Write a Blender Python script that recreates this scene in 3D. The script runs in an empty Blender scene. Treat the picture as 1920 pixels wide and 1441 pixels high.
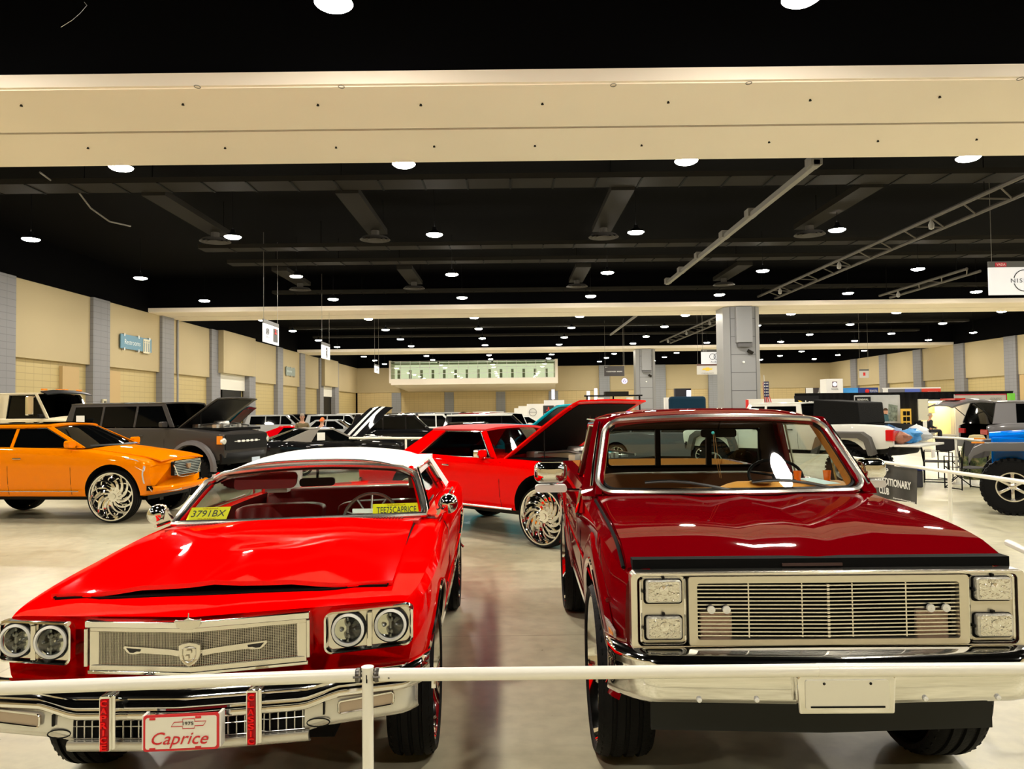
import bpy, bmesh, math, random
from mathutils import Vector, Matrix, Euler
random.seed(7)
C = bpy.context.scene.collection
SC = bpy.context.scene
PI = math.pi
rad = math.radians
# ------------------------------------------------------------------ camera
CAM_H = 1.95; FPX = 1420.0; VX, VY = 957.0, 767.0; ROLL = 0.012
_p = math.atan((VY-720.5)/FPX); _a = -math.atan((VX-960)/FPX)
_rz = Matrix.Rotation(-_a, 3, 'Z')
_f = _rz @ Vector((0, math.cos(_p), math.sin(_p)))
_u0 = _rz @ Vector((0, -math.sin(_p), math.cos(_p)))
_r0 = _rz @ Vector((1, 0, 0))
_r = _r0*math.cos(ROLL) - _u0*math.sin(ROLL)
_u = _r0*math.sin(ROLL) + _u0*math.cos(ROLL)
cam_d = bpy.data.cameras.new('camera'); cam = bpy.data.objects.new('camera', cam_d); C.objects.link(cam)
cam_d.sensor_width = 36; cam_d.lens = FPX/1920*36; cam_d.clip_end = 400; cam_d.clip_start = 0.05
M = Matrix.Identity(4)
for i in range(3):
    M[i][0] = _r[i]; M[i][1] = _u[i]; M[i][2] = -_f[i]
M[0][3], M[1][3], M[2][3] = 0, 0, CAM_H
cam.matrix_world = M
SC.camera = cam
def ray(px, py): return _f + _r*(px-960)/FPX - _u*(py-720.5)/FPX
def at(px, py, Y):                       # world point at distance Y seen at a spot of the photograph
    d = ray(px, py); t = Y/d.y; return Vector((d.x*t, Y, CAM_H+d.z*t))
def gp(px, py, z=0.0):                   # point on the floor
    d = ray(px, py); t = (z-CAM_H)/d.z; return Vector((d.x*t, d.y*t, z))
# ------------------------------------------------------------------ world, exposure
w = bpy.data.worlds.new('hall_world'); SC.world = w; w.use_nodes = True
w.node_tree.nodes['Background'].inputs[0].default_value = (0.9, 0.8, 0.62, 1)
w.node_tree.nodes['Background'].inputs[1].default_value = 0.0
SC.view_settings.view_transform = 'Standard'; SC.view_settings.look = 'None'
SC.view_settings.gamma = 1; SC.view_settings.use_curve_mapping = False
SC.view_settings.exposure = 0.0
LAMP_POWER = 388.0
SC.cycles.max_bounces = 10; SC.cycles.diffuse_bounces = 5; SC.cycles.glossy_bounces = 5
SC.cycles.transparent_max_bounces = 16; SC.cycles.transmission_bounces = 6
SC.cycles.sample_clamp_indirect = 6; SC.cycles.caustics_reflective = False; SC.cycles.caustics_refractive = False
SC.cycles.use_light_tree = True
# ------------------------------------------------------------------ materials
MT = {}
def mat(name, col, rough=0.5, metal=0.0, coat=0.0, spec=0.5, emit=None, es=0.0, bump=None, vary=None, sheen=0):
    if name in MT: return MT[name]
    m = bpy.data.materials.new(name); m.use_nodes = True; nt = m.node_tree; b = nt.nodes['Principled BSDF']
    b.inputs['Base Color'].default_value = (*col, 1); b.inputs['Roughness'].default_value = rough
    b.inputs['Metallic'].default_value = metal; b.inputs['Coat Weight'].default_value = coat
    b.inputs['Coat Roughness'].default_value = 0.03; b.inputs['Specular IOR Level'].default_value = spec
    if emit: b.inputs['Emission Color'].default_value = (*emit, 1); b.inputs['Emission Strength'].default_value = es
    tc = None
    if bump or vary:
        tc = nt.nodes.new('ShaderNodeTexCoord')
    if vary:                              # (scale, amount)
        n = nt.nodes.new('ShaderNodeTexNoise'); n.inputs['Scale'].default_value = vary[0]; n.inputs['Detail'].default_value = 6
        r = nt.nodes.new('ShaderNodeValToRGB'); k = vary[1]
        r.color_ramp.elements[0].position = 0.3; r.color_ramp.elements[1].position = 0.7
        r.color_ramp.elements[0].color = (*[max(0, c*(1-k)) for c in col], 1); r.color_ramp.elements[1].color = (*[min(1, c*(1+k)) for c in col], 1)
        nt.links.new(tc.outputs['Object'], n.inputs['Vector']); nt.links.new(n.outputs['Fac'], r.inputs['Fac']); nt.links.new(r.outputs['Color'], b.inputs['Base Color'])
    if bump:                              # (scale, strength)
        n = nt.nodes.new('ShaderNodeTexNoise'); n.inputs['Scale'].default_value = bump[0]; n.inputs['Detail'].default_value = 4
        bp = nt.nodes.new('ShaderNodeBump'); bp.inputs['Strength'].default_value = bump[1]; bp.inputs['Distance'].default_value = 0.01
        nt.links.new(tc.outputs['Object'], n.inputs['Vector']); nt.links.new(n.outputs['Fac'], bp.inputs['Height']); nt.links.new(bp.outputs['Normal'], b.inputs['Normal'])
    MT[name] = m; return m
def paint(name, col, metal=0.0, rough=0.35): return mat(name, col, rough, metal, coat=.5, spec=.0)
def glass(name, tint, gl=0.12, back=0.0):
    if name in MT: return MT[name]
    m = bpy.data.materials.new(name); m.use_nodes = True; nt = m.node_tree; nt.nodes.clear()
    o = nt.nodes.new('ShaderNodeOutputMaterial'); t = nt.nodes.new('ShaderNodeBsdfTransparent'); t.inputs[0].default_value = (*tint, 1)
    g = nt.nodes.new('ShaderNodeBsdfGlossy'); g.inputs['Roughness'].default_value = 0.015; g.inputs[0].default_value = (1, 1, 1, 1)
    f = nt.nodes.new('ShaderNodeLayerWeight'); f.inputs[0].default_value = 0.5; pw = nt.nodes.new('ShaderNodeMath'); pw.operation = 'POWER'; pw.inputs[1].default_value = 4.0
    ma = nt.nodes.new('ShaderNodeMath'); ma.operation = 'MULTIPLY_ADD'; ma.inputs[1].default_value = 0.9; ma.inputs[2].default_value = 0.035; ma.use_clamp = True
    mx = nt.nodes.new('ShaderNodeMixShader')
    nt.links.new(f.outputs['Facing'], pw.inputs[0]); nt.links.new(pw.outputs[0], ma.inputs[0]); nt.links.new(ma.outputs[0], mx.inputs[0])
    nt.links.new(t.outputs[0], mx.inputs[1]); nt.links.new(g.outputs[0], mx.inputs[2]); nt.links.new(mx.outputs[0], o.inputs[0])
    MT[name] = m; return m
CHROME = mat('chrome', (0.86, 0.85, 0.82), 0.06, 1.0)
BRUSH = mat('polished_steel', (0.82, 0.79, 0.72), 0.22, 1.0)
SATIN = mat('satin_aluminium', (0.62, 0.61, 0.58), 0.35, 0.9)
BLACK = mat('black_plastic', (0.004, 0.004, 0.0045), 0.4, spec=.14)
DARKM = mat('unlit_black', (0.004, 0.004, 0.004), 0.8, spec=0.1)
TIRE = mat('tire_rubber', (0.005, 0.005, 0.0055), 0.6, spec=.12, bump=(60, 0.3))
WELL = mat('wheel_well', (0.006, 0.006, 0.006), 0.9, spec=0.1)
GDARK = mat('tinted_glass', (0.0015, 0.0018, 0.002), 0.03, spec=0.18)
GCLEAR = glass('clear_glass', (0.90, 0.93, 0.90))
GGREEN = glass('greenish_glass', (0.55, 0.68, 0.62))
GSMOKE = glass('smoked_glass', (0.22, 0.24, 0.24))
REDP = mat('bright_red_paint', (0.88, 0.0, 0.0), .5, 0, coat=.42, spec=0)
MAROON = mat('candy_dark_red_paint', (0.145, 0.0, 0.002), 0.45, 0.0, coat=.65, spec=0)
WHITE = mat('white_plastic', (0.8, 0.79, 0.75), 0.4)
PWHITE = mat('white_paper', (0.85, 0.85, 0.82), 0.7)
LENSR = mat('red_lens', (0.55, 0.01, 0.01), 0.15, coat=0.6)
LENSA = mat('amber_lens', (0.9, 0.28, 0.02), 0.2, coat=0.6)
LENSC = mat('clear_lamp_lens', (0.75, 0.74, 0.7), 0.08, 0.6, bump=(90, 0.6))
RAILW = mat('white_pipe', (0.84, 0.82, 0.74), 0.28, coat=0.5)
# ------------------------------------------------------------------ mesh builder
class MB:
    def __init__(s, warp=None): s.v = []; s.f = []; s.mi = []; s.m = 0; s.warp = warp
    def add(s, vs, fs):
        k = len(s.v); s.v += [tuple(p) for p in vs]
        for f in fs: s.f.append([i+k for i in f]); s.mi.append(s.m)
        return s
    def box(s, x0, x1, y0, y1, z0, z1, rot=None, c=None):
        vs = [(x, y, z) for x in (x0, x1) for y in (y0, y1) for z in (z0, z1)]
        if rot is not None:
            c = Vector(c if c else ((x0+x1)/2, (y0+y1)/2, (z0+z1)/2)); R = Euler(rot).to_matrix()
            vs = [R @ (Vector(p)-c)+c for p in vs]
        return s.add(vs, [(0, 1, 3, 2), (4, 6, 7, 5), (0, 4, 5, 1), (2, 3, 7, 6), (0, 2, 6, 4), (1, 5, 7, 3)])
    def tube(s, pts, r, n=10, closed=False, caps=True, flat=None):
        pts = [Vector(p) for p in pts]; N = len(pts); rs = r if isinstance(r, (list, tuple)) else [r]*N
        vs = []; up = None
        for i, p in enumerate(pts):
            if closed: t = pts[(i+1) % N]-pts[i-1]
            else: t = pts[min(i+1, N-1)]-pts[max(i-1, 0)]
            t.normalize()
            if up is None:
                up = Vector((0, 0, 1)) if abs(t.z) < 0.9 else Vector((1, 0, 0))
            a = t.cross(up)
            if a.length < 1e-4: a = t.cross(Vector((0, 1, 0)))
            a.normalize(); b = a.cross(t).normalized(); up = b
            k = flat if flat else 1
            for j in range(n):
                q = 2*PI*j/n; vs.append(p+a*math.cos(q)*rs[i]+b*math.sin(q)*rs[i]*k)
        fs = []
        for i in range(N if closed else N-1):
            for j in range(n):
                a0 = i*n+j; a1 = i*n+(j+1) % n; i2 = (i+1) % N
                fs.append((a0, a1, i2*n+(j+1) % n, i2*n+j))
        if caps and not closed: fs += [tuple(range(n))[::-1], tuple((N-1)*n+j for j in range(n))]
        return s.add(vs, fs)
    def lathe(s, prof, c=(0, 0, 0), axis='Z', n=32, cap=False, a0=0, a1=2*PI):
        vs = []; full = abs(a1-a0-2*PI) < 1e-6; m = n if full else n+1; c = Vector(c)
        for r, h in prof:
            for j in range(m):
                q = a0+(a1-a0)*j/n; x, y = r*math.cos(q), r*math.sin(q)
                vs.append(c+Vector({'Z': (x, y, h), 'X': (h, x, y), 'Y': (x, h, y)}[axis]))
        fs = []
        for i in range(len(prof)-1):
            for j in range(n):
                j2 = (j+1) % m if full else j+1
                fs.append((i*m+j, i*m+j2, (i+1)*m+j2, (i+1)*m+j))
        if cap: fs += [tuple(range(m))[::-1], tuple((len(prof)-1)*m+j for j in range(m))]
        return s.add(vs, fs)
    def prism(s, pts, fn, h0, h1):
        # pts 2D outline, fn(u,v,h)->3D
        n = len(pts); vs = [fn(u, v, h0) for u, v in pts]+[fn(u, v, h1) for u, v in pts]
        fs = [tuple(range(n))[::-1], tuple(range(n, 2*n))]+[(i, (i+1) % n, n+(i+1) % n, n+i) for i in range(n)]
        return s.add(vs, fs)
    def grid(s, G, closed_u=False):
        a, b = len(G), len(G[0]); vs = [p for row in G for p in row]; fs = []
        for i in range(a if closed_u else a-1):
            for j in range(b-1):
                i2 = (i+1) % a; fs.append((i*b+j, i*b+j+1, i2*b+j+1, i2*b+j))
        return s.add(vs, fs)
    def slab(s, G, d):
        # thick grid: offset by vector d (or function of point)
        a, b = len(G), len(G[0]); g = [[Vector(p) for p in r] for r in G]
        off = (lambda p: Vector(d)) if not callable(d) else (lambda p: Vector(d(p)))
        g2 = [[p+off(p) for p in r] for r in g]
        s.grid(g); s.grid([r[::-1] for r in g2])
        per = [(0, j) for j in range(b)]+[(i, b-1) for i in range(1, a)]+[(a-1, j) for j in range(b-2, -1, -1)]+[(i, 0) for i in range(a-2, 0, -1)]
        n = len(per); vs = [g[i][j] for i, j in per]+[g2[i][j] for i, j in per]
        return s.add(vs, [(i, n+i, n+(i+1) % n, (i+1) % n) for i in range(n)])
    def build(s, name, mats, parent=None, smooth=35, bev=0, loc=None, rot=None, sub=0, nrm=True):
        me = bpy.data.meshes.new(name); vs = s.v
        if s.warp: vs = [tuple(s.warp(Vector(p))) for p in vs]
        me.from_pydata([tuple(p) for p in vs], [], s.f)
        if not isinstance(mats, (list, tuple)): mats = [mats]
        for m in mats: me.materials.append(m)
        if len(mats) > 1: me.polygons.foreach_set('material_index', s.mi)
        if nrm:
            bm = bmesh.new(); bm.from_mesh(me); bmesh.ops.remove_doubles(bm, verts=bm.verts, dist=1e-5)
            bmesh.ops.recalc_face_normals(bm, faces=bm.faces); bm.to_mesh(me); bm.free()
        if smooth:
            me.shade_smooth(); me.set_sharp_from_angle(angle=rad(smooth))
        o = bpy.data.objects.new(name, me); C.objects.link(o)
        if parent: o.parent = parent
        if loc: o.location = loc
        if rot: o.rotation_euler = rot
        if bev:
            b = o.modifiers.new('bevel', 'BEVEL'); b.width = bev; b.segments = 2; b.limit_method = 'ANGLE'; b.harden_normals = False
        if sub:
            b = o.modifiers.new('sub', 'SUBSURF'); b.levels = b.render_levels = sub
        return o
def thing(name, label, cat, loc=(0, 0, 0), rotz=0, group=None):
    o = bpy.data.objects.new(name, None); C.objects.link(o); o.location = loc; o.rotation_euler = (0, 0, rotz)
    o['label'] = label; o['category'] = cat
    if group: o['group'] = group
    o.empty_display_size = 0.2
    return o
def tag(o, label, cat, group=None):
    o['label'] = label; o['category'] = cat
    if group: o['group'] = group
    return o
def struct(o, label=None):
    o['kind'] = 'structure'
    if label: o['label'] = label
    return o
KIDS = {}
def kids(o): return [c for c in C.objects if c.parent == o]
def dup(o, parent=None, loc=None, rotz=None, label=None, group=None):
    c = o.copy(); C.objects.link(c); c.parent = parent
    if loc is not None: c.location = loc
    if rotz is not None: c.rotation_euler = (0, 0, rotz)
    if label: c['label'] = label
    if group: c['group'] = group
    for k in kids(o): dup(k, c)
    return c
def text(s, size, m, parent, loc, rot=(PI/2, 0, 0), ext=0.002, fit=None, name='lettering', shear=0, space=1, bold=0):
    cu = bpy.data.curves.new(name, 'FONT'); cu.body = s; cu.size = size; cu.extrude = ext; cu.align_x = 'CENTER'; cu.align_y = 'CENTER'
    cu.shear = shear; cu.space_character = space; cu.resolution_u = 3; cu.offset = bold
    t = bpy.data.objects.new(name, cu); C.objects.link(t)
    bpy.context.view_layer.update(); dg = bpy.context.evaluated_depsgraph_get()
    me = bpy.data.meshes.new_from_object(t.evaluated_get(dg)); bpy.data.objects.remove(t); bpy.data.curves.remove(cu)
    if fit and len(me.vertices):
        xs = [v.co.x for v in me.vertices]; ys = [v.co.y for v in me.vertices]
        kx = fit[0]/max(1e-6, max(xs)-min(xs)); ky = (fit[1]/max(1e-6, max(ys)-min(ys))) if fit[1] else kx
        cx, cy = (max(xs)+min(xs))/2, (max(ys)+min(ys))/2
        for v in me.vertices: v.co.x = (v.co.x-cx)*kx; v.co.y = (v.co.y-cy)*ky
    me.materials.clear(); me.materials.append(m)
    o = bpy.data.objects.new(name, me); C.objects.link(o); o.parent = parent; o.location = loc; o.rotation_euler = rot
    return o
def boolean(o, cutters):
    for c in cutters:
        md = o.modifiers.new('cut', 'BOOLEAN'); md.operation = 'DIFFERENCE'; md.object = c; md.solver = 'EXACT'
        try: md.material_mode = 'TRANSFER'
        except Exception: pass
    bpy.context.view_layer.update(); dg = bpy.context.evaluated_depsgraph_get()
    me = bpy.data.meshes.new_from_object(o.evaluated_get(dg)); old = o.data; o.modifiers.clear(); o.data = me
    for c in cutters: bpy.data.objects.remove(c)
    me.shade_smooth(); me.set_sharp_from_angle(angle=rad(30))
def rrect(cx, cz, w, h, r, n=5):
    out = []
    for sx, sz, a in ((1, 1, 0), (-1, 1, 90), (-1, -1, 180), (1, -1, 270)):
        for k in range(n+1):
            q = rad(a+90*k/n); out.append((cx+sx*(w/2-r)+r*math.cos(q), cz+sz*(h/2-r)+r*math.sin(q)))
    return out
def lerp(a, b, t): return a+(b-a)*t
def pchip(keys, y):
    # keys: list of tuples (y, v1, v2...) ; monotone cubic
    n = len(keys)
    if y <= keys[0][0]: return keys[0][1:]
    if y >= keys[-1][0]: return keys[-1][1:]
    i = max(k for k in range(n-1) if keys[k][0] <= y); h = keys[i+1][0]-keys[i][0]; t = (y-keys[i][0])/h; out = []
    for c in range(1, len(keys[0])):
        d = lambda k: (keys[k+1][c]-keys[k][c])/(keys[k+1][0]-keys[k][0])
        def sl(k):
            if k == 0 or k == n-1: return d(0) if k == 0 else d(n-2)
            a, b = d(k-1), d(k)
            return 0 if a*b <= 0 else 2*a*b/(a+b)
        m0, m1 = sl(i), sl(i+1); a, b = keys[i][c], keys[i+1][c]
        out.append((2*t**3-3*t*t+1)*a+(t**3-2*t*t+t)*h*m0+(-2*t**3+3*t*t)*b+(t**3-t*t)*h*m1)
    return tuple(out)
# ------------------------------------------------------------------ vehicle library (local frame: nose at y=0, +y towards the tail)
RING_OLD = [(0, 0, 'b'), (.80, 0, 'b'), (.93, .03, 'b'), (.975, .25, 'b'), (.995, .50, 'b'), (1, .72, 'b'), (.99, .90, 'b'), (.955, .985, 'b'), (.90, 0.02, 't'), (.70, .35, 't'), (.45, .72, 't'), (.22, .93, 't'), (0, 1, 't')]
RING_BOX = [(0, 0, 'b'), (.86, 0, 'b'), (.95, .02, 'b'), (.985, .25, 'b'), (1, .50, 'b'), (1, .60, 'b'), (.995, .85, 'b'), (.98, .955, 'b'), (.94, .995, 'b'), (.75, .45, 't'), (.45, .8, 't'), (.2, .96, 't'), (0, 1, 't')]
def ring_pts(R, hw, zb, zs, zc):
    o = []
    for fx, k, t in R:
        o.append((hw*fx, zb+(zs-zb)*k if t == 'b' else zs+(zc-zs)*k))
    return o
def side_x(R, st, y, z):
    hw, zb, zs, zc = pchip(st, y); P = ring_pts(R, hw, zb, zs, zc)
    for (x0, z0), (x1, z1) in zip(P, P[1:]):
        if x0 > hw*.8 and z0 <= z <= z1: return lerp(x0, x1, (z-z0)/max(1e-6, z1-z0))
    return hw
def body_shell(name, st, R, m, parent, arches=(), Ra=.45, cav=(), n=44, warp=None, inner=None, depth=.62, nose=None, bayf=None):
    b = MB(warp); y0, y1 = st[0][0], st[-1][0]; ys = [y0+(y1-y0)*(0.5-0.5*math.cos(PI*i/n))*0.35+(y1-y0)*i/n*0.65 for i in range(n+1)]
    G = []
    for y in ys:
        hw, zb, zs, zc = pchip(st, y); P = ring_pts(R, hw, zb, zs, zc)
        rr = [(x, z) for x, z in P]+[(-x, z) for x, z in P[-2:0:-1]]
        row = []
        for x, z in rr:
            p = Vector((x, y, z))
            if nose: p = nose(p)
            row.append(p)
        G.append(row)
    k = len(G[0]); vs = [p for r in G for p in r]; fs = []
    for i in range(len(G)-1):
        for j in range(k): fs.append((i*k+j, i*k+(j+1) % k, (i+1)*k+(j+1) % k, (i+1)*k+j))
    fs.append(tuple(range(k))[::-1]); fs.append(tuple((len(G)-1)*k+j for j in range(k)))
    b.add(vs, fs); o = b.build(name, [m, WELL, inner or WELL], parent, smooth=30)
    cut = []
    for (yw, zw) in arches:
        for s in (-1, 1):
            c = MB(warp); xs = sorted((s*depth, s*1.4))
            c.lathe([(Ra, xs[0]), (Ra, xs[1])], (0, yw, zw), 'X', 36, cap=True)
            cut.append(c.build('cutter', WELL, parent, smooth=0))
    for (x0, x1, ya, yb, za, zb_) in cav:
        c = MB(warp); c.box(x0, x1, ya, yb, za, zb_); cut.append(c.build('cutter', inner or WELL, parent, smooth=0))
    if cut: boolean(o, cut)
    return o
TIRES = {}
def wheel_mesh(R, rr, W, style):
    """tyre + rim meshes, axis X, outer face towards +x"""
    key = (R, rr, W, style)
    if key in TIRES: return TIRES[key]
    t = MB(); w2 = W/2; q = min(.35*(R-rr), .03)
    prof = [(rr, -w2*.8), (rr+.01, -w2*.95), ((R+rr)/2, -w2), (R-q, -w2*.93), (R-.005, -w2*.72)]
    if style != 'mud':
        for g in (-.45, 0, .45):
            prof += [(R, w2*(g-.09)*1.0), (R-.012, w2*(g-.05)), (R-.012, w2*(g+.05)), (R, w2*(g+.09))]
    else: prof += [(R-.02, -w2*.6), (R-.02, w2*.6)]
    prof += [(R-.005, w2*.72), (R-q, w2*.93), ((R+rr)/2, w2), (rr+.01, w2*.95), (rr, w2*.8)]
    t.lathe(prof, axis='X', n=56)
    if style == 'mud':
        for k in range(30):
            a = 2*PI*k/30
            for s, off in ((-1, 0), (1, .5)):
                a2 = a+off*2*PI/30; Rm = Matrix.Rotation(a2, 3, 'X')
                vs = [Rm @ Vector((x, y, z)) for x in sorted((s*w2*.12, s*w2*1.02)) for y in (-.03, .03) for z in (R-.05, R+.005)]
                t.add(vs, [(0, 1, 3, 2), (4, 6, 7, 5), (0, 4, 5, 1), (2, 3, 7, 6), (0, 2, 6, 4), (1, 5, 7, 3)])
    elif R > .3:
        for k in range(44):
            for s in (-1, 1):
                Rm = Matrix.Rotation(2*PI*k/44, 3, 'X'); sk = .03*1
                vs = [Rm @ Vector((x, y, z)) for x, dy in ((s*w2*.50, -sk), (s*w2*.86, sk)) for y in (dy-.012, dy+.012) for z in (R-.05, R-.012)]
                t.add(vs, [(0, 1, 3, 2), (4, 6, 7, 5), (0, 4, 5, 1), (2, 3, 7, 6), (0, 2, 6, 4), (1, 5, 7, 3)])
    to = t.build('tire', TIRE, None, smooth=40); r = MB(); r.m = 0
    lip = w2*.9
    r.lathe([(rr+.012, lip*.9), (rr+.012, lip), (rr-.012, lip), (rr-.03, lip*.72), (rr-.045, lip*.35)], axis='X', n=56)
    r.m = 1; r.lathe([(rr-.02, -lip), (rr-.045, lip*.3), (0.001, -lip*.2)], axis='X', n=40); r.m = 0
    hub = .2*rr
    if style in ('swirl', 'swirl2'):
        nb = 12 if style == 'swirl' else 14; sw = 1.0
        r.lathe([(0.001, lip*.5), (hub*.55, lip*.5), (hub*.6, lip*.42), (hub*2.0, lip*.42), (hub*2.15, lip*.2)], axis='X', n=32)
        for k in range(nb):
            G = []
            for i in range(9):
                u = i/8; rad_ = lerp(hub*1.2, rr-.02, u); a = 2*PI*k/nb+sw*(u**1.3)*.95
                wd = lerp(.045, .074, math.sin(u*PI*.8))*(rr/.38); xh = lerp(lip*.42, lip*.62, u)
                row = []
                for e, dx in ((-1, -.02), (-.75, 0), (.2, .012), (1, -.02)):
                    aa = a+e*wd/max(rad_, .06)/1.6; row.append((xh+dx, rad_*math.cos(aa), rad_*math.sin(aa)))
                G.append(row)
            r.slab(G, (-.015, 0, 0))
        if style == 'swirl':
            for k in range(nb):
                a = 2*PI*(k+.35)/nb; G = []
                for i in range(5):
                    u = i/4; rad_ = lerp(rr*.62, rr-.02, u); aa = a+.95-(u)*.55
                    G.append([(lip*.42+dx, rad_*math.cos(aa+e), rad_*math.sin(aa+e)) for e, dx in ((-.05, 0), (.05, 0))])
                r.slab(G, (-.012, 0, 0))
    elif style == 'wire':
        r.lathe([(0.001, lip*.95), (hub*.5, lip*.95), (hub*.7, lip*.6), (hub, lip*.5)], axis='X', n=24)
        for k in range(30):
            a = 2*PI*k/30; b2 = a+(.25 if k % 2 else -.25)
            r.tube([(lip*.55, hub*.8*math.cos(a), hub*.8*math.sin(a)), (lip*.3, (rr-.02)*math.cos(b2), (rr-.02)*math.sin(b2))], .0055, 6)
    else:
        ns = {'five': 5, 'ten': 10, 'mud': 6, 'mesh': 7}.get(style, 6)
        r.lathe([(0.001, lip*.5), (hub*.8, lip*.48), (hub*1.3, lip*.35)], axis='X', n=24)
        for k in range(ns):
            a = 2*PI*k/ns; G = []
            for i in range(5):
                u = i/4; rd = lerp(hub, rr-.02, u); wd = lerp(.045, .05 if ns < 8 else .02, u)*rr/.3
                G.append([(lip*.45+.01*math.sin(u*PI)-abs(e)*.012, rd*math.cos(a)-e*wd*math.sin(a), rd*math.sin(a)+e*wd*math.cos(a)) for e in (-.6, -.2, .2, .6)])
            r.slab(G, (-.03, 0, 0))
    for k in range(6):
        a = 2*PI*k/6; r.lathe([(.001, lip*.58), (.010, lip*.56), (.010, lip*.3)], (0, hub*1.25*math.cos(a), hub*1.25*math.sin(a)), 'X', 8)
    ro = r.build('rim', [CHROME if style not in ('mud', 'mesh') else SATIN, DARKM], None, smooth=40)
    C.objects.unlink(to); C.objects.unlink(ro)
    TIRES[key] = (to, ro); return TIRES[key]
def add_wheel(car, x, y, z, R, rr, W, style, cam_=0, rimmat=None, steer=0):
    to, ro = wheel_mesh(R, rr, W, style)
    t = bpy.data.objects.new('tire', to.data); C.objects.link(t); t.parent = car
    t.location = (x, y, z); s = 1 if x > 0 else -1
    t.rotation_euler = (random.random()*1.0, 0, (0 if s > 0 else PI)+steer)
    r = bpy.data.objects.new('rim', ro.data); C.objects.link(r); r.parent = t
    if rimmat: r.material_slots[0].link = 'OBJECT'; r.material_slots[0].material = rimmat
    return t
class Cab:
    def __init__(s, y0, y1, y2, y3, zb, zr, wb, wt, yk, ykt, pil=(), crown=.04, bow=.09, rbow=.05, zb2=None, tg=.95):
        s.__dict__.update(locals()); s.zb2 = zb2 if zb2 is not None else zb
    def S(s, sd, y, t, dx=0):
        zb = lerp(s.zb, s.zb2, min(1, max(0, (y-s.y0)/(s.y3-s.y0))))
        return Vector((sd*(lerp(s.wb, s.wt, t**1.25)+dx), y, lerp(zb, s.zr, t)))
    def poly(s, b, sd, pts, dx=0, th=.03):
        # subdivide edges so the panel follows the slanted side
        P = [s.S(sd, y, t, dx) for y, t in pts]; Q = [p-Vector((sd*th, 0, 0)) for p in P]; n = len(P)
        b.add(P+Q, [tuple(range(n)), tuple(range(n, 2*n))[::-1]]+[(i, n+i, n+(i+1) % n, (i+1) % n) for i in range(n)])
def build_cab(car, cb, body_m, roof_m=None, gl=GDARK, gl_ws=None, trim=None, warp=None, roofname='roof', frame_m=None, nopanel=False, glass_rear=True, ndx=11):
    y0, y1, y2, y3, yk, ykt = cb.y0, cb.y1, cb.y2, cb.y3, cb.yk, cb.ykt
    for sd in (-1, 1):
        b = MB(warp); cb.poly(b, sd, [(y0-.02, 0), (y1-.01, 1), (y1+.09, .96), (y0+.11, 0)])
        cb.poly(b, sd, [(y1-.01, 1), (y2, 1), (ykt, cb.tg-.02), (y1+.06, cb.tg-.02)])
        cb.poly(b, sd, [(yk-.0, 0), (ykt, cb.tg), (y2-.02, 1.0), (y2+.0, 1.0), (y3, 0)])
        for p in cb.pil: cb.poly(b, sd, [(p-.03, 0), (p-.03, 1), (p+.03, 1), (p+.03, 0)], dx=.002)
        b.build('cabin_frame', frame_m or body_m, car, smooth=30, bev=.006)
    for sd in (-1, 1):
        g = MB(warp); cb.poly(g, sd, [(y0+.09, .02), (y1+.06, cb.tg), (ykt+.01, cb.tg), (yk+.01, .02)], dx=-.012, th=.004); g.build('side_window', gl, car, smooth=0)
        if trim:
            t = MB(warp); t.tube([cb.S(sd, y, tt, .004) for y, tt in [(y0+.09, .0), (y1+.07, cb.tg), ((y1+ykt)/2, cb.tg), (ykt, cb.tg), (yk, .0)]], .009, 6); t.tube([cb.S(sd, y0, 0, .006), cb.S(sd, yk, 0, .006)], .01, 6); t.build('window_trim', trim, car)
    # windshield and rear glass
    def pane(ya, yb, za, bow):
        G = []
        for i in range(7):
            t = i/6; row = []
            for j in range(ndx):
                u = -1+2*j/(ndx-1); wd = lerp(cb.wb-.05, cb.wt-.03, t); k = lerp(1, .7, t)
                row.append((u*wd, lerp(ya, yb, t)-bow*k*(1-u*u), lerp(za, cb.zr+.0, t)+cb.crown*t*(1-u*u)*.8))
            G.append(row)
        return G
    g = MB(warp); g.slab(pane(y0, y1, cb.zb-.01, cb.bow), (0, .005, 0)); ws = g.build('windshield', gl_ws or gl, car)
    if glass_rear:
        g = MB(warp); g.slab(pane(y3, y2, cb.zb2-.01, -cb.rbow), (0, -.005, 0)); g.build('rear_window', gl, car)
    r = MB(warp); G = []
    for i in range(11):
        v = i/10; row = []
        for j in range(ndx+2):
            u = -1+2*j/(ndx+1); k = lerp(.7, .0, v)*cb.bow if v < .5 else 0
            yy = lerp(y1-.015-.7*cb.bow*(1-u*u), y2+.01+.7*cb.rbow*(1-u*u), v)
            row.append((u*(cb.wt+.008), yy, cb.zr+cb.crown*(1-abs(u)**2.6)*(.8+.9*math.sin(PI*v)*.35)+.012))
        G.append(row)
    r.slab(G, (0, 0, -.035)); r.build(roofname, roof_m or body_m, car, smooth=50)
    return ws
def seam(car, R, st, pts, r=.005, m=None, name='panel_gap', warp=None, off=.0, sides=(-1, 1), nose=None):
    for sd in sides:
        b = MB(warp); P = [Vector((sd*(side_x(R, st, y, z)+off), y, z)) for y, z in pts]
        if nose: P = [nose(p) for p in P]
        b.tube(P, r, 6); o = b.build(name, m or DARKM, car, smooth=40)
    return o
def top_z(R, st, x, y):
    hw, zb, zs, zc = pchip(st, y); P = ring_pts(R, hw, zb, zs, zc)
    for (x0, z0), (x1, z1) in zip(P[7:], P[8:]):
        if x1 <= abs(x) <= x0: return lerp(z0, z1, (x0-abs(x))/max(1e-6, x0-x1))
    return zc
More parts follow.
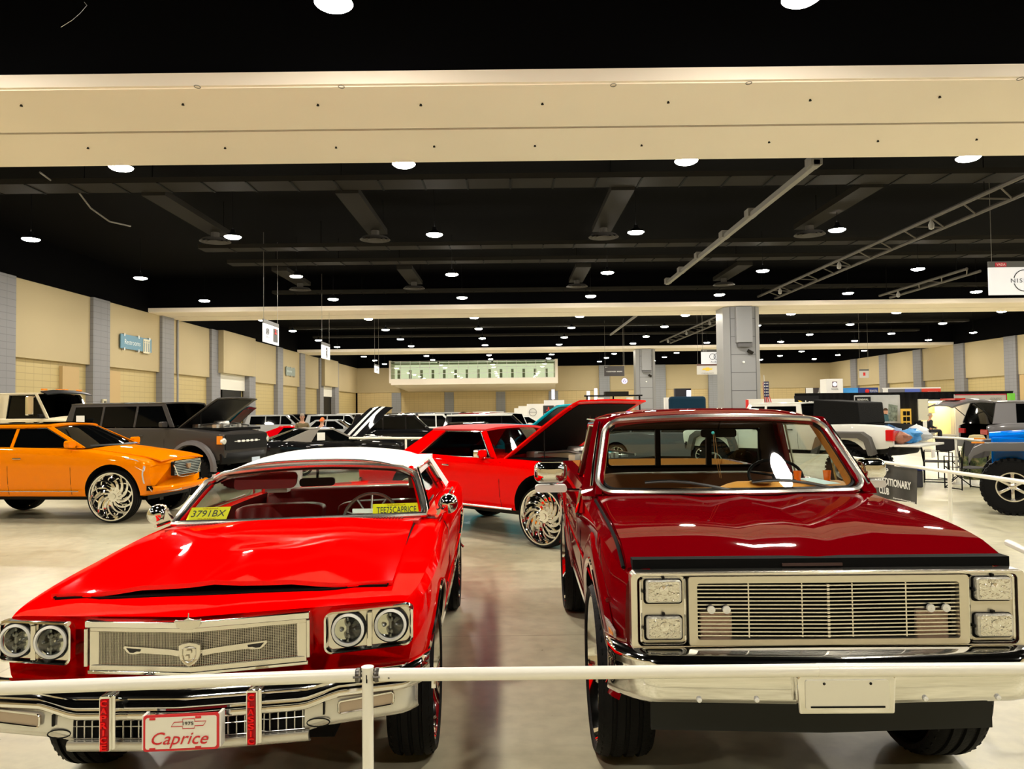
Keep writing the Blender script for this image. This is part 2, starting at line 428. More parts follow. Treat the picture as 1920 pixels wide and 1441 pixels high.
def hood_panel(car, R, st, ya, yb, hx, m, lift=.012, open_=0, warp=None, name='hood', fn=None, under=None, stripes=None, th=.025, rowy=None):
    G = []; ny, nx = 14, 15; hz = top_z(R, st, 0, yb)
    for i in range(ny+1):
        v = i/ny; row = []
        for j in range(nx):
            u = -1+2*j/(nx-1); h = hx(v) if callable(hx) else hx; x = u*h; y = lerp(ya, yb, v)
            if rowy: y = rowy(u, v, y)
            p = Vector((x, y, top_z(R, st, x, y)+lift+(fn(u, v) if fn else 0)))
            if open_:
                o = Vector((0, yb, hz+.02)); d = p-o; c, s_ = math.cos(open_), math.sin(open_)
                # rotate about x so the front (negative y side) rises
                p = o+Vector((d.x, d.y*c+d.z*s_, -d.y*s_+d.z*c))
            row.append(p)
        G.append(row)
    b = MB(warp); n = Vector((0, 0, -1))
    if open_: n = Vector((0, -math.sin(open_), -math.cos(open_)))
    b.slab(G, n*th); o = b.build(name, m, car, smooth=40)
    if stripes:
        for c in stripes:
            sb = MB(warp); j0, j1 = c[0], c[1]; Gs = [[Vector(r[k])-n*.003 for k in range(j0, j1+1)] for r in G]
            sb.slab(Gs, n*.002); sb.build('stripe', c[2], o)
            o.data.update()
    if under:
        ub = MB(warp); Gu = [[Vector(p)+n*(th+.012) for p in r[1:-1]] for r in G[1:-1]]; ub.slab(Gu, -n*.010); ub.build('hood_liner', under, o, smooth=30)
    return o
def engine(car, st, R, ya, yb, hw, z, warp=None, cover=None):
    b = MB(warp); rnd = random.Random(5)
    b.box(-hw, hw, ya, yb, z-.06, z); b.build('engine_bay', WELL, car, smooth=0)
    e = MB(warp); e.box(-.22, .22, ya+.25, yb-.25, z, z+.07); e.lathe([(.001, z+.16), (.17, z+.16), (.19, z+.12), (.19, z+.07), (.15, z+.06)], (0, (ya+yb)/2, 0), 'Z', 24)
    for k in range(10):
        x = rnd.uniform(-hw+.1, hw-.1); y = rnd.uniform(ya+.1, yb-.15); s_ = rnd.uniform(.04, .1); e.box(x-s_, x+s_, y-s_, y+s_, z, z+rnd.uniform(.03, .09))
    for k in range(4):
        x = rnd.uniform(-hw+.2, hw-.2); e.tube([(x, ya+.1, z+.04), (x+.1, (ya+yb)/2, z+.10), (x-.05, yb-.1, z+.05)], .02, 8)
    e.build('engine', cover or SATIN, car, smooth=35)
def std_car(name, label, cat, loc, rotz, sp, group=None):
    """one road vehicle from a specification dictionary"""
    car = thing(name, label, cat, loc, rotz, group); R = sp.get('ring', RING_OLD); st = sp['st']; pm = sp['paint']; far = sp.get('far', False)
    yf, yr, Rw, rr, ww, sty = sp['wheels']; L = st[-1][0]; tw = sp.get('track', st[len(st)//2][1]-ww*.55); wz = Rw
    cb = sp['cab']; lift = .0; hood = sp.get('hood'); bay = None
    Ra = sp.get('arch', Rw*1.12); az = sp.get('archz', wz+.02)
    body_shell('body', st, R, pm, car, [(yf, az), (yr, az)], Ra, sp.get('cav', ()), n=22 if far else 40, inner=sp.get('inner'), depth=tw-ww*.62, nose=sp.get('nose'))
    ub = MB(); zb = min(s[2] for s in st); ub.box(-st[3][1]*.72, st[3][1]*.72, .35, L-.35, zb-.06, zb+.10); ub.box(-.06, .06, .5, L-.5, zb-.14, zb-.05)
    for yy in (yf, yr): ub.tube([(-tw+.05, yy, wz), (tw-.05, yy, wz)], .045, 8)
    ub.build('chassis', BLACK, car, smooth=0)
    for yy in (yf, yr):
        for sd in (-1, 1): add_wheel(car, sd*tw, yy, wz, Rw, rr, ww, sty, rimmat=sp.get('rimmat'))
    build_cab(car, cb, pm, sp.get('roof'), sp.get('glass', GDARK), sp.get('ws'), sp.get('wtrim'), frame_m=sp.get('frame'))
    if hood:
        ha, hb, hx, ang = hood
        if ang: engine(car, st, R, ha+.05, hb-.02, hx-.05, top_z(R, st, 0, (ha+hb)/2)+.01, cover=sp.get('eng'))
        if ang:
            p = MB(); p.tube([(-hx+.08, lerp(ha, hb, .55), pchip(st, hb)[3]), (-hx+.08, lerp(ha, hb, .55), pchip(st, hb)[3]+math.sin(ang)*(hb-ha)*.44)], .008, 6); p.build('hood_prop', BLACK, car)
        hood_panel(car, R, st, ha, hb, hx, sp.get('hoodm', pm), .012, ang, under=sp.get('liner', BLACK) if ang else None, stripes=sp.get('stripes'))
    # seams, handles, mirrors
    if not far or sp.get('seams', True):
        zs = lambda y: pchip(st, y)[2]
        for yy in sp.get('doors', ()): seam(car, R, st, [(yy, lerp(pchip(st, yy)[1], zs(yy), t)) for t in (.06, .3, .6, .96)])
        hb_ = MB()
        for yy in sp.get('handles', ()):
            for sd in (-1, 1):
                z = sp.get('hz', lerp(pchip(st, yy)[1], zs(yy), .83)); x = side_x(R, st, yy, z)+.012; hb_.tube([(sd*x, yy-.08, z), (sd*(x+.02), yy, z), (sd*x, yy+.08, z)], .012, 6)
        if hb_.v: hb_.build('door_handle', sp.get('handlem', CHROME), car)
        for sd in (-1, 1):
            m = MB(); y = cb.y0+.18; z = cb.zb+.07; x = cb.wb+.13
            m.prism(rrect(sd*x, z, .20, .13, .045), lambda u, v, h: (u, h, v), y-.05, y+.05); m.tube([(sd*(cb.wb-.03), y+.02, z-.06), (sd*x, y, z-.03)], .018, 6)
            m.build('side_mirror', sp.get('mirror', pm), car, smooth=40, bev=.012)
    # front and rear lamps, grille, bumpers
    hw, zb0, zs0, zc0 = pchip(st, .08); f = sp.get('front', {})
    gz0, gz1, gw = f.get('g', (lerp(zb0, zs0, .42), lerp(zb0, zs0, .86), hw*.5)); yy = -.012
    g = MB(); g.prism(rrect(0, (gz0+gz1)/2, gw*2, gz1-gz0, .03), lambda u, v, h: (u, h, v), yy-.01, yy+.05); go = g.build('grille', f.get('gm', BLACK), car, smooth=30)
    bars = MB(); nb = f.get('bars', 5)
    for k in range(nb):
        z = lerp(gz0+.02, gz1-.02, k/max(1, nb-1)); bars.box(-gw+.02, gw-.02, yy-.02, yy-.008, z-.006, z+.006)
    bars.build('grille_bars', f.get('bm', CHROME), go, smooth=0)
    for sd in (-1, 1):
        if f.get('nohl'): break
        h = MB(); cx = lerp(gw, hw, .54)*sd; ww_ = (hw-gw)*.72; hz = lerp(gz0, gz1, .60)
        if f.get('round'):
            for q in ((0,) if f['round'] == 1 else (-.23, .23)): h.lathe([(.001, -.035), (.05, -.03), (.075, -.015), (.08, .05)], (cx+q*ww_, 0, hz), 'Y', 20)
        else: h.prism(rrect(cx, hz, ww_, (gz1-gz0)*.62, .03), lambda u, v, h_: (u, h_+abs(u)*.06, v), -.06, .04)
        h.build('headlight', LENSC, car, smooth=40)
    for sd in (-1, 1):
        t = MB(); zr0 = lerp(*pchip(st, L)[1:3], .72); hwL = pchip(st, L-.02)[0]
        t.prism(rrect(sd*hwL*.74, zr0, hwL*.42, .13, .03), lambda u, v, h_: (u, h_, v), L-.02, L+.02); t.build('tail_light', LENSR, car, smooth=40)
    for (ya, yb, nm) in ((-.09, .05, 'front_bumper'), (L-.05, L+.09, 'rear_bumper')):
        bz = f.get('bz', lerp(zb0, zs0, .2)); b = MB(); hh = f.get('bh', .13); wbb = pchip(st, .3)[0]*.97
        G = []
        for i in range(13):
            u = -1+i/6; cy = (abs(u)**5)*.14; yo = (ya+cy) if nm[0] == 'f' else (yb-cy)
            G.append([(u*wbb, yo+(.03 if nm[0] == 'f' else -.03), bz+hh/2), (u*wbb, yo, bz+hh*.25), (u*wbb, yo, bz-hh*.25), (u*wbb, yo+(.03 if nm[0] == 'f' else -.03), bz-hh/2)])
        b.slab(G, (0, .06 if nm[0] == 'f' else -.06, 0)); b.build(nm, f.get('bumper', CHROME), car, smooth=40)
    return car
# ------------------------------------------------------------------ hall materials
def floor_mat():
    m = bpy.data.materials.new('polished_concrete'); m.use_nodes = True; nt = m.node_tree; b = nt.nodes['Principled BSDF']; L = nt.links.new
    tc = nt.nodes.new('ShaderNodeTexCoord'); n1 = nt.nodes.new('ShaderNodeTexNoise'); n1.inputs['Scale'].default_value = .55; n1.inputs['Detail'].default_value = 9; n1.inputs['Roughness'].default_value = .62; n1.inputs['Distortion'].default_value = .6
    r = nt.nodes.new('ShaderNodeValToRGB'); e = r.color_ramp.elements; e[0].position = .30; e[1].position = .72
    e[0].color = (.42, .385, .25, 1); e[1].color = (.69, .65, .48, 1)
    n2 = nt.nodes.new('ShaderNodeTexNoise'); n2.inputs['Scale'].default_value = 7; n2.inputs['Detail'].default_value = 8
    r2 = nt.nodes.new('ShaderNodeValToRGB'); r2.color_ramp.elements[0].position = .34; r2.color_ramp.elements[0].color = (.80, .80, .80, 1); r2.color_ramp.elements[1].position = .6
    mx = nt.nodes.new('ShaderNodeMix'); mx.data_type = 'RGBA'; mx.blend_type = 'MULTIPLY'; mx.inputs[0].default_value = .8
    br = nt.nodes.new('ShaderNodeTexBrick'); br.inputs['Scale'].default_value = 1; br.inputs['Brick Width'].default_value = 9.2; br.inputs['Row Height'].default_value = 9.2; br.inputs['Mortar Size'].default_value = .008; br.offset = 0
    br.inputs['Color1'].default_value = (1, 1, 1, 1); br.inputs['Color2'].default_value = (.95, .95, .95, 1); br.inputs['Mortar'].default_value = (.72, .70, .66, 1)
    mb = nt.nodes.new('ShaderNodeMix'); mb.data_type = 'RGBA'; mb.blend_type = 'MULTIPLY'; mb.inputs[0].default_value = 1
    mr = nt.nodes.new('ShaderNodeMapRange'); mr.inputs[3].default_value = .22; mr.inputs[4].default_value = .42
    bp = nt.nodes.new('ShaderNodeBump'); bp.inputs['Strength'].default_value = .05; bp.inputs['Distance'].default_value = .02
    L(tc.outputs['Object'], n1.inputs['Vector']); L(tc.outputs['Object'], n2.inputs['Vector']); mp = nt.nodes.new('ShaderNodeMapping'); mp.inputs['Location'].default_value = (3.9, 2.6, 0); L(tc.outputs['Object'], mp.inputs[0]); L(mp.outputs[0], br.inputs['Vector'])
    L(n1.outputs['Fac'], r.inputs['Fac']); L(n2.outputs['Fac'], r2.inputs['Fac']); L(r.outputs['Color'], mx.inputs[6]); L(r2.outputs['Color'], mx.inputs[7])
    L(mx.outputs[2], mb.inputs[6]); L(br.outputs['Color'], mb.inputs[7]); L(mb.outputs[2], b.inputs['Base Color']); L(n2.outputs['Fac'], mr.inputs[0]); L(mr.outputs[0], b.inputs['Roughness'])
    L(n1.outputs['Fac'], bp.inputs['Height']); L(bp.outputs['Normal'], b.inputs['Normal']); b.inputs['Specular IOR Level'].default_value = .28
    return m
def block_mat(name, col, bw=.8, bh=.4, axis='Y'):
    m = bpy.data.materials.new(name); m.use_nodes = True; nt = m.node_tree; b = nt.nodes['Principled BSDF']; L = nt.links.new
    tc = nt.nodes.new('ShaderNodeTexCoord'); sp = nt.nodes.new('ShaderNodeSeparateXYZ'); cb = nt.nodes.new('ShaderNodeCombineXYZ'); br = nt.nodes.new('ShaderNodeTexBrick')
    L(tc.outputs['Object'], sp.inputs[0]); L(sp.outputs[axis], cb.inputs[0]); L(sp.outputs['Z'], cb.inputs[1]); L(cb.outputs[0], br.inputs['Vector'])
    br.inputs['Scale'].default_value = 1; br.inputs['Brick Width'].default_value = bw; br.inputs['Row Height'].default_value = bh; br.inputs['Mortar Size'].default_value = .018; br.offset = 0
    br.inputs['Color1'].default_value = (*col, 1); br.inputs['Color2'].default_value = (*[c*.97 for c in col], 1); br.inputs['Mortar'].default_value = (*[c*.72 for c in col], 1)
    L(br.outputs['Color'], b.inputs['Base Color']); b.inputs['Roughness'].default_value = .6; return m
FLOORM = floor_mat()
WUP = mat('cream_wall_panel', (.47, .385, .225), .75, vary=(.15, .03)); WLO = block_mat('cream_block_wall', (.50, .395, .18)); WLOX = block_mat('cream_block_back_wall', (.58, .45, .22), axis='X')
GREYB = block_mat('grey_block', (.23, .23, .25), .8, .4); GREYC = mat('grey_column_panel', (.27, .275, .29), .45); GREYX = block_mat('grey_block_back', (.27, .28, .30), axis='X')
SOFF = mat('cream_soffit', (.92, .83, .72), .7, vary=(.12, .04)); CEIL = mat('black_ceiling_paint', (.0015, .0015, .002), .9, spec=.05); DUCT = mat('dark_duct', (.021, .019, .016), .7, spec=.05); DUCTL = mat('grey_track', (.20, .19, .17), .6)
SZ = 9.75; XL, XR, YB, YF, CZ = -27.9, 58.3, 138.0, -14.0, 12.4
b = MB(); b.box(XL-2, XR+2, YF-1, YB+2, -.3, 0); struct(b.build('floor', FLOORM, smooth=0))
b = MB(); b.box(XL-2, XR+2, YF-1, YB+2, CZ, CZ+.3); struct(b.build('ceiling', CEIL, smooth=0))
def wall(name, side):
    b = MB(); sg = -1 if side == 'l' else 1; X = XL if side == 'l' else XR
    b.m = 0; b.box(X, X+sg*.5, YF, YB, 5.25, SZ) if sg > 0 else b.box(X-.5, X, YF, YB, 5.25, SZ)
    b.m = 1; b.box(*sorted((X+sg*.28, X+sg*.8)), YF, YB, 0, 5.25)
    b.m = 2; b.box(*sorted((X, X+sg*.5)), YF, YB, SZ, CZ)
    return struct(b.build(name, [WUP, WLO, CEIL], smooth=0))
wall('wall_left', 'l'); wall('wall_right', 'r')
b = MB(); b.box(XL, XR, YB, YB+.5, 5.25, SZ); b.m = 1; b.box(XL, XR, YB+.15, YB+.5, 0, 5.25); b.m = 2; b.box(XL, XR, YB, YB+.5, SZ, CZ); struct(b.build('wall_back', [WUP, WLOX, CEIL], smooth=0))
b = MB(); b.box(XL, XR, YF-.5, YF, 0, 6.5); b.m = 1; b.box(XL, XR, YF-.5, YF, 6.5, CZ); struct(b.build('wall_front', [WUP, CEIL], smooth=0))
tn = 0
def trim(o):
    global tn; tn += 1; o.name = 'trim_%d' % tn; return struct(o)
# the three long soffit beams that cross the hall
for k, y0 in enumerate((18.0, 58.4, 99.3)):
    b = MB(); b.box(XL, XR, y0, y0+2.72, SZ, SZ+.16); b.box(XL, XR, y0+2.86, y0+5.6, SZ, SZ+.16); b.box(XL, XR, y0-.10, y0, SZ+.03, SZ+.34)
    b.m = 1; b.box(XL, XR, y0+.12, y0+5.4, SZ+.17, CZ); b.box(XL, XR, y0+2.70, y0+2.88, SZ+.05, SZ+.17)
    o = trim(b.build('trim', [SOFF, CEIL], smooth=0))
    if k == 0:
        for i, (px, py) in enumerate([(40, 196), (343, 194), (596, 195), (789, 195), (1017, 193), (1253, 190), (1519, 186), (1762, 180), (165, 276), (422, 276), (630, 275), (814, 273), (1003, 272), (1203, 271), (1442, 265), (1646, 263), (1831, 260)]):
            d = ray(px, py); t = (SZ-CAM_H)/d.z; s = MB(); s.lathe([(.001, -.05), (.04, -.045), (.02, 0)], (d.x*t, d.y*t, SZ), 'Z', 8); s.build('sprinkler_head', DUCT, o)
        for i, (px, py) in enumerate([(370, 162), (640, 162), (1150, 159), (1404, 155), (1913, 147)]):
            d = ray(px, py); t = (SZ-CAM_H)/d.z; s = MB(); s.tube([(d.x*t+.07*math.cos(q), d.y*t+.09*math.sin(q), SZ-.008) for q in [2*PI*j/10 for j in range(10)]], .01, 5, closed=True); s.build('anchor_ring', DUCTL, o)
# pilasters
for k in range(10):
    y = 30.3+9.98*k
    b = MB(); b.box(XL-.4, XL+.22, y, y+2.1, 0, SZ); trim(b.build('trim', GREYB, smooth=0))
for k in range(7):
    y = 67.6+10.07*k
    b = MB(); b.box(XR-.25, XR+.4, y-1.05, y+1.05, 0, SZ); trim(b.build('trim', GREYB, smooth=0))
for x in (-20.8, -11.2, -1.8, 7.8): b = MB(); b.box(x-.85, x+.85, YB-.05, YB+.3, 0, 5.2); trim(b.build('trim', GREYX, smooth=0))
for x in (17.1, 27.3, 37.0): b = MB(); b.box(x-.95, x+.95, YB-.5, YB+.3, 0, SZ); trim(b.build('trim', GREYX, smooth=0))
b = MB(); b.tube([(XL+.1, 63.3, 0), (XL+.1, 63.3, SZ)], .09, 8); trim(b.build('trim', GREYC))
# projecting boxes over the door recesses on the left wall, with their doors
for k, (ya, yb) in enumerate(((71.8, 80.8), (111.0, 119.6))):
    b = MB(); b.box(XL-.2, XL+.72, ya, yb, 5.75, SZ+.05); b.m = 1; b.box(XL-.1, XL+.55, yb-1.4, yb-.2, 0, 5.75); b.m = 2; b.box(XL-.1, XL+.05, ya, yb-1.4, 4.2, 5.75); trim(b.build('trim', [WUP, GREYB, mat('pale_ceiling_panel', (.75, .73, .66), .6)], smooth=0))
    d = MB(); d.box(XL-.10, XL+.02, ya+1.5, yb-2.4, 0, 4.2); o = struct(d.build('door_%d' % (k+1), BLACK, smooth=0)); h = MB(); h.tube([(XL+.06, (ya+yb)/2, .9), (XL+.06, (ya+yb)/2, 1.3)], .02, 6); h.build('door_handle', CHROME, o)
b = MB(); 
for y in (48.2, 53.4): b.box(XL-.27, XL-.05, y-.9, y+.9, 0, 5.0)
trim(b.build('trim', mat('tan_recess', (.5, .35, .16), .7), smooth=0))
b = MB(); b.box(XR-.05, XR+.27, 79.5, 86.5, 0, 5.2); trim(b.build('trim', mat('tan_recess', (.5, .35, .16)), smooth=0))
# glazed balcony on the back wall
bx0, bx1, by = -20.2, 7.6, 128.0
b = MB(); b.add([(bx0, by, 6.3), (bx1, by, 6.3), (bx1+.6, YB, 5.4), (bx0+1.6, YB, 5.4), (bx0, by, 7.25), (bx1, by, 7.25), (bx1, YB, 7.25), (bx0, YB, 7.25)], [(0, 1, 2, 3), (0, 4, 5, 1), (1, 5, 6, 2), (0, 3, 7, 4), (4, 7, 6, 5)])
b.box(bx1, bx1+.45, by, YB, 6.3, 10.4); b.box(bx0-.3, bx0, by, YB, 6.6, 10.4); trim(b.build('trim', SOFF, smooth=0))
win = MB(); win.box(bx0, bx1, by+.10, by+.13, 7.25, 10.3); W = struct(win.build('window_1', glass('green_glazing', (.84, .89, .80)), smooth=0))
f = MB()
for i in range(18): x = lerp(bx0, bx1, i/17); f.box(x-.035, x+.035, by, by+.09, 7.25, 10.3)
for z in (7.3, 8.15, 9.2, 10.25): f.box(bx0, bx1, by, by+.085, z-.035, z+.035)
f.build('window_frame', mat('pale_mullion', (.75, .76, .68), .4), W, smooth=0)
b = MB(); b.box(bx0, bx1, by+4.5, by+4.6, 7.25, 10.4); struct(b.build('trim_80', mat('glowing_room_wall', (.6, .6, .5), .8, emit=(.66, .66, .54), es=1.1), smooth=0))  # wall given a glow of its own, standing in for the room's light
b = MB()
for i in range(14): x = lerp(bx0+1, bx1-1, i/13); b.box(x-.5, x-.05, by+4.2, by+4.4, 7.25, 9.0)
b.box(bx0, bx1, by+.5, by+4.5, 9.9, 10.0); struct(b.build('trim_81', mat('room_dark_panel', (.36, .38, .30), .8), smooth=0))
# ------------------------------------------------------------------ ducts and ceiling gear
def duct(x0, x1, y0, y1, z0, z1, label, group=None, m=None, step=1.7, ang=0):
    t = thing('air_duct', label, 'duct', ((x0+x1)/2, (y0+y1)/2, z0), 0, group); cx, cy = (x0+x1)/2, (y0+y1)/2
    b = MB(); b.box(x0-cx, x1-cx, y0-cy, y1-cy, 0, z1-z0); b.build('duct_body', m or DUCT, t, smooth=0)
    n = int(max(x1-x0, y1-y0)/step); so = None
    for i in range(1, n):
        if x1-x0 > y1-y0:
            if so is None: r = MB(); r.box(-.035, .035, y0-cy-.03, y1-cy+.03, -.03, 0); so = r.build('hanger_strap', DARKM, t, smooth=0); s2 = so
            else: s2 = so.copy(); C.objects.link(s2)
            s2.location = (lerp(x0, x1, i/n)-cx, 0, 0)
    for s3 in (-1, 1): r = MB(); r.tube([(s3*(x1-cx)*.8, s3*(y1-cy)*.8, z1-z0), (s3*(x1-cx)*.8, s3*(y1-cy)*.8, CZ-z0)], .02, 5); r.build('hanger_rod', DARKM, t)
DZ = 10.95
for i, (y, wd, nm) in enumerate(((29.3, 1.3, 'first'), (41.2, 1.0, 'second'), (45.4, 1.0, 'third'), (57.2, .8, 'fourth'), (70.5, 1.0, 'fifth'), (82.0, 1.0, 'sixth'), (92, 1, 'seventh'))):
    x0 = (-24, -17, -17, -18, -24, -24, -24)[i]
    duct(x0, 50, y, y+wd, DZ, DZ+.22, 'long dark cross duct on the black ceiling, %s from the near beam' % nm)
wx = {-14.5: 'leftmost', -6.6: 'second from left', 4.7: 'third from left', 14.9: 'rightmost'}
for (ya, yb, nm) in ((30.7, 38.0, 'near run past the first beam'), (47.5, 53.3, 'far run before the second beam')):
    for x in wx: duct(x-.48, x+.48, ya, yb, DZ-.1, DZ+.16, 'grey ceiling duct branch, %s, %s' % (wx[x], nm))
for (y, nm) in ((37.2, 'near row'), (52.3, 'far row')):
    for x in wx:
        t = thing('air_diffuser', 'round grey air diffuser below the duct, %s, %s' % (wx[x], nm), 'diffuser', (x, y, DZ-.55)); b = MB()
        for q in (.75, .55, .35): b.lathe([(q, 0), (q-.12, .12), (q-.14, .10)], axis='Z', n=20)
        b.tube([(0, 0, .1), (0, 0, .45)], .2, 10); b.build('cone_ring', mat('dim_grey', (.06, .055, .05), .7), t)
# bright cable track
t = thing('ceiling_track', 'long pale grey straight cable track slanting across the black ceiling', 'cable track', (10.9, 39, 10.4)); b = MB(); b.box(-.11, .11, -12.6, 13.0, 0, .22); b.build('rail', DUCTL, t, smooth=0)
for i, y in enumerate((-12.3, -5.2, -1.0, 4.2, 8.7, 12.7)): b = MB(); b.box(-.2, .2, y-.3, y+.3, .05, .4); b.build('junction_box', DUCTL, t, smooth=0)
def truss(name, label, x, y0, y1, z, wd=1.3, kn=None):
    t = thing(name, label, 'truss', (x, (y0+y1)/2, z)); h = (y1-y0)/2; b = MB(); TM = mat('truss_grey', (.075, .066, .057), .6)
    for dx, dz in ((0, 0), (wd, -.15)): b.tube([(dx, -h, dz), (dx, h, dz)], .09, 6)
    b.build('chord', TM, t); n = int((y1-y0)/2.4)
    for s3 in (-.8, .8): b = MB(); b.tube([(0, s3*h, 0), (0, s3*h, CZ-z)], .02, 5); b.build('hanger_rod', DARKM, t)
    for i in range(n):
        ya = lerp(-h, h, i/n); yb = lerp(-h, h, (i+.5)/n); b = MB(); b.tube([(0, ya, 0), (wd, yb, -.15)], .04, 5)
        if i % 2: b.tube([(wd, yb, -.15), (0, yb+.4, 0)], .04, 5)
        b.build('brace', TM, t)
    for i in range(3, n, 4):
        y = lerp(-h, h, i/n); b = MB(); b.lathe([(.001, -.55), (.11, -.5), (.13, -.3), (.05, -.12), (.03, 0)], (0, y, 0), 'Z', 10); b.build('spotlight', mat('dim_lamp', (.3, .29, .27), .4), t)
truss('ceiling_truss', 'dark lighting truss running away under the ceiling, between first and second beams', 19.3, 27, 61, 10.45)
truss('ceiling_truss', 'dark lighting truss running away under the ceiling, beyond the second beam', 19.3, 65.5, 97, 10.35)
truss('ceiling_truss', 'short dark ceiling truss at right near the hanging white car brand sign', 28.0, 46, 57, 10.2, .8)
duct(20, 20.25, 64.5, 84, 10.0, 10.2, 'thin pale pipe rail under the ceiling beyond the second beam', m=DUCTL) if 0 else None
t = thing('ceiling_track', 'short pale cable track under the ceiling beyond the second beam', 'cable track', (11.6, 75, 10.3)); b = MB(); b.box(-.08, .08, -10, 12, 0, .18); b.build('rail', DUCTL, t, smooth=0)
# cables sagging at upper left
t = MB(); pts = [at(px, py, Y) for px, py, Y in ((75, 323, 28), (105, 345, 30), (148, 361, 31), (170, 390, 31.5), (205, 415, 32), (245, 424, 33))]
t.tube([(p.x, p.y, p.z) for p in pts], .035, 6); tag(t.build('ceiling_cable', DUCTL), 'sagging pale cable under the black ceiling at upper left', 'cable')
t = MB(); pts = [at(px, py, Y) for px, py, Y in ((114, 51, 12), (135, 38, 12), (150, 25, 12.2), (163, 10, 12.3), (158, 4, 12.3))]
t.tube(pts, .004, 5); tag(t.build('hanging_wire', SATIN), 'thin pale wire hanging from the ceiling in the top left corner', 'wire')
# ------------------------------------------------------------------ lamps
LAMPM = mat('lamp_glow', (1, 1, 1), .5, emit=(1.0, .93, .80), es=LAMP_POWER)
lb = MB(); lb.lathe([(.001, -.09), (.16, -.085), (.29, -.06), (.36, -.015), (.37, .02)], axis='Z', n=20); lens_o = lb.build('lens', LAMPM)
hb = MB(); hb.lathe([(.38, .0), (.36, .06), (.12, .20), (.10, .34), (.04, .36)], axis='Z', n=20); hb.tube([(0, 0, .36), (0, 0, 2.4)], .012, 5); house_o = hb.build('housing', BLACK)
rows = [(-5.2, 'row behind the viewer'), (4.8, 'row overhead'), (14.75, 'row just in front of the first beam'), (24.6, 'first row past the first beam'), (34.6, 'second row past the first beam'), (44.9, 'third row past the first beam'), (54.3, 'fourth row past the first beam'), (66.2, 'first row past the second beam'), (75.3, 'second row past the second beam'), (85.5, 'third row past the second beam'), (94.7, 'fourth row past the second beam'), (112, 'first row past the third beam'), (121, 'second row past the third beam'), (130.5, 'last row before the back wall')]
cols = [(-21.6+9.27*k) for k in range(9)]
first = True
for y, nm in rows:
    for i, x in enumerate(cols):
        if y < 10 and i > 6: continue
        t = thing('ceiling_lamp', 'round bright high bay ceiling lamp, %s' % nm, 'lamp', (x-.35+.3*(y > 60), y, 10.02), 0, 'ceiling lamps, '+nm)
        if first: l, h = lens_o, house_o; first = False
        else:
            l = lens_o.copy(); h = house_o.copy(); C.objects.link(l); C.objects.link(h)
        l.parent = t; h.parent = t
# ------------------------------------------------------------------ free-standing columns
def column(label, x, y, w_, glow=0):
    t = thing('hall_column', label, 'column', (x, y, 0)); b = MB(); h = w_/2; c = .45
    pts = [(-h+c, -h), (h-c, -h), (h, -h+c), (h, h-c), (h-c, h), (-h+c, h), (-h, h-c), (-h, -h+c)]
    b.prism(pts, lambda u, v, q: (u, v, q), 0, SZ-.02); b.build('shaft', GREYC, t, smooth=0)
    g = MB()
    for z in (1.8, 3.2, 4.6, 6.0, 7.4, 8.8): g.box(-h+c, h-c, -h-.012, -h, z-.025, z+.025)
    for x_ in (-h+c, h-c): g.box(x_-.03, x_+.03, -h-.012, -h+.01, 0, SZ-.05)
    g.build('joint', mat('joint_grey', (.12, .12, .13), .6), t, smooth=0)
    k = MB(); k.box(-.62, .62, -h-.45, -h, 6.9, SZ-.05); k.build('speaker_box', GREYC, t, smooth=0, bev=.03)
    k = MB(); k.box(-.5, .6, -h-.42, -h-.02, 6.6, 6.88, rot=(.2, 0, 0)); k.build('vent_panel', mat('joint_grey', (.12, .12, .13)), t, smooth=0)
    k = MB(); k.box(.25, .7, -h-.3, -h-.1, 6.05, 6.3, rot=(.3, .5, 0)); k.build('camera', DUCT, t, smooth=0)
    k = MB(); k.lathe([(.001, 0), (.09, .02), (.09, .1)], (0, -h-.1, 5.4), 'Y', 12); k.build('strobe', PWHITE, t)
column('thick grey panelled column behind the dark red pickup', 18.15, 60.2, 2.85)
column('slimmer looking grey panelled column farther away, left of the thick one', 18.0, 101.5, 2.6)
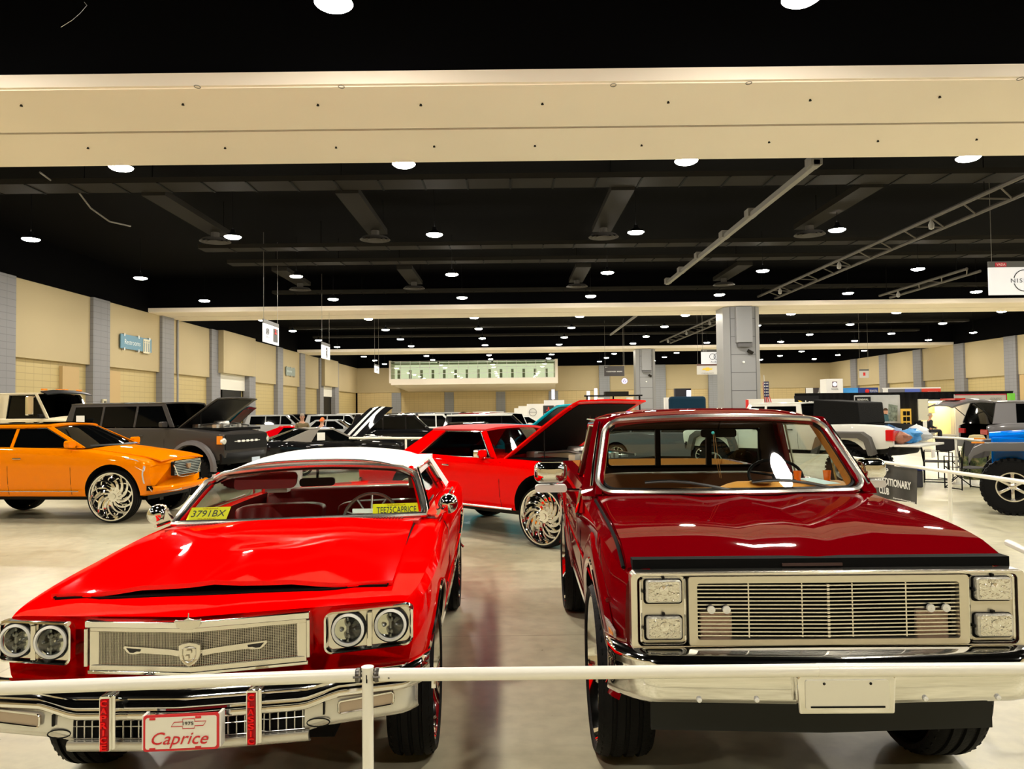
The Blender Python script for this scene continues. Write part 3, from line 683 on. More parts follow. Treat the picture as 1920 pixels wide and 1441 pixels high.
# ================================================================== red convertible-top classic in the left foreground
def classic():
    car = thing('classic_car', 'bright red classic coupe with white top and mesh grille in the left foreground', 'car', (-1.422, 3.4, 0), rad(1.5))
    def warp(p): return Vector((p.x, p.y, p.z+.021*p.x*min(1, max(0, 1.3-.1*p.y)) if True else p.z))
    R = RING_OLD
    st = [(0, .955, .66, 1.035, 1.045), (.10, .975, .62, 1.045, 1.062), (.35, 1.005, .60, 1.062, 1.092), (1.0, 1.03, .52, 1.11, 1.15), (1.75, 1.03, .44, 1.165, 1.205), (2.3, 1.03, .42, 1.18, 1.20), (3.6, 1.03, .42, 1.19, 1.205), (4.3, 1.03, .48, 1.18, 1.20), (5.2, .99, .55, 1.13, 1.16), (5.6, .95, .62, 1.05, 1.08)]
    def vp(x):
        a = abs(x); y = .10*a/.5 if a < .5 else .10+(a-.5)*.24
        if a > .9: y += (a-.9)**2*9
        return y
    def nose(p):
        k = max(0, 1-p.y/.9); k = k*k
        rk = 1-max(0, min(1, (p.z-.95)/.14))*.0
        return Vector((p.x, p.y+vp(p.x)*k+max(0, .80-p.z)*.25*k, p.z))
    yf, yr, Rw = 1.02, 4.12, .41
    body_shell('body', st, R, REDP, car, [(yf, .46), (yr, .46)], .47, [(-.84, .84, 2.05, 4.25, .62, 1.6)], n=60, warp=warp, nose=nose, inner=mat('deep_red_vinyl', (.30, .004, .006), .45), depth=.66)
    ub = MB(); ub.box(-.72, .72, .45, 5.2, .42, .60); ub.tube([(-.8, yf, .42), (.8, yf, .42)], .05, 8); ub.tube([(-.8, yr, .42), (.8, yr, .42)], .06, 8); ub.box(-.55, .55, .35, .8, .36, .55); ub.build('chassis', DARKM, car, smooth=0)
    redrim = paint('red_rim_ring', (.6, 0, .01))
    for yy in (yf, yr):
        for sd in (-1, 1):
            t = add_wheel(car, sd*.885, yy, Rw, Rw, .345, .25, 'wire'); q = MB(); q.lathe([(.352, .112), (.360, .118), (.372, .112)], axis='X', n=56); q.build('red_rim_stripe', redrim, t)
    for yy in (yf, yr):     # arch trim
        for sd in (-1, 1): a = MB(warp); a.tube([(sd*(side_x(R, st, yy+.475*math.cos(q), .46+.475*math.sin(q))+.004), yy+.475*math.cos(q), .46+.475*math.sin(q)) for q in [rad(4+172*k/20) for k in range(21)]], .013, 6); a.build('wheel_arch_trim', CHROME, car)
    for sd in (-1, 1):
        m = MB(warp); m.tube([(sd*(side_x(R, st, y, .80)+.006), y, .80+.01*math.sin(y)) for y in [1.55+.2*k for k in range(11)]], .014, 6, flat=.6)
        m.tube([(sd*(side_x(R, st, y, .50)+.006), y, .50) for y in [1.55+.2*k for k in range(11)]], .02, 6)
        m.build('side_trim', CHROME, car)
    seam(car, R, st, [(1.95, z) for z in (.5, .7, .9, 1.1, 1.15)], warp=warp); seam(car, R, st, [(3.35, z) for z in (.5, .7, .9, 1.1, 1.15)], warp=warp)
    # hood with raised centre and dark shut line below it
    def hx(v): return lerp(.835, .80, v)
    def hf(u, v):
        a = abs(u); k = .028*max(0, min(1, (.62-a)/.10)); s_ = .018*max(0, min(1, (.16-a)/.06))*(1-v)
        return k*lerp(1, .35, v)+s_*(1 if v < .5 else 0)
    def rowy(u, v, y): 
        a = abs(u)*.83; f = .30+vp(a)*.42+(.055 if a < .56 else .055*max(0, (.66-a)/.1))*-.7
        return lerp(f, 1.80-.10*(1-u*u), v)
    hood_panel(car, R, st, .33, 1.72, hx, REDP, lift=.022, warp=warp, fn=hf, rowy=rowy, th=.022)
    g = MB(warp); G = []
    for i in range(5):
        G.append([])
        for j in range(21):
            u = -1+j/10; y = rowy(u, 0, 0)-.012+.05*i; G[-1].append((u*.81, y, top_z(R, st, u*.81, y)+.004))
    g.slab(G, (0, 0, -.01)); g.build('hood_shut_gap', DARKM, car)
    gp_ = MB(warp)
    for sd in (-1, 1): gp_.tube([(sd*.812, y, top_z(R, st, .812, y)+.006) for y in [.36+.09*k for k in range(17)]], .005, 6)
    gp_.build('panel_gap', DARKM, car)
    cw = MB(warp)
    for k in range(70):
        x = -.72+k*.0209
        if abs(x) > .04: cw.box(x-.004, x+.004, 1.73, 1.79, 1.222-.03*x*x, 1.227-.03*x*x)
    cw.build('cowl_vent', mat('vent_dark_red', (.12, 0, 0), .6), car, smooth=0)
    # headlight pods
    silver = mat('silver_bezel', (.78, .75, .68), .16, 1.0)
    for sd in (-1, 1):
        xi, xo = .565, .955; cz, hh = .925, .182
        def P(u, v, h, sd=sd):
            # u along face (0..1) inner->outer, v height
            x = lerp(xi, xo, u); y = lerp(.065, .172, u)+h+(.012 if u > .97 else 0); return (sd*x, y, v)
        o = rrect(.5, cz+.006, 1.0, hh+.004, .038); o2 = rrect(.5, cz+.006, .93, hh-.018, .03)
        sc = lambda pts, k: [((u if k else u), v) for u, v in pts]
        def rr2(w_, h_, r):    # rounded rect in (u,v) with u scaled by .39
            return [(.5+(a)/.39, cz+.006+b2) for a, b2 in rrect(0, 0, w_*.39, h_, r)]
        outer, inner, inn2 = rr2(1.0, hh+.006, .035), rr2(.955, hh-.010, .028), rr2(.92, hh-.024, .025)
        b = MB(warp); G = [[P(u, v, .03) for u, v in outer], [P(u, v, -.012) for u, v in outer], [P(u, v, -.014) for u, v in inner], [P(u, v, .010) for u, v in inn2]]
        G = [r+[r[0]] for r in G]; b.grid(G); pod = b.build('headlight_bezel', CHROME, car, smooth=50)
        b = MB(warp); pts = inn2; n = len(pts); b.add([P(u, v, .012) for u, v in pts], [tuple(range(n))]); 
        for cx_ in (.27, .74):
            x, y, z = P(cx_, cz+.012, .0); b.box(*sorted((x-sd*.0, x)), y, y, z, z) if 0 else None
        b.box(*sorted((sd*(lerp(xi, xo, .505)-.012), sd*(lerp(xi, xo, .505)+.012))), .105, .135, cz-.075, cz+.085)
        b.build('headlight_backing', silver, pod, smooth=0, bev=.004)
        for cx_ in (.265, .745):
            x, y, z = P(cx_, cz+.013, .0)
            h = MB(warp); h.lathe([(.082, .018), (.083, -.006), (.076, -.012), (.074, -.004)], (x, y, z), 'Y', 40); ho = h.build('headlight_ring', BLACK, pod)
            h = MB(warp); h.lathe([(.074, .0), (.074, -.018), (.063, -.022), (.060, -.012)], (x, y, z), 'Y', 40); h.build('halo_ring', mat('halo_white', (.82, .82, .8), .2), ho)
            h = MB(warp); h.lathe([(.060, .0), (.05, .008), (.001, .012)], (x, y, z), 'Y', 30); h.build('reflector', mat('dark_reflector', (.10, .10, .105), .12, .9), ho)
            h = MB(warp)
            for (dx, dz, r) in ((0, .028, .018), (-.002, -.028, .018), (.03, .0, .010), (-.03, .0, .010)): h.lathe([(.001, -.02), (r*.7, -.016), (r, 0), (r, .01)], (x+dx, y, z+dz), 'Y', 14)
            h.box(x-.004, x+.004, y-.012, y+.0, z-.055, z+.055); h.build('lamp_cluster', mat('lamp_chrome_dark', (.20, .20, .21), .1, 1.0), ho)
            h = MB(warp); h.lathe([(.061, -.012), (.045, -.024), (.001, -.03)], (x, y, z), 'Y', 30); h.build('headlight_glass', GCLEAR, ho)
    # grille
    fr = MB(warp); gx = .50; gz0, gz1 = .80, 1.03
    Y = lambda x: vp(x)*.92
    def strip(x0, x1, z0, z1, yo, d, bld):
        G = []
        for i in range(9):
            x = lerp(x0, x1, i/8); G.append([(x, Y(x)+yo, z0), (x, Y(x)+yo, z1)])
        bld.slab(G, (0, d, 0))
    for (a, b_) in ((-gx, 0), (0, gx)):
        strip(a, b_, gz1-.026, gz1+.004, -.045, .05, fr); strip(a*.985 if a else 0, b_*.985 if b_ else 0, gz0-.004, gz0+.012, -.032, .04, fr)
    grille = fr.build('grille_surround', CHROME, car, smooth=30, bev=.003)
    fr = MB(warp)
    for (a, b_) in ((-gx, 0), (0, gx)):
        strip(a*.97, b_*.97, gz1-.047, gz1-.026, -.030, .02, fr); strip(a*.97, b_*.97, gz0+.010, gz0+.036, -.028, .02, fr)
    for sd in (-1, 1):
        fr.box(*sorted((sd*(gx-.015), sd*(gx-.058))), Y(gx)-.032, Y(gx)-.01, gz0+.005, gz1-.03); fr.box(*sorted((sd*(gx+.003), sd*(gx-.012))), Y(gx)-.045, Y(gx)+.03, gz0+.03, gz1-.03)
    fr.build('grille_frame', BRUSH, grille, smooth=0, bev=.003)
    me = MB(warp); z0, z1 = gz0+.034, gz1-.046
    nzz = 22
    for i in range(nzz):
        z = lerp(z0, z1, i/(nzz-1))
        for s_ in (-1, 1): me.tube([(s_*.445, Y(.445)-.018, z), (s_*.002, Y(0)-.018, z)], .0013, 4, caps=False)
    n = 120
    for i in range(n+1):
        x = lerp(-.445, .445, i/n); me.box(x-.0012, x+.0012, Y(x)-.0195, Y(x)-.0165, z0, z1)
    me.build('grille_mesh', mat('mesh_steel', (.70, .66, .56), .3, 1.0), grille, smooth=0)
    bk = MB(warp); strip(-.445, 0, z0, z1, .0, .01, bk); strip(0, .445, z0, z1, .0, .01, bk); bk.build('grille_backing', mat('grille_dark', (.02, .017, .013), .8), grille, smooth=0)
    # wings and shield on the mesh
    w_ = MB(warp)
    for sd in (-1, 1):
        o = [(.045, .904), (.10, .910), (.24, .918), (.315, .921), (.318, .912), (.300, .893), (.285, .886), (.262, .886), (.235, .892), (.10, .886), (.05, .880)]
        w_.prism([(sd*x, z) for x, z in o], lambda u, v, h: (u, Y(u)-.030+h, v), 0, .008)
    wo = w_.build('wing_badge', BRUSH, grille, smooth=0)
    for sd in (-1, 1): w_ = MB(warp); w_.prism([(sd*x, z) for x, z in ((.235, .909), (.305, .913), (.288, .894), (.270, .893), (.255, .899), (.238, .899))], lambda u, v, h: (u, Y(u)-.0315+h, v), 0, .002); w_.build('wing_slot', mat('grille_dark', (.02, .017, .013)), wo, smooth=0)
    s_ = MB(warp); o = [(0, .947), (.028, .944), (.047, .935), (.047, .893), (.040, .872), (.022, .852), (0, .843)]; o = o+[(-x, z) for x, z in o[-2:0:-1]]
    s_.prism(o, lambda u, v, h: (u, -.050+h+abs(u)*.15, v), 0, .02); so = s_.build('shield_badge', BRUSH, grille, smooth=0, bev=.003)
    s_ = MB(warp); o2 = [(x*.62, .895+(z-.895)*.62) for x, z in o]; s_.tube([(x, -.053+abs(x)*.15, z) for x, z in o2], .0025, 5, closed=True); s_.box(-.012, .012, -.056, -.05, .90, .915); s_.box(-.016, .0, -.056, -.05, .875, .892)
    s_.build('shield_relief', BRUSH, so, smooth=0)
    c = MB(warp); o = [(-.055, 1.050), (-.05, 1.018), (-.02, 1.006), (.02, 1.006), (.05, 1.018), (.055, 1.050), (.03, 1.043), (.0, 1.056), (-.03, 1.043)]
    c.prism(o, lambda u, v, h: (u, -.062+h, v), 0, .012); c.box(-.058, .058, -.065, -.05, 1.040, 1.047); c.tube([(0, -.056, 1.05), (0, -.05, 1.075)], .003, 6); c.build('hood_crest', BRUSH, car, smooth=0, bev=.002)
    # bumper: chrome V-shaped bar with ribs and lower pan
    def BY(x): a = abs(x); return -.125+a*.10 if a < .62 else -.063+(a-.62)*.22+max(0, a-.9)**2*9
    def brow(x): 
        k = min(1, max(0, (abs(x)-.50)/.14)); up = .045*k
        y = BY(x)
        return [(x, y+.10, .768+up*.2), (x, y+.012, .758+up*.3), (x, y, .735+up*.6), (x, y+.022, .722+up*.8), (x, y+.010, .700+up), (x, y+.006, .690+up), (x, y+.030, .672+up), (x, y+.02, .655+up), (x, y+.02, .64+up), (x, y+.045, .622+up)]
    b = MB(warp); b.slab([brow(x) for x in [-1.03+.0343*k for k in range(61)]], (0, .02, 0)); bump = b.build('front_bumper', CHROME, car, smooth=60)
    def lrow(x):
        a = abs(x); k = min(1, max(0, (a-.42)/.16)); y = BY(x)+.03; z1 = .63+.045*k; z0 = lerp(.505, .545, k)+.03*max(0, a-.6)
        return [(x, y+.01, z1), (x, y+.004, lerp(z1, z0, .3)), (x, y+.002, lerp(z1, z0, .7)), (x, y+.02, z0+.008), (x, y+.05, z0)]
    b = MB(warp)
    for sd in (-1, 1): b.slab([lrow(sd*x) for x in [.50+.03*k for k in range(17)]], (0, .02, 0))
    b.slab([[(x, BY(x)+.02, .545), (x, BY(x)+.012, .53), (x, BY(x)+.02, .505), (x, BY(x)+.05, .49)] for x in [-.52+.04*k for k in range(27)]], (0, .02, 0))
    b.build('bumper_lower_pan', mat('silver_paint', (.66, .65, .60), .22, .7, coat=.6), bump, smooth=50)
    b = MB(warp); b.box(-.50, .50, -.03, -.01, .535, .645); sb = b.build('bumper_grille', DARKM, bump, smooth=0)
    b = MB(warp)
    for k in range(29):
        x = -.49+k*.035; b.box(x-.0025, x+.0025, BY(x)+.045, BY(x)+.055, .54, .64)
    for z in (.548, .60, .632): 
        for s2 in (-1, 1): b.tube([(0, BY(0)+.045, z), (s2*.5, BY(.5)+.045, z)], .0025, 5)
    b.build('bumper_grille_bar', SATIN, sb, smooth=0)
    for sd in (-1, 1):
        b = MB(warp); b.prism(rrect(0, 0, .235, .052, .012), lambda u, v, h: (sd*(.765+u), BY(.765+u)+.022+h, .640+v+u*.06*1), 0, .02); tl = b.build('turn_signal', mat('dull_lens', (.42, .33, .24), .25, .3), bump, smooth=0)
        b = MB(warp); b.tube([(sd*(.765+u), BY(.765+u)+.020, .640+v+u*.06) for u, v in rrect(0, 0, .235, .052, .012)], .004, 5, closed=True); b.build('signal_bezel', CHROME, tl)
        b = MB(warp); b.box(sd*.585-.004, sd*.585+.004, BY(.585)+.02, BY(.585)+.035, .61, .66); b.tube([(sd*(.56+.05*math.cos(q)), BY(.56)+.028, .575+.018*math.sin(q)) for q in [2*PI*i/16 for i in range(16)]], .003, 5, closed=True); b.build('bumper_slot', BLACK, bump)
    # letter guards
    for sx, word in ((-.318, 'CAPRICE'), (.30, 'CLASSIC')):
        b = MB(warp); y = BY(sx); b.prism(rrect(sx, .645, .050, .235, .012), lambda u, v, h: (u, h, v), y-.04, y+.02); b.prism(rrect(sx+.028*(1 if sx > 0 else 1), .645, .02, .23, .008), lambda u, v, h: (u, h, v), y-.03, y+.05)
        go = b.build('bumper_guard', CHROME, bump, smooth=30, bev=.003)
        b = MB(warp); b.box(sx-.018, sx+.016, y-.046, y-.038, .532, .748); b.build('guard_pad', paint('dark_red_pad', (.32, 0, .005)), go, smooth=0)
        for i, ch in enumerate(word): text(ch, .03, paint('letter_red', (.85, .01, .01)), go, (sx-.001, y-.048, .733-i*.0305+.021*sx), fit=(.026 if ch != 'I' else .007, .025), ext=.004, bold=.0006)
    # number plate
    t = MB(warp); t.prism(rrect(.018, .612, .315, .150, .012), lambda u, v, h: (u, h-.018*0, v), -.172, -.166); pl = t.build('licence_plate', mat('plate_red', (.62, .01, .02), .35), car, smooth=0)
    t = MB(warp); t.prism(rrect(.018, .612, .295, .130, .010), lambda u, v, h: (u, h, v), -.175, -.171); t.build('plate_face', mat('plate_cream', (.82, .80, .70), .35), pl, smooth=0)
    PR = mat('plate_red', (.62, .01, .02)); text('Caprice', .07, PR, pl, (.015, -.177, .582), fit=(.235, .066), shear=.35, ext=.001)
    bt = [(-.055, .006), (-.02, .006), (-.02, .018), (.03, .018), (.03, .006), (.078, .006), (.066, -.012), (.03, -.012), (.03, -.022), (-.02, -.022), (-.02, -.012), (-.068, -.012)]
    t = MB(warp); t.tube([(.045+u*1.0, -.1765, .650+v) for u, v in bt], .0016, 4, closed=True); t.build('bow_tie_outline', PR, pl, smooth=0)
    text('1975', .02, mat('ink', (.05, .05, .05), .6), pl, (.048, -.177, .650), fit=(.044, .014), ext=.001)
    t = MB(warp)
    for x, z in ((-.10, .673), (.09, .673), (-.10, .549), (.09, .549)): t.box(x-.012, x+.012, -.178, -.174, z-.004, z+.004)
    t.build('plate_slot', PR, pl, smooth=0)
    t = MB(warp)
    for s2 in (-1, 1): t.box(.018+s2*.158-.006, .018+s2*.158+.006, -.17, -.12, .545, .685)
    t.build('plate_bracket', WHITE, pl, smooth=0)
    # cabin: white top, slim chrome frame, pillarless sides
    cb = Cab(1.90, 2.32, 3.75, 4.35, 1.19, 1.500, .875, .750, 3.72, 3.35, crown=.055, bow=.13, rbow=.05)
    VIN = mat('white_vinyl', (.93, .90, .88), .55, bump=(220, .25)); REDV = mat('red_vinyl', (.55, .012, .012), .42, coat=.2); DRV = mat('deep_red_vinyl', (.30, .004, .006), .45)
    y0, y1, y2, y3 = cb.y0, cb.y1, cb.y2, cb.y3
    def edge(sd, t): return cb.S(sd, lerp(y0, y1, t), t)
    # windshield surround loop
    loop = []; W0, W1 = .875, .750
    for i in range(21):
        u = -1+i/10; loop.append((u*W0*.99, y0-cb.bow*(1-u*u), 1.205+.012*(1-u*u)))
    right = [edge(1, t)+Vector((.0, 0, 0)) for t in (.12, .3, .5, .7, .86)]
    top = []
    for i in range(21):
        u = 1-i/10; k = max(0, abs(u)-.86)/.14; top.append((u*(W1-.012), y1-cb.bow*.7*(1-u*u), 1.500+.052*(1-u*u)-.03*k*k))
    left = [edge(-1, t) for t in (.86, .7, .5, .3, .12)]
    pts = [Vector(p)+Vector((0, -.022, .002)) for p in loop+[tuple(p) for p in right]+top+[tuple(p) for p in left]]
    f = MB(warp); f.tube(pts, .019, 8, closed=True); f.build('windshield_frame', BRUSH, car)
    f = MB(warp); cen = Vector((0, 2.1, 1.36)); f.tube([p+Vector((-.024*math.copysign(1, p.x)*min(1, abs(p.x)/.6), .01, -.022 if p.z > 1.45 else (.012 if p.z < 1.25 else 0))) for p in pts], .010, 6, closed=True); f.build('windshield_seal', BLACK, car)
    g = MB(warp); G = []
    for i in range(8):
        t = i/7; G.append([])
        for j in range(13):
            u = -1+j/6; G[-1].append((u*lerp(W0, W1, t**1.25)*.985, lerp(y0, y1, t)-cb.bow*lerp(1, .7, t)*(1-u*u)+.004, lerp(1.205, 1.500, t)+.052*t*(1-u*u)))
    g.slab(G, (0, .004, 0)); g.build('windshield', GCLEAR, car)
    g = MB(warp); g.slab([[Vector(p)-Vector((0, .002, 0)) for p in r] for r in G[6:]], (0, -.001, 0)); g.build('sun_band', mat('blue_tint_band', (.01, .012, .03), .2), car) if 0 else None
    for sd in (-1, 1):
        a = MB(warp); a.tube([cb.S(sd, lerp(y0+.01, y1+.04, t), t, -.030) for t in (0, .25, .5, .75, 1)], .022, 8)
        a.build('windshield_pillar', REDP, car)
    for sd in (-1, 1):
        a = MB(warp); a.tube([cb.S(sd, lerp(y0+.03, y1+.06, t), t, .016) for t in (0, .25, .5, .75, .97)]+[cb.S(sd, y, .97, .016) for y in (2.6, 2.9, 3.2)]+[cb.S(sd, 3.4, .8, .016), cb.S(sd, 3.72, .1, .016)], .012, 6)
        a.tube([(sd*(side_x(R, st, y, 1.15)-.035), y, 1.205) for y in (1.8, 2.4, 3.0, 3.7)], .012, 6)
        a.build('window_trim', CHROME, car)
    for sd in (-1, 1):
        g = MB(warp); cb.poly(g, sd, [(y0+.12, .02), (y1+.08, .93), (3.50, .93), (3.92, .02)], dx=-.01, th=.004); g.build('side_window', GSMOKE if sd > 0 else GCLEAR, car, smooth=0)
    r = MB(warp); G = []
    for i in range(15):
        v = i/14; row = []
        for j in range(25):
            u = -1+j/12; au = abs(u); yy = lerp(y1-.02-.7*cb.bow*(1-u*u), y2+.05, v)
            drop = .085*au**5; row.append((u*(W1+.012+.012*math.sin(PI*v)), yy, 1.535+.085*(1-au**2.2)*(.75+.35*math.sin(PI*min(1, v*1.15)))-drop+.018*math.sin(PI*v)))
        G.append(row)
    r.slab(G, (0, 0, -.03))
    cp = MB(warp)
    for sd in (-1, 1):
        cb.poly(r, sd, [(3.50, .97), (y2+.05, 1.0), (y3+.1, 0), (3.98, 0)], dx=.012)
        cb.poly(r, sd, [(y1, 1.0), (y2, 1.05), (3.3, .94), (y1+.05, .94)], dx=.008)
    r.box(-.74, -.56, y2-.1, y3-.12, 1.22, 1.50); r.box(.56, .74, y2-.1, y3-.12, 1.22, 1.50)
    r.build('vinyl_roof', VIN, car, smooth=60)
    s_ = MB(warp)
    s_.tube([Vector(p)+Vector((0, -.004, -.006)) for p in G[0]], .009, 6); s_.build('roof_seam_trim', BRUSH, car)
    g = MB(warp); g.slab([[(x, lerp(y3-.12, y2, t), lerp(1.22, 1.50, t)) for x in (-.56, -.2, .2, .56)] for t in (0, .5, 1)], (0, .005, 0)); g.build('rear_window', GCLEAR, car)
    g = MB(warp); g.box(-.80, .80, 3.85, 4.3, 1.13, 1.20); g.build('parcel_shelf', mat('black_vinyl', (.012, .01, .01), .6), car, smooth=0)
    # interior
    d = MB(warp); G = []
    for i in range(6):
        v = i/5; G.append([(u*.84, lerp(1.68, 2.16, v), 1.198-.012*v+.028*max(0, 1-abs(u-.42)/.42)*math.sin(PI*min(1, v*1.4))*.8-(.05 if v > .9 else 0)) for u in [-1+k/8 for k in range(17)]])
    d.slab(G, (0, 0, -.05)); d.box(-.82, .82, 2.10, 2.16, .88, 1.17); d.build('dashboard', REDV, car, smooth=50)
    def seat(y, w0, w1, zt, nm, th=.16):
        s = MB(warp); G = []
        for i in range(9):
            v = i/8; row = []
            for j in range(19):
                u = j/18; q = .012*abs(math.sin(u*PI*6)); row.append((lerp(w0, w1, u), y+.16*v-.03*math.sin(v*PI)-q, lerp(.72, zt, v)-.03*(abs(u-.5)*2)**6))
            G.append(row)
        s.slab(G, (0, th, 0)); s.box(w0, w1, y-.45, y+.02, .62, .80); return s.build(nm, mat('seat_dark_red', (.34, .012, .014), .38, coat=.3), car, smooth=60, bev=.02)
    seat(2.72, -.78, -.06, 1.20, 'front_seat'); seat(2.72, .06, .78, 1.20, 'front_seat'); seat(3.62, -.78, .78, 1.24, 'rear_seat')
    s = MB(warp); 
    s.tube([(.42+.205*math.cos(q), 2.33+.07*math.sin(q), 1.12+.19*math.sin(q)) for q in [2*PI*k/28 for k in range(28)]], .014, 8, closed=True)
    for q in (rad(20), rad(160), rad(90), rad(55), rad(125)): s.tube([(.42, 2.33, 1.12), (.42+.2*math.cos(q), 2.33+.07*math.sin(q), 1.12+.19*math.sin(q))], .009, 6)
    s.lathe([(.001, -.03), (.06, -.02), (.07, .02)], (.42, 2.33, 1.12), 'Y', 18); s.build('steering_wheel', mat('wheel_grey_trim', (.32, .28, .27), .25, .7), car)
    for cx_, nm in ((-.36, 'sun_visor'),):
        s = MB(warp); s.prism(rrect(cx_, 1.445, .46, .115, .04), lambda u, v, h: (u, h+(v-1.44)*.6, v), 2.30, 2.33); s.build(nm, mat('visor_red', (.22, .004, .006), .6), car, smooth=30)
    s = MB(warp); s.prism(rrect(.03, 1.425, .26, .062, .025), lambda u, v, h: (u, h, v), 2.27, 2.30); s.tube([(.03, 2.29, 1.45), (.03, 2.30, 1.54)], .01, 6); s.build('interior_mirror', BLACK, car, smooth=30)
    # mirrors
    for sd in (-1, 1):
        s = MB(warp); x = sd*.97; y = 2.0; z = 1.262
        s.lathe([(.001, -.07), (.04, -.064), (.062, -.042), (.07, -.012), (.07, .03)], (x+sd*.05, y, z), 'Y', 20); s.prism([(.83, 1.19), (.97, 1.20), (1.01, 1.215), (.97, 1.235)], lambda u, v, h: (sd*u, h, v), y-.06, y+.03)
        s.prism([(.87, 1.205), (.93, 1.30), (.95, 1.20)], lambda u, v, h: (sd*u, h, v), y-.09, y-.05)
        s.build('side_mirror', CHROME, car, smooth=40)
    s = MB(warp); s.box(-.99, .99, 5.55, 5.68, .62, .80); s.build('rear_bumper', CHROME, car, smooth=0, bev=.02)
    return car
classic()
# yellow display plates and paper lying on the dashboard behind the windshield
def dash_plate(name, word, label, cx, cy, cz, rz, w_, word_top=None):
    t = thing(name, label, 'licence plate', (cx, cy, cz), rz); t.rotation_euler = (.52, 0, rz); b = MB(); b.box(-w_/2, w_/2, -.075, .075, 0, .003); YM = mat('plate_yellow', (.88, .78, .0), .4); b.build('plate_sheet', YM, t, smooth=0)
    INK = mat('ink', (.05, .05, .05)); OI = mat('plate_orange', (.55, .25, .0), .5); text(word, .09, INK, t, (0, 0, .0045), rot=(0, 0, 0), fit=(w_*.84, .072), ext=.0008); text('VIRGINIA', .03, OI, t, (0, .056, .004), rot=(0, 0, 0), fit=(w_*.4, .016), ext=.0006); text('CLASSIC', .03, OI, t, (0, -.060, .004), rot=(0, 0, 0), fit=(w_*.45, .014), ext=.0006)
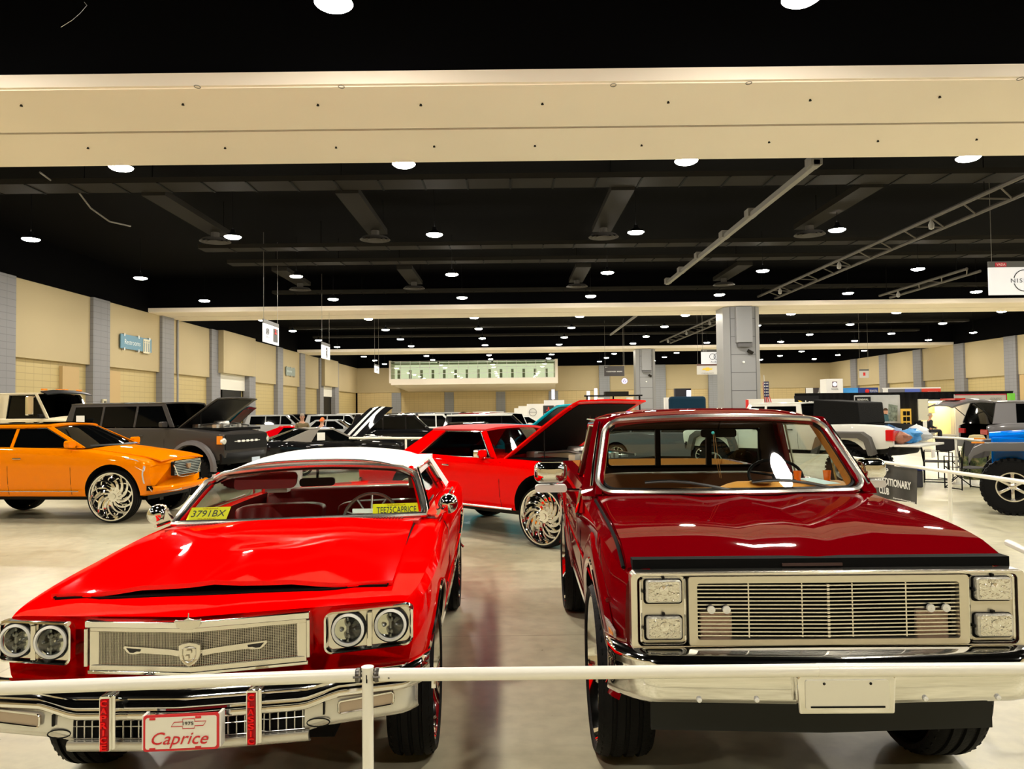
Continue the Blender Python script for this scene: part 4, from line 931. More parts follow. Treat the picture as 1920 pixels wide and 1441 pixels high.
# ================================================================== dark red pickup in the right foreground
def pickup():
    car = thing('pickup_truck', 'candy dark red square-bodied pickup with chrome billet grille in the right foreground', 'pickup truck', (1.445, 3.55, 0), rad(-.9))
    R = RING_BOX
    st = [(0, .915, .60, 1.19, 1.20), (.08, .935, .60, 1.20, 1.215), (.25, .965, .60, 1.245, 1.262), (.45, .985, .59, 1.278, 1.298), (.72, 1.0, .57, 1.302, 1.325), (1.05, 1.0, .55, 1.322, 1.344), (1.5, 1.0, .54, 1.345, 1.362), (2.2, 1.0, .53, 1.37, 1.39), (3.2, 1.0, .53, 1.37, 1.39), (4.2, 1.0, .55, 1.37, 1.385), (5.0, 1.0, .60, 1.365, 1.38), (5.08, .98, .62, 1.36, 1.37)]
    def nose(p): 
        k = max(0, 1-p.y/.5)**2; return Vector((p.x, p.y+k*(max(0, abs(p.x)-.86)**2*18+abs(p.x)*.0), p.z))
    yf, yr, Rw = .84, 3.88, .47
    body_shell('body', st, R, MAROON, car, [(yf, .52), (yr, .52)], .535, [(-.86, .86, 1.66, 3.05, .75, 2.0), (-.84, .84, 3.32, 4.98, .95, 2.0), (-.80, .80, -.2, .10, .84, 1.25)], n=60, nose=nose, inner=mat('tan_vinyl', (.52, .23, .05), .5), depth=.68)
    ub = MB(); ub.box(-.70, .70, .3, 4.9, .50, .66); ub.box(-.62, .62, .15, .75, .42, .66); ub.tube([(-.8, yf, .47), (.8, yf, .47)], .06, 8); ub.tube([(-.8, yr, .47), (.8, yr, .47)], .07, 8); ub.build('chassis', mat('frame_black', (.018, .019, .02), .5), car, smooth=0)
    for yy in (yf, yr):
        for sd in (-1, 1): add_wheel(car, sd*.865, yy, Rw, Rw, .405, .30, 'swirl2')
    for yy in (yf, yr):
        for sd in (-1, 1):
            a = MB(); P = [(sd*(side_x(R, st, yy+.545*math.cos(q), max(.56, .52+.545*math.sin(q)))+.008), yy+.545*math.cos(q), .52+.545*math.sin(q)) for q in [rad(5+170*k/22) for k in range(23)]]
            a.tube(P, .020, 8, flat=.7); a.build('wheel_arch_trim', CHROME, car)
    for yy in (yf, yr):
        for sd in (-1, 1):
            G = []; a = MB()
            for k in range(23):
                q = rad(2+176*k/22); row = []
                for rr_, dx in ((.56, .0), (.60, .022), (.66, .014), (.71, -.004)):
                    y, z = yy+rr_*math.cos(q), .52+rr_*math.sin(q); row.append((sd*(side_x(R, st, y, max(.56, min(z, 1.2)))+dx), y, z))
                G.append(row)
            a.grid(G); a.build('fender_flare', MAROON, car, smooth=60, nrm=True)
    seam(car, R, st, [(1.72, z) for z in (.58, .7, .9, 1.1, 1.34)]); seam(car, R, st, [(2.98, z) for z in (.58, .7, .9, 1.1, 1.34)])
    seam(car, R, st, [(y, .98) for y in (.3, .8, 1.6, 2.4, 3.2, 4.2, 5.0)], m=MAROON, r=.012, name='body_crease')
    for sd in (-1, 1): m = MB(); m.tube([(sd*(side_x(R, st, y, .62)+.004), y, .62) for y in [1.5+.2*k for k in range(9)]], .016, 6); m.build('side_trim', CHROME, car)
    for sd in (-1, 1): m = MB(); m.tube([(sd*(side_x(R, st, 2.75, 1.16)+.02), 2.66, 1.16), (sd*(side_x(R, st, 2.75, 1.16)+.035), 2.75, 1.16), (sd*(side_x(R, st, 2.75, 1.16)+.02), 2.86, 1.16)], .013, 6); m.build('door_handle', CHROME, car)
    # hood
    def hf(u, v):
        a = abs(u); c = .030*max(0, 1-abs(a-.50)/.045)*min(1, v*6+.1)
        return .012+c-.016*max(0, min(1, (.44-a)/.1))*(1 if v > .18 else v/.18)+(.010 if a < .12 else 0)
    def rowy(u, v, y): return lerp(.045+.02*abs(u), 1.46-.07*(1-u*u), v)
    hood_panel(car, R, st, .05, 1.46, lambda v: lerp(.90, .90, v), MAROON, lift=.014, fn=lambda u, v: hf(u, v)-.10*max(0, .10-v)*1.5, rowy=rowy, th=.035)
    g = MB()
    for sd in (-1, 1): g.tube([(sd*.915, y, top_z(R, st, .912, y)+.003) for y in [.10+.085*k for k in range(17)]], .010, 6)
    g.build('panel_gap', DARKM, car)
    g = MB(); g.box(-.88, .88, .03, .10, 1.18, 1.235); g.box(-.86, .86, .10, .30, 1.15, 1.20); g.build('hood_opening', DARKM, car, smooth=0)
    g = MB(); g.box(-.18, .10, .022, .034, 1.200, 1.213); g.build('hood_latch', mat('latch_brown', (.05, .02, .015), .6), car, smooth=0)
    cv = MB()
    for k in range(64):
        x = -.66+k*.021
        if abs(x) > .05: cv.box(x-.0035, x+.0035, 1.45, 1.51, 1.386, 1.391, rot=(0, 0, .3), c=(x, 1.48, 1.388))
    cv.build('cowl_vent', mat('vent_black_red', (.02, 0, 0), .6), car, smooth=0)
    # grille surround and lamps
    fr = MB()
    def ring2(o, i, y0, y1, bld): 
        G = [[(u, y1, v) for u, v in o], [(u, y0, v) for u, v in o], [(u, y0+.004, v) for u, v in i], [(u, y1, v) for u, v in i]]; G = [r+[r[0]] for r in G]; bld.grid(G)
    cz = 1.014
    ring2(rrect(0, cz, 1.80, .355, .03), rrect(0, cz-.002, 1.74, .318, .025), -.045, .03, fr)
    for z in (1.182,): fr.box(-.88, .88, -.052, -.03, z-.006, z+.006)
    sur = fr.build('grille_surround', BRUSH, car, smooth=40, bev=.002)
    fr = MB(); ring2(rrect(0, cz, 1.275, .312, .012), rrect(0, cz-.003, 1.195, .256, .012), -.055, .02, fr); gr = fr.build('grille_frame', mat('frame_alu', (.72, .68, .58), .3, .9), car, smooth=30)
    bk = MB(); bk.box(-.63, .63, .06, .09, .84, 1.17); bk.build('radiator', DARKM, gr, smooth=0)
    z0, z1 = cz-.131+.006, cz+.125-.004; n = 14
    for k in range(n):
        z = lerp(z0, z1, (k+.5)/n); b = MB()
        for s2 in (-1, 1): b.add([(0, -.052, z-.0028), (0, -.052, z+.0028), (0, -.044, z+.0028), (0, -.044, z-.0028), (s2*.60, -.034, z-.0028), (s2*.60, -.034, z+.0028), (s2*.60, -.026, z+.0028), (s2*.60, -.026, z-.0028)], [(0, 1, 2, 3), (4, 7, 6, 5), (0, 4, 5, 1), (1, 5, 6, 2), (2, 6, 7, 3), (3, 7, 4, 0)])
        b.box(-.006, .006, -.055, -.035, z-.006, z+.006); b.build('billet_bar', BRUSH, gr, smooth=0)
    for x in (-.36, -.115, .115, .36):
        b = MB(); b.box(x-.003, x+.003, -.040, -.03, z0, z1); b.build('grille_upright', BRUSH, gr, smooth=0)
    for sd in (-1, 1):
        b = MB(); b.box(sd*.50-.075, sd*.50+.075, .0, .03, .875, 1.0); lo = b.build('fog_light', mat('fog_pinkish', (.75, .5, .42) if sd < 0 else (.7, .66, .6), .2, .2, bump=(60, .6)), gr, smooth=0, bev=.01)
        for dx in (-.035, .035):
            b = MB(); b.lathe([(.001, -.06), (.018, -.058), (.018, -.045)], (sd*.50+dx, 0, 1.02), 'Y', 18); b.build('grille_button', WHITE, lo)
    silver = mat('lamp_panel_silver', (.70, .66, .57), .28, .8)
    for sd in (-1, 1):
        cx = sd*.752; b = MB(); b.prism(rrect(cx, cz, .210, .308, .02), lambda u, v, h: (u, h, v), -.030, .0); lp = b.build('headlight_panel', silver, car, smooth=0, bev=.003)
        b = MB(); b.tube([(u, -.033, v) for u, v in rrect(cx, cz, .204, .302, .02)], .006, 6, closed=True); b.build('headlight_trim', CHROME, lp)
        for dz in (.088, -.078):
            b = MB(); b.prism(rrect(cx, cz+dz, .178, .114, .015), lambda u, v, h: (u, h, v), -.036, -.028); hb_ = b.build('headlight_recess', DARKM, lp, smooth=0)
            b = MB(); b.prism(rrect(cx, cz+dz+.004, .163, .102, .014), lambda u, v, h: (u, h, v), -.062, -.03); hl = b.build('headlight', LENSC, hb_, smooth=0, bev=.006)
            b = MB(); b.prism(rrect(cx, cz+dz+.004, .140, .088, .01), lambda u, v, h: (u, h, v), -.0645, -.06); b.build('headlight_lens', mat('fluted_lens', (.85, .84, .78), .05, .9, bump=(55, 1.0)), hb_, smooth=0) 
            b = MB(); b.lathe([(.001, -.07), (.02, -.068), (.022, -.06)], (cx, 0, cz+dz+.012), 'Y', 14); b.build('bulb_cap', CHROME, hb_)
            b = MB(); b.box(cx-.006, cx+.006, -.05, -.03, cz+dz+.058, cz+dz+.070); b.box(cx-.094, cx-.084, -.05, -.03, cz+dz-.005, cz+dz+.007); b.build('adjuster_clip', BLACK, hb_, smooth=0)
        s_ = MB(); 
        P = [(sd*(side_x(R, st, y, z)+.006), y, z) for y, z in ((.14, .80), (.36, .845), (.36, .905), (.14, .875))]; s_.add(P+[(x+sd*.012, y, z) for x, y, z in P], [(0, 1, 2, 3), (4, 7, 6, 5), (0, 4, 5, 1), (1, 5, 6, 2), (2, 6, 7, 3), (3, 7, 4, 0)])
        mk = s_.build('side_marker', LENSC, car, smooth=0, bev=.003); s_ = MB(); P = [(sd*(side_x(R, st, y, z)+.019), y, z) for y, z in ((.15, .81), (.22, .825), (.22, .870), (.15, .86))]; s_.add(P+[(x+sd*.003, y, z) for x, y, z in P], [(0, 1, 2, 3), (4, 7, 6, 5), (0, 4, 5, 1), (1, 5, 6, 2), (2, 6, 7, 3), (3, 7, 4, 0)]); s_.build('amber_marker_lens', LENSA, mk, smooth=0)
    # bumper
    def by(x): a = abs(x); return -.20+.06*a+max(0, a-.80)**2*4.5
    rows = lambda x: [(x, by(x)+.16, .792), (x, by(x)+.04, .785), (x, by(x)+.006, .765), (x, by(x), .745), (x, by(x)+.012, .728), (x, by(x)+.008, .715), (x, by(x)+.010, .66), (x, by(x)+.012, .60), (x, by(x)+.030, .575), (x, by(x)+.05, .56)]
    b = MB(); G = [rows(x) for x in [-1.0+k*.0333 for k in range(61)]]
    b.slab([[Vector(p)+Vector((0, 0, .06)) for p in r] for r in G], (0, .02, 0)); bp = b.build('front_bumper', CHROME, car, smooth=50)
    b = MB(); b.prism([(-.205, .615), (.205, .615), (.215, .770), (.20, .785), (-.20, .785), (-.215, .770)], lambda u, v, h: (u, h, v), -.232, -.19); pr = b.build('plate_recess', CHROME, bp, smooth=0, bev=.008)
    b = MB(); b.prism(rrect(0, .70, .36, .125, .01), lambda u, v, h: (u, h, v), -.238, -.228); b.build('blank_plate', mat('blank_plate_cream', (.80, .78, .68), .35, .3), pr, smooth=0)
    b = MB()
    for x in (-.10, .10): b.lathe([(.001, -.24), (.006, -.24), (.006, -.235)], (x, 0, .748), 'Y', 8)
    b.box(-.16, .16, -.240, -.236, .645, .652); b.build('plate_hole', DARKM, pr, smooth=0)
    for x, z in ((-.62, .650), (-.37, .655), (.37, .655), (.70, .650), (-.36, .80), (.38, .80)): b = MB(); b.lathe([(.001, by(x)+.002), (.011, by(x)+.006), (.012, by(x)+.018)], (x, 0, z), 'Y', 12); b.build('bumper_bolt', PWHITE, bp)
    b = MB()
    for s2 in (-1, 1): b.tube([(s2*x, by(x)-.001, .790) for x in [.24+.07*k for k in range(9)]], .004, 5); b.tube([(s2*x, by(x)-.001, .778) for x in [.24+.06*k for k in range(5)]], .0035, 5)
    b.build('bumper_groove', mat('groove_dark', (.05, .045, .04), .5), bp)
    b = MB(); b.slab([[(x, .02+.06*abs(x), z) for z in (.60, .50, .43)] for x in [-.80+.1*k for k in range(17)]], (0, .02, 0)); b.build('front_valance', mat('valance_grey', (.010, .012, .013), .5, spec=.3), car)
    b = MB()
    b.box(-.5, .5, .2, .26, .43, .6); b.box(-.99, .99, 5.05, 5.18, .62, .80); b.build('rear_bumper', CHROME, car, smooth=0, bev=.02)
    # cab
    cb = Cab(1.56, 2.02, 3.02, 3.10, 1.375, 1.855, .915, .80, 2.96, 2.90, pil=(), crown=.055, bow=.12, rbow=.02)
    y0, y1, y2, y3 = cb.y0, cb.y1, cb.y2, cb.y3; TAN = mat('tan_vinyl', (.52, .23, .05), .5); TAND = mat('tan_pad', (.74, .34, .06), .5)
    for sd in (-1, 1):
        f = MB(); cb.poly(f, sd, [(y0-.06, 0), (y1-.03, 1), (y1+.06, .97), (y0+.10, 0)], th=.05); cb.poly(f, sd, [(y1-.03, 1.0), (y2+.03, 1.0), (2.9, .90), (y1+.05, .90)], th=.05); cb.poly(f, sd, [(2.94, 0), (2.88, .92), (y2+.03, 1), (y3+.04, 0)], th=.05); f.build('cabin_frame', MAROON, car, smooth=30, bev=.012)
    f = MB()
    for i in range(2):
        pass
    # back wall of the cab with its window opening
    zb, zt = 1.30, 1.86
    yy = lambda z: lerp(3.10, 3.03, (z-1.37)/.48)
    for (x0, x1, z0_, z1_) in ((-.88, .88, zb, 1.44), (-.80, .80, 1.765, zt), (-.87, -.66, 1.44, 1.765), (.66, .87, 1.44, 1.765)): f.add([(x0, yy(z0_), z0_), (x1, yy(z0_), z0_), (x1*(.96 if abs(x1) > .8 else 1), yy(z1_), z1_), (x0*(.96 if abs(x0) > .8 else 1), yy(z1_), z1_), (x0, yy(z0_)-.04, z0_), (x1, yy(z0_)-.04, z0_), (x1*(.96 if abs(x1) > .8 else 1), yy(z1_)-.04, z1_), (x0*(.96 if abs(x0) > .8 else 1), yy(z1_)-.04, z1_)], [(0, 1, 2, 3), (4, 7, 6, 5), (0, 4, 5, 1), (1, 5, 6, 2), (2, 6, 7, 3), (3, 7, 4, 0)])
    f.build('cab_back', mat('cab_dark', (.022, .010, .008), .5), car, smooth=0)
    f = MB()
    for x in (-.22, .22): f.box(x-.022, x+.022, 3.02, 3.06, 1.44, 1.765)
    f.tube([(x, 3.04, z) for x, z in rrect(0, 1.602, 1.32, .325, .04)], .014, 6, closed=True); f.build('rear_window_frame', BLACK, car, smooth=30)
    f = MB(); f.add([(-.66, 3.06, 1.44), (.66, 3.06, 1.44), (.66, 3.04, 1.765), (-.66, 3.04, 1.765)], [(0, 1, 2, 3)]); f.build('rear_window', GGREEN, car, smooth=0)
    W0, W1 = .905, .785
    def wp(u, t): return Vector((u*lerp(W0, W1, t), lerp(y0, y1, t)-cb.bow*lerp(1, .75, t)*(1-u*u), lerp(1.385, 1.845, t)+.030*t*(1-u*u)))
    loop = [] 
    for cu, ct, s1, s2_, a0 in ((1, 1, 1, 1, 0), (-1, 1, -1, 1, 90), (-1, 0, -1, -1, 180), (1, 0, 1, -1, 270)):
        for k in range(7):
            q = rad(a0+15*k); ru, rt = .13, .19; u = (cu-ru*s1)+ru*math.cos(q); t = (ct-rt*s2_)+rt*math.sin(q); loop.append((u, t))
    L2 = []
    for (u0, t0), (u1, t1) in zip(loop, loop[1:]+loop[:1]):
        n_ = 12 if abs(u1-u0) > .5 else (4 if abs(t1-t0) > .3 else 1)
        for k in range(n_): L2.append((lerp(u0, u1, k/n_), lerp(t0, t1, k/n_)))
    f = MB(); f.tube([wp(u, t)+Vector((0, -.028, 0.004)) for u, t in L2], .022, 8, closed=True); f.build('windshield_trim', BRUSH, car)
    f = MB(); f.tube([wp(u*.965, .5+(t-.5)*.93)+Vector((0, .006, 0)) for u, t in L2], .014, 6, closed=True); f.build('windshield_seal', BLACK, car)
    g = MB(); ins = [(u*.985, .5+(t-.5)*.97) for u, t in L2]; cpt = wp(0, .5); 
    G = []
    for k in range(9):
        G.append([wp(u*(1-k/8)+0, .5+(t-.5)*(1-k/8)) for u, t in ins+[ins[0]]])
    g.grid(G); g.build('windshield', GCLEAR, car, smooth=80)
    # corners of paint between trim and pillars
    f = MB(); G = []
    outer = [(u*1.05 if abs(u) > .5 else u*1.05, .5+(t-.5)*1.10) for u, t in L2]
    def sq(u, t): 
        m_ = max(abs(u), abs(t-.5)*2); k = 1.10/m_; return (u*k, .5+(t-.5)*k*1.02)
    G = [[wp(u, t)+Vector((0, .004, 0)) for u, t in L2+[L2[0]]], [wp(*sq(u, t))+Vector((0, .03, 0)) for u, t in L2+[L2[0]]]]
    f.grid(G); f.build('windshield_surround', MAROON, car, smooth=40)
    for sd in (-1, 1):
        g = MB(); cb.poly(g, sd, [(y0+.10, .02), (y1+.06, .90), (2.87, .90), (2.93, .02)], dx=-.02, th=.004); g.build('side_window', GCLEAR, car, smooth=0)
    for sd in (-1, 1):
        f = MB(); f.tube([cb.S(sd, lerp(y0+.08, y1+.05, t), t*.92, .008) for t in (0, .3, .6, 1)]+[cb.S(sd, y, .90, .008) for y in (2.3, 2.6, 2.86)]+[cb.S(sd, 2.92, .05, .008)], .009, 6)
        f.tube([cb.S(sd, lerp(y0-.04, y1-.01, t), t, .022) for t in (.1, .4, .7, .98)]+[cb.S(sd, y, 1.0, .026) for y in (2.3, 2.6, 3.0)], .010, 6)
        f.tube([cb.S(sd, 2.06, t, .004) for t in (0.0, .45, .88)], .009, 6)
        f.build('window_trim', CHROME, car)
    r = MB(); G = []
    for i in range(13):
        v = i/12; row = []
        for j in range(21):
            u = -1+j/10; au = abs(u); y = lerp(y1-.03-.75*cb.bow*(1-u*u), 3.08, v); e = min(1, v*8, (1-v)*8)
            row.append((u*.825, y, 1.868+.052*(1-au**2.4)*lerp(.75, 1, e)+.02*e-.05*au**8-.015*(1-e)))
        G.append(row)
    r.slab(G, (0, 0, -.04)); r.build('roof', MAROON, car, smooth=60)
    for i, (x, z) in enumerate(((-.30, 1.95), (-.05, 1.955), (.22, 1.95))): pass
    # interior
    d = MB(); G = []
    for i in range(6):
        v = i/5; G.append([(u*.86, lerp(1.55, 1.98, v), 1.372+(.045*max(0, min(1, (u*.86-.02)/.08)) if v > .25 else 0)*min(1, (v-.25)*4)-(.03 if v > .95 else 0)) for u in [-1+k/12 for k in range(25)]])
    d.slab(G, (0, 0, -.05)); d.box(-.85, .85, 1.93, 2.0, 1.0, 1.36); d.build('dashboard', TAND, car, smooth=40)
    s = MB(); G = []
    for i in range(7):
        v = i/6; G.append([(u*.82, 2.62+.16*v, lerp(.95, 1.405, v)-.05*abs(u)**8) for u in [-1+k/10 for k in range(21)]])
    s.slab(G, (0, .15, 0)); s.box(-.82, .82, 2.15, 2.7, .85, 1.0); s.build('bench_seat', mat('bench_brown', (.17, .065, .018), .5), car, smooth=60, bev=.02)
    s = MB(); s.tube([(-.78, 2.15, 1.30), (-.80, 2.1, 1.42), (-.70, 2.1, 1.47), (-.4, 2.12, 1.475), (-.1, 2.12, 1.46)], .03, 8); s.build('seat_piping', TAND, car) if 0 else None
    s = MB(); cx_, cy_, cz_ = .50, 2.15, 1.43
    s.tube([(cx_+.20*math.cos(q), cy_+.06*math.sin(q), cz_+.115*math.sin(q)+.0) for q in [2*PI*k/26 for k in range(26)]], .012, 8, closed=True)
    for q in (rad(15), rad(165), rad(270)): s.tube([(cx_, cy_, cz_), (cx_+.2*math.cos(q), cy_+.06*math.sin(q), cz_+.115*math.sin(q))], .009, 6)
    s.tube([(cx_, cy_, cz_), (cx_, cy_-.3, cz_-.12)], .03, 8); s.build('steering_wheel', BLACK, car)
    s = MB(); s.prism(rrect(.06, 1.755, .26, .06, .02), lambda u, v, h: (u, h, v), 2.06, 2.085); s.tube([(.06, 2.07, 1.78), (.06, 2.02, 1.84)], .008, 6); s.build('interior_mirror', BLACK, car, smooth=30)
    s = MB(); s.box(-.02, .04, 1.845, 1.86, 1.775, 1.80) if 0 else s.lathe([(.001, 0), (.011, .004), (.011, .012)], (-.03, 1.865, 1.765), 'Y', 10); s.build('windshield_sticker', mat('teal_sticker', (.05, .6, .7), .4), car); s = MB(); s.tube([(-.03, 1.87, 1.765), (.0, 1.95, 1.60), (.045, 1.99, 1.43)], .0015, 5); s.tube([(-.02, 1.87, 1.765), (.02, 1.95, 1.60), (.055, 1.99, 1.43)], .0015, 5); s.build('hanging_cord', mat('cord_tan', (.4, .25, .1), .6), car)
    for sd in (-1, 1):
        s = MB(); G = [[cb.S(sd, lerp(y0+.02, y1+.02, t), t, -.055)+Vector((0, dy, 0)) for dy in (0, .11)] for t in (0, .25, .5, .75, .95)]; s.slab(G, (-sd*.015, 0, 0)); s.build('pillar_cover', TAN, car, smooth=30)
    # wipers
    for x0, x1, ya in ((.0, -.58, 1), (.70, .12, 1)):
        s = MB(); P = [(lerp(x0, x1, t), 1.43+.03*t-.10*(1-(lerp(x0, x1, t)/.9)**2)+.10, 1.392+.055*math.sin(t*PI*.75)+.018*t) for t in (0, .15, .3, .5, .7, .85, 1)]
        s.tube(P, [.013, .012, .010, .009, .008, .007, .006], 6); w2 = s.build('wiper', mat('wiper_metal', (.15, .15, .15), .3, .8), car)
        s = MB(); s.tube([Vector(p)+Vector((0, .010, .004)) for p in P[3:]], .009, 5); s.build('wiper_blade', BLACK, w2)
    # mirrors
    for sd, x, z, y in ((-1, -1.20, 1.51, 1.72), (1, 1.13, 1.49, 2.0)):
        s = MB(); W_ = .115 if sd < 0 else .105; H_ = .075
        for a_ in (1,):
            G = []
            for i in range(7):
                q = i/6*PI/2; k = math.cos(q)**.6 if q < PI/2-.01 else 0.02; G.append([(x+u*(.25+.75*k), y-.10*math.sin(q), z+v*(.25+.75*k)) for u, v in rrect(0, 0, 2*W_, 2*H_, .05)+[rrect(0, 0, 2*W_, 2*H_, .05)[0]]])
            s.grid(G); s.add(G[-1][:-1], [tuple(range(len(G[-1])-1))]); s.add(G[0][:-1], [tuple(range(len(G[0])-1))])
        s.tube([(x, y, z-H_), (x-sd*.06, y+.02, z-H_-.05), (sd*.98, y+.03, z-.13), (sd*.92, y+.03, z-.10)], .012, 6); s.tube([(sd*.985, y+.03, z-.12), (sd*1.02, y, z-.28), (sd*.995, y, z-.30)], .016, 6)
        mo = s.build('side_mirror', CHROME, car, smooth=50); s = MB(); s.prism(rrect(x, z-H_-.035, W_*1.9, .05, .02), lambda u, v, h: (u, h, v), y-.05, y+.03); s.build('mirror_base', WHITE, mo, smooth=30)
    s = MB(); s.lathe([(.08, 0), (.07, .012), (.001, .015)], (.80, 1.40, top_z(R, st, .8, 1.4)+.03), 'Z', 24); s.build('fuel_cap', CHROME, car) if 0 else None
    return car
pickup()
# ================================================================== the other vehicles
def base_st(L, W, zb, zbelt, zhood=None, znose=None, ztail=None, boxy=0, cowl=1.5, tailw=.9):
    h = W/2; zhood = zhood or zbelt; znose = znose or zhood-.1; ztail = ztail or zbelt-.08
    return [(0, h*(.86 if not boxy else .93), zb+.10, znose-.06, znose-.02), (.10, h*(.92 if not boxy else .96), zb+.06, znose-.03, znose+.02), (.4, h*.97, zb+.02, lerp(znose, zhood, .4)-.03, lerp(znose, zhood, .5)+.02), (cowl, h, zb, zbelt-.01, zhood+.02), (cowl+.5, h, zb, zbelt, zbelt+.01), (L*.72, h, zb, zbelt+.01, zbelt+.02), (L*.84, h*.98, zb+.03, ztail+.02, ztail+.05), (L-.15, h*tailw, zb+.08, ztail-.02, ztail+.02), (L, h*tailw*.95, zb+.14, ztail-.08, ztail-.05)]
# --- red hardtop coupe on tall chrome wheels, hood open, behind the gap between the two front vehicles
RTOP = mat('red_vinyl_top', (.62, .004, .006), .65, bump=(150, .2)); REDF = mat('flat_bright_red', (.88, 0, 0), .5, 0, coat=.3, spec=0)
donk = std_car('lifted_coupe', 'bright red lifted hardtop coupe with open hood and tall chrome wheels', 'car', (1.67, 10.82, 0), rad(46), dict(
    st=[(0, .93, .62, 1.10, 1.12), (.1, .96, .58, 1.13, 1.15), (.5, .99, .50, 1.17, 1.19), (1.6, 1.0, .45, 1.20, 1.23), (2.4, 1.0, .44, 1.21, 1.22), (3.2, 1.01, .45, 1.23, 1.24), (4.2, 1.0, .48, 1.24, 1.26), (5.1, .95, .56, 1.16, 1.20), (5.3, .92, .60, 1.08, 1.1)],
    paint=REDF, roof=RTOP, wheels=(.82, 3.75, .435, .385, .25, 'swirl2'), arch=.53, archz=.50, cab=Cab(1.82, 2.22, 3.45, 4.15, 1.215, 1.63, .88, .70, 3.62, 3.12, pil=(), crown=.06, bow=.13, rbow=.08),
    liner=DARKM, glass=GSMOKE, ws=GCLEAR, wtrim=CHROME, hood=(.03, 1.72, .80, rad(33)), doors=(1.62, 3.0), handles=(2.8,), mirror=CHROME, front=dict(round=2, bumper=CHROME)))
m = MB(); m.tube([(-1.0, y, .50) for y in (1.35, 2, 2.6, 3.2)], .016, 6); m.build('rocker_trim', BRUSH, donk); m = MB()
for sd in (-1, 1): m.box(sd*.4-.22, sd*.4+.22, 2.5, 2.66, 1.0, 1.38)
m.build('front_seat', mat('black_vinyl', (.012, .01, .01), .6), donk, bev=.03)
# --- orange sedan
ORG = paint('orange_candy_paint', (.84, .22, .0)); o_st = [(0, .84, .60, 1.02, 1.06), (.06, .88, .50, 1.08, 1.12), (.35, .93, .46, 1.15, 1.20), (.9, .95, .45, 1.22, 1.30), (1.6, .955, .45, 1.31, 1.36), (2.6, .96, .45, 1.35, 1.36), (3.8, .96, .45, 1.37, 1.38), (4.6, .93, .50, 1.36, 1.38), (5.0, .87, .60, 1.26, 1.29), (5.08, .84, .64, 1.2, 1.22)]
def onose(p): return Vector((p.x, p.y+.26*(abs(p.x)/.9)**2.5*max(0, 1-p.y/.95)**2, p.z))
org = std_car('lifted_sedan', 'metallic orange lifted luxury sedan with huge chrome swirl wheels', 'car', (-6.18, 14.46, 0), rad(83), dict(
    nose=onose, ring=RING_OLD, st=o_st, paint=ORG, wheels=(.90, 4.02, .47, .425, .26, 'swirl'), arch=.52, archz=.53, cab=Cab(1.50, 2.30, 3.7, 4.55, 1.345, 1.735, .83, .64, 3.95, 3.55, pil=(2.95,), crown=.05, bow=.20, rbow=.10, tg=.93),
    wtrim=CHROME, hood=(.07, 1.42, .72, 0), doors=(1.68, 2.92, 3.9), handles=(2.72, 3.7), hz=1.16, front=dict(nohl=1, g=(.80, 1.06, .46), gm=BLACK, bars=8, bumper=ORG, bz=.60, bh=.10, bm=SATIN)))
m = MB(); m.tube([(u, -.035+abs(u)*.02, z) for u, z in [(-.44, 1.07), (.44, 1.07), (.47, 1.0), (.34, .80), (.2, .775), (-.2, .775), (-.34, .80), (-.47, 1.0)]], .014, 6, closed=True); m.build('grille_frame', CHROME, org)
m = MB(); m.prism([(-.055, 1.0), (.055, 1.0), (.05, .94), (0, .905), (-.05, .94)], lambda u, v, h: (u, h, v), -.06, -.03); m.build('crest_badge', mat('badge_gold', (.6, .35, .2), .3, .7), org, smooth=0)
for sd in (-1, 1):
    m = MB(); P = [tuple(onose(Vector((sd*(side_x(RING_OLD, o_st, y, z)+.008), y, z)))) for y, z in ((.06, 1.00), (.07, .92), (.26, .98), (.60, 1.16), (.66, 1.185), (.30, 1.12))]; m.add(P+[(x-sd*.03, y, z) for x, y, z in P], [tuple(range(6)), tuple(range(6, 12))[::-1]]+[(i, 6+i, 6+(i+1) % 6, (i+1) % 6) for i in range(6)]); h = m.build('swept_headlight', LENSC, org, smooth=0)
    m = MB(); m.tube([onose(Vector((sd*(side_x(RING_OLD, o_st, y, z)+.012), y, z))) for y, z in ((.10, .93), (.11, .86), (.10, .78), (.085, .70))], .014, 6); m.build('light_strip', LENSC, h)
    m = MB(); m.prism([(sd*.86, .66), (sd*.40, .60), (sd*.40, .55), (sd*.86, .57)], lambda u, v, h_: (u, h_+.26*(abs(u)/.9)**2.5, v), -.05, .03); h = m.build('lower_intake', DARKM, org, smooth=0); m = MB(); m.tube([(sd*.88, .20, .64), (sd*.86, .16, .57), (sd*.60, .02, .55), (sd*.40, -.05, .545), (sd*.3, -.07, .56)], .016, 6); m.build('lower_trim', CHROME, h)
m = MB(); m.tube([(-.965, y, .57) for y in (1.5, 2.2, 3, 3.5)], .010, 6); m.build('sill_trim', CHROME, org); m = MB(); m.slab([[(x, y, 1.785+.02*(1-(x/.5)**2)) for x in (-.5, 0, .5)] for y in (2.45, 3.0, 3.6)], (0, 0, .012)); m.build('sunroof', GDARK, org)
m = MB(); m.slab([[(u*lerp(.79, .63, t)*.9, lerp(1.50, 2.30, t)-.2*lerp(1, .7, t)*(1-(u*.9)**2)-.02, lerp(1.36, 1.76, t)+.03*t) for u in (-1, 0, 1)] for t in (.0, .06)], (0, 0, .004)); m.build('cowl_panel', BLACK, org)
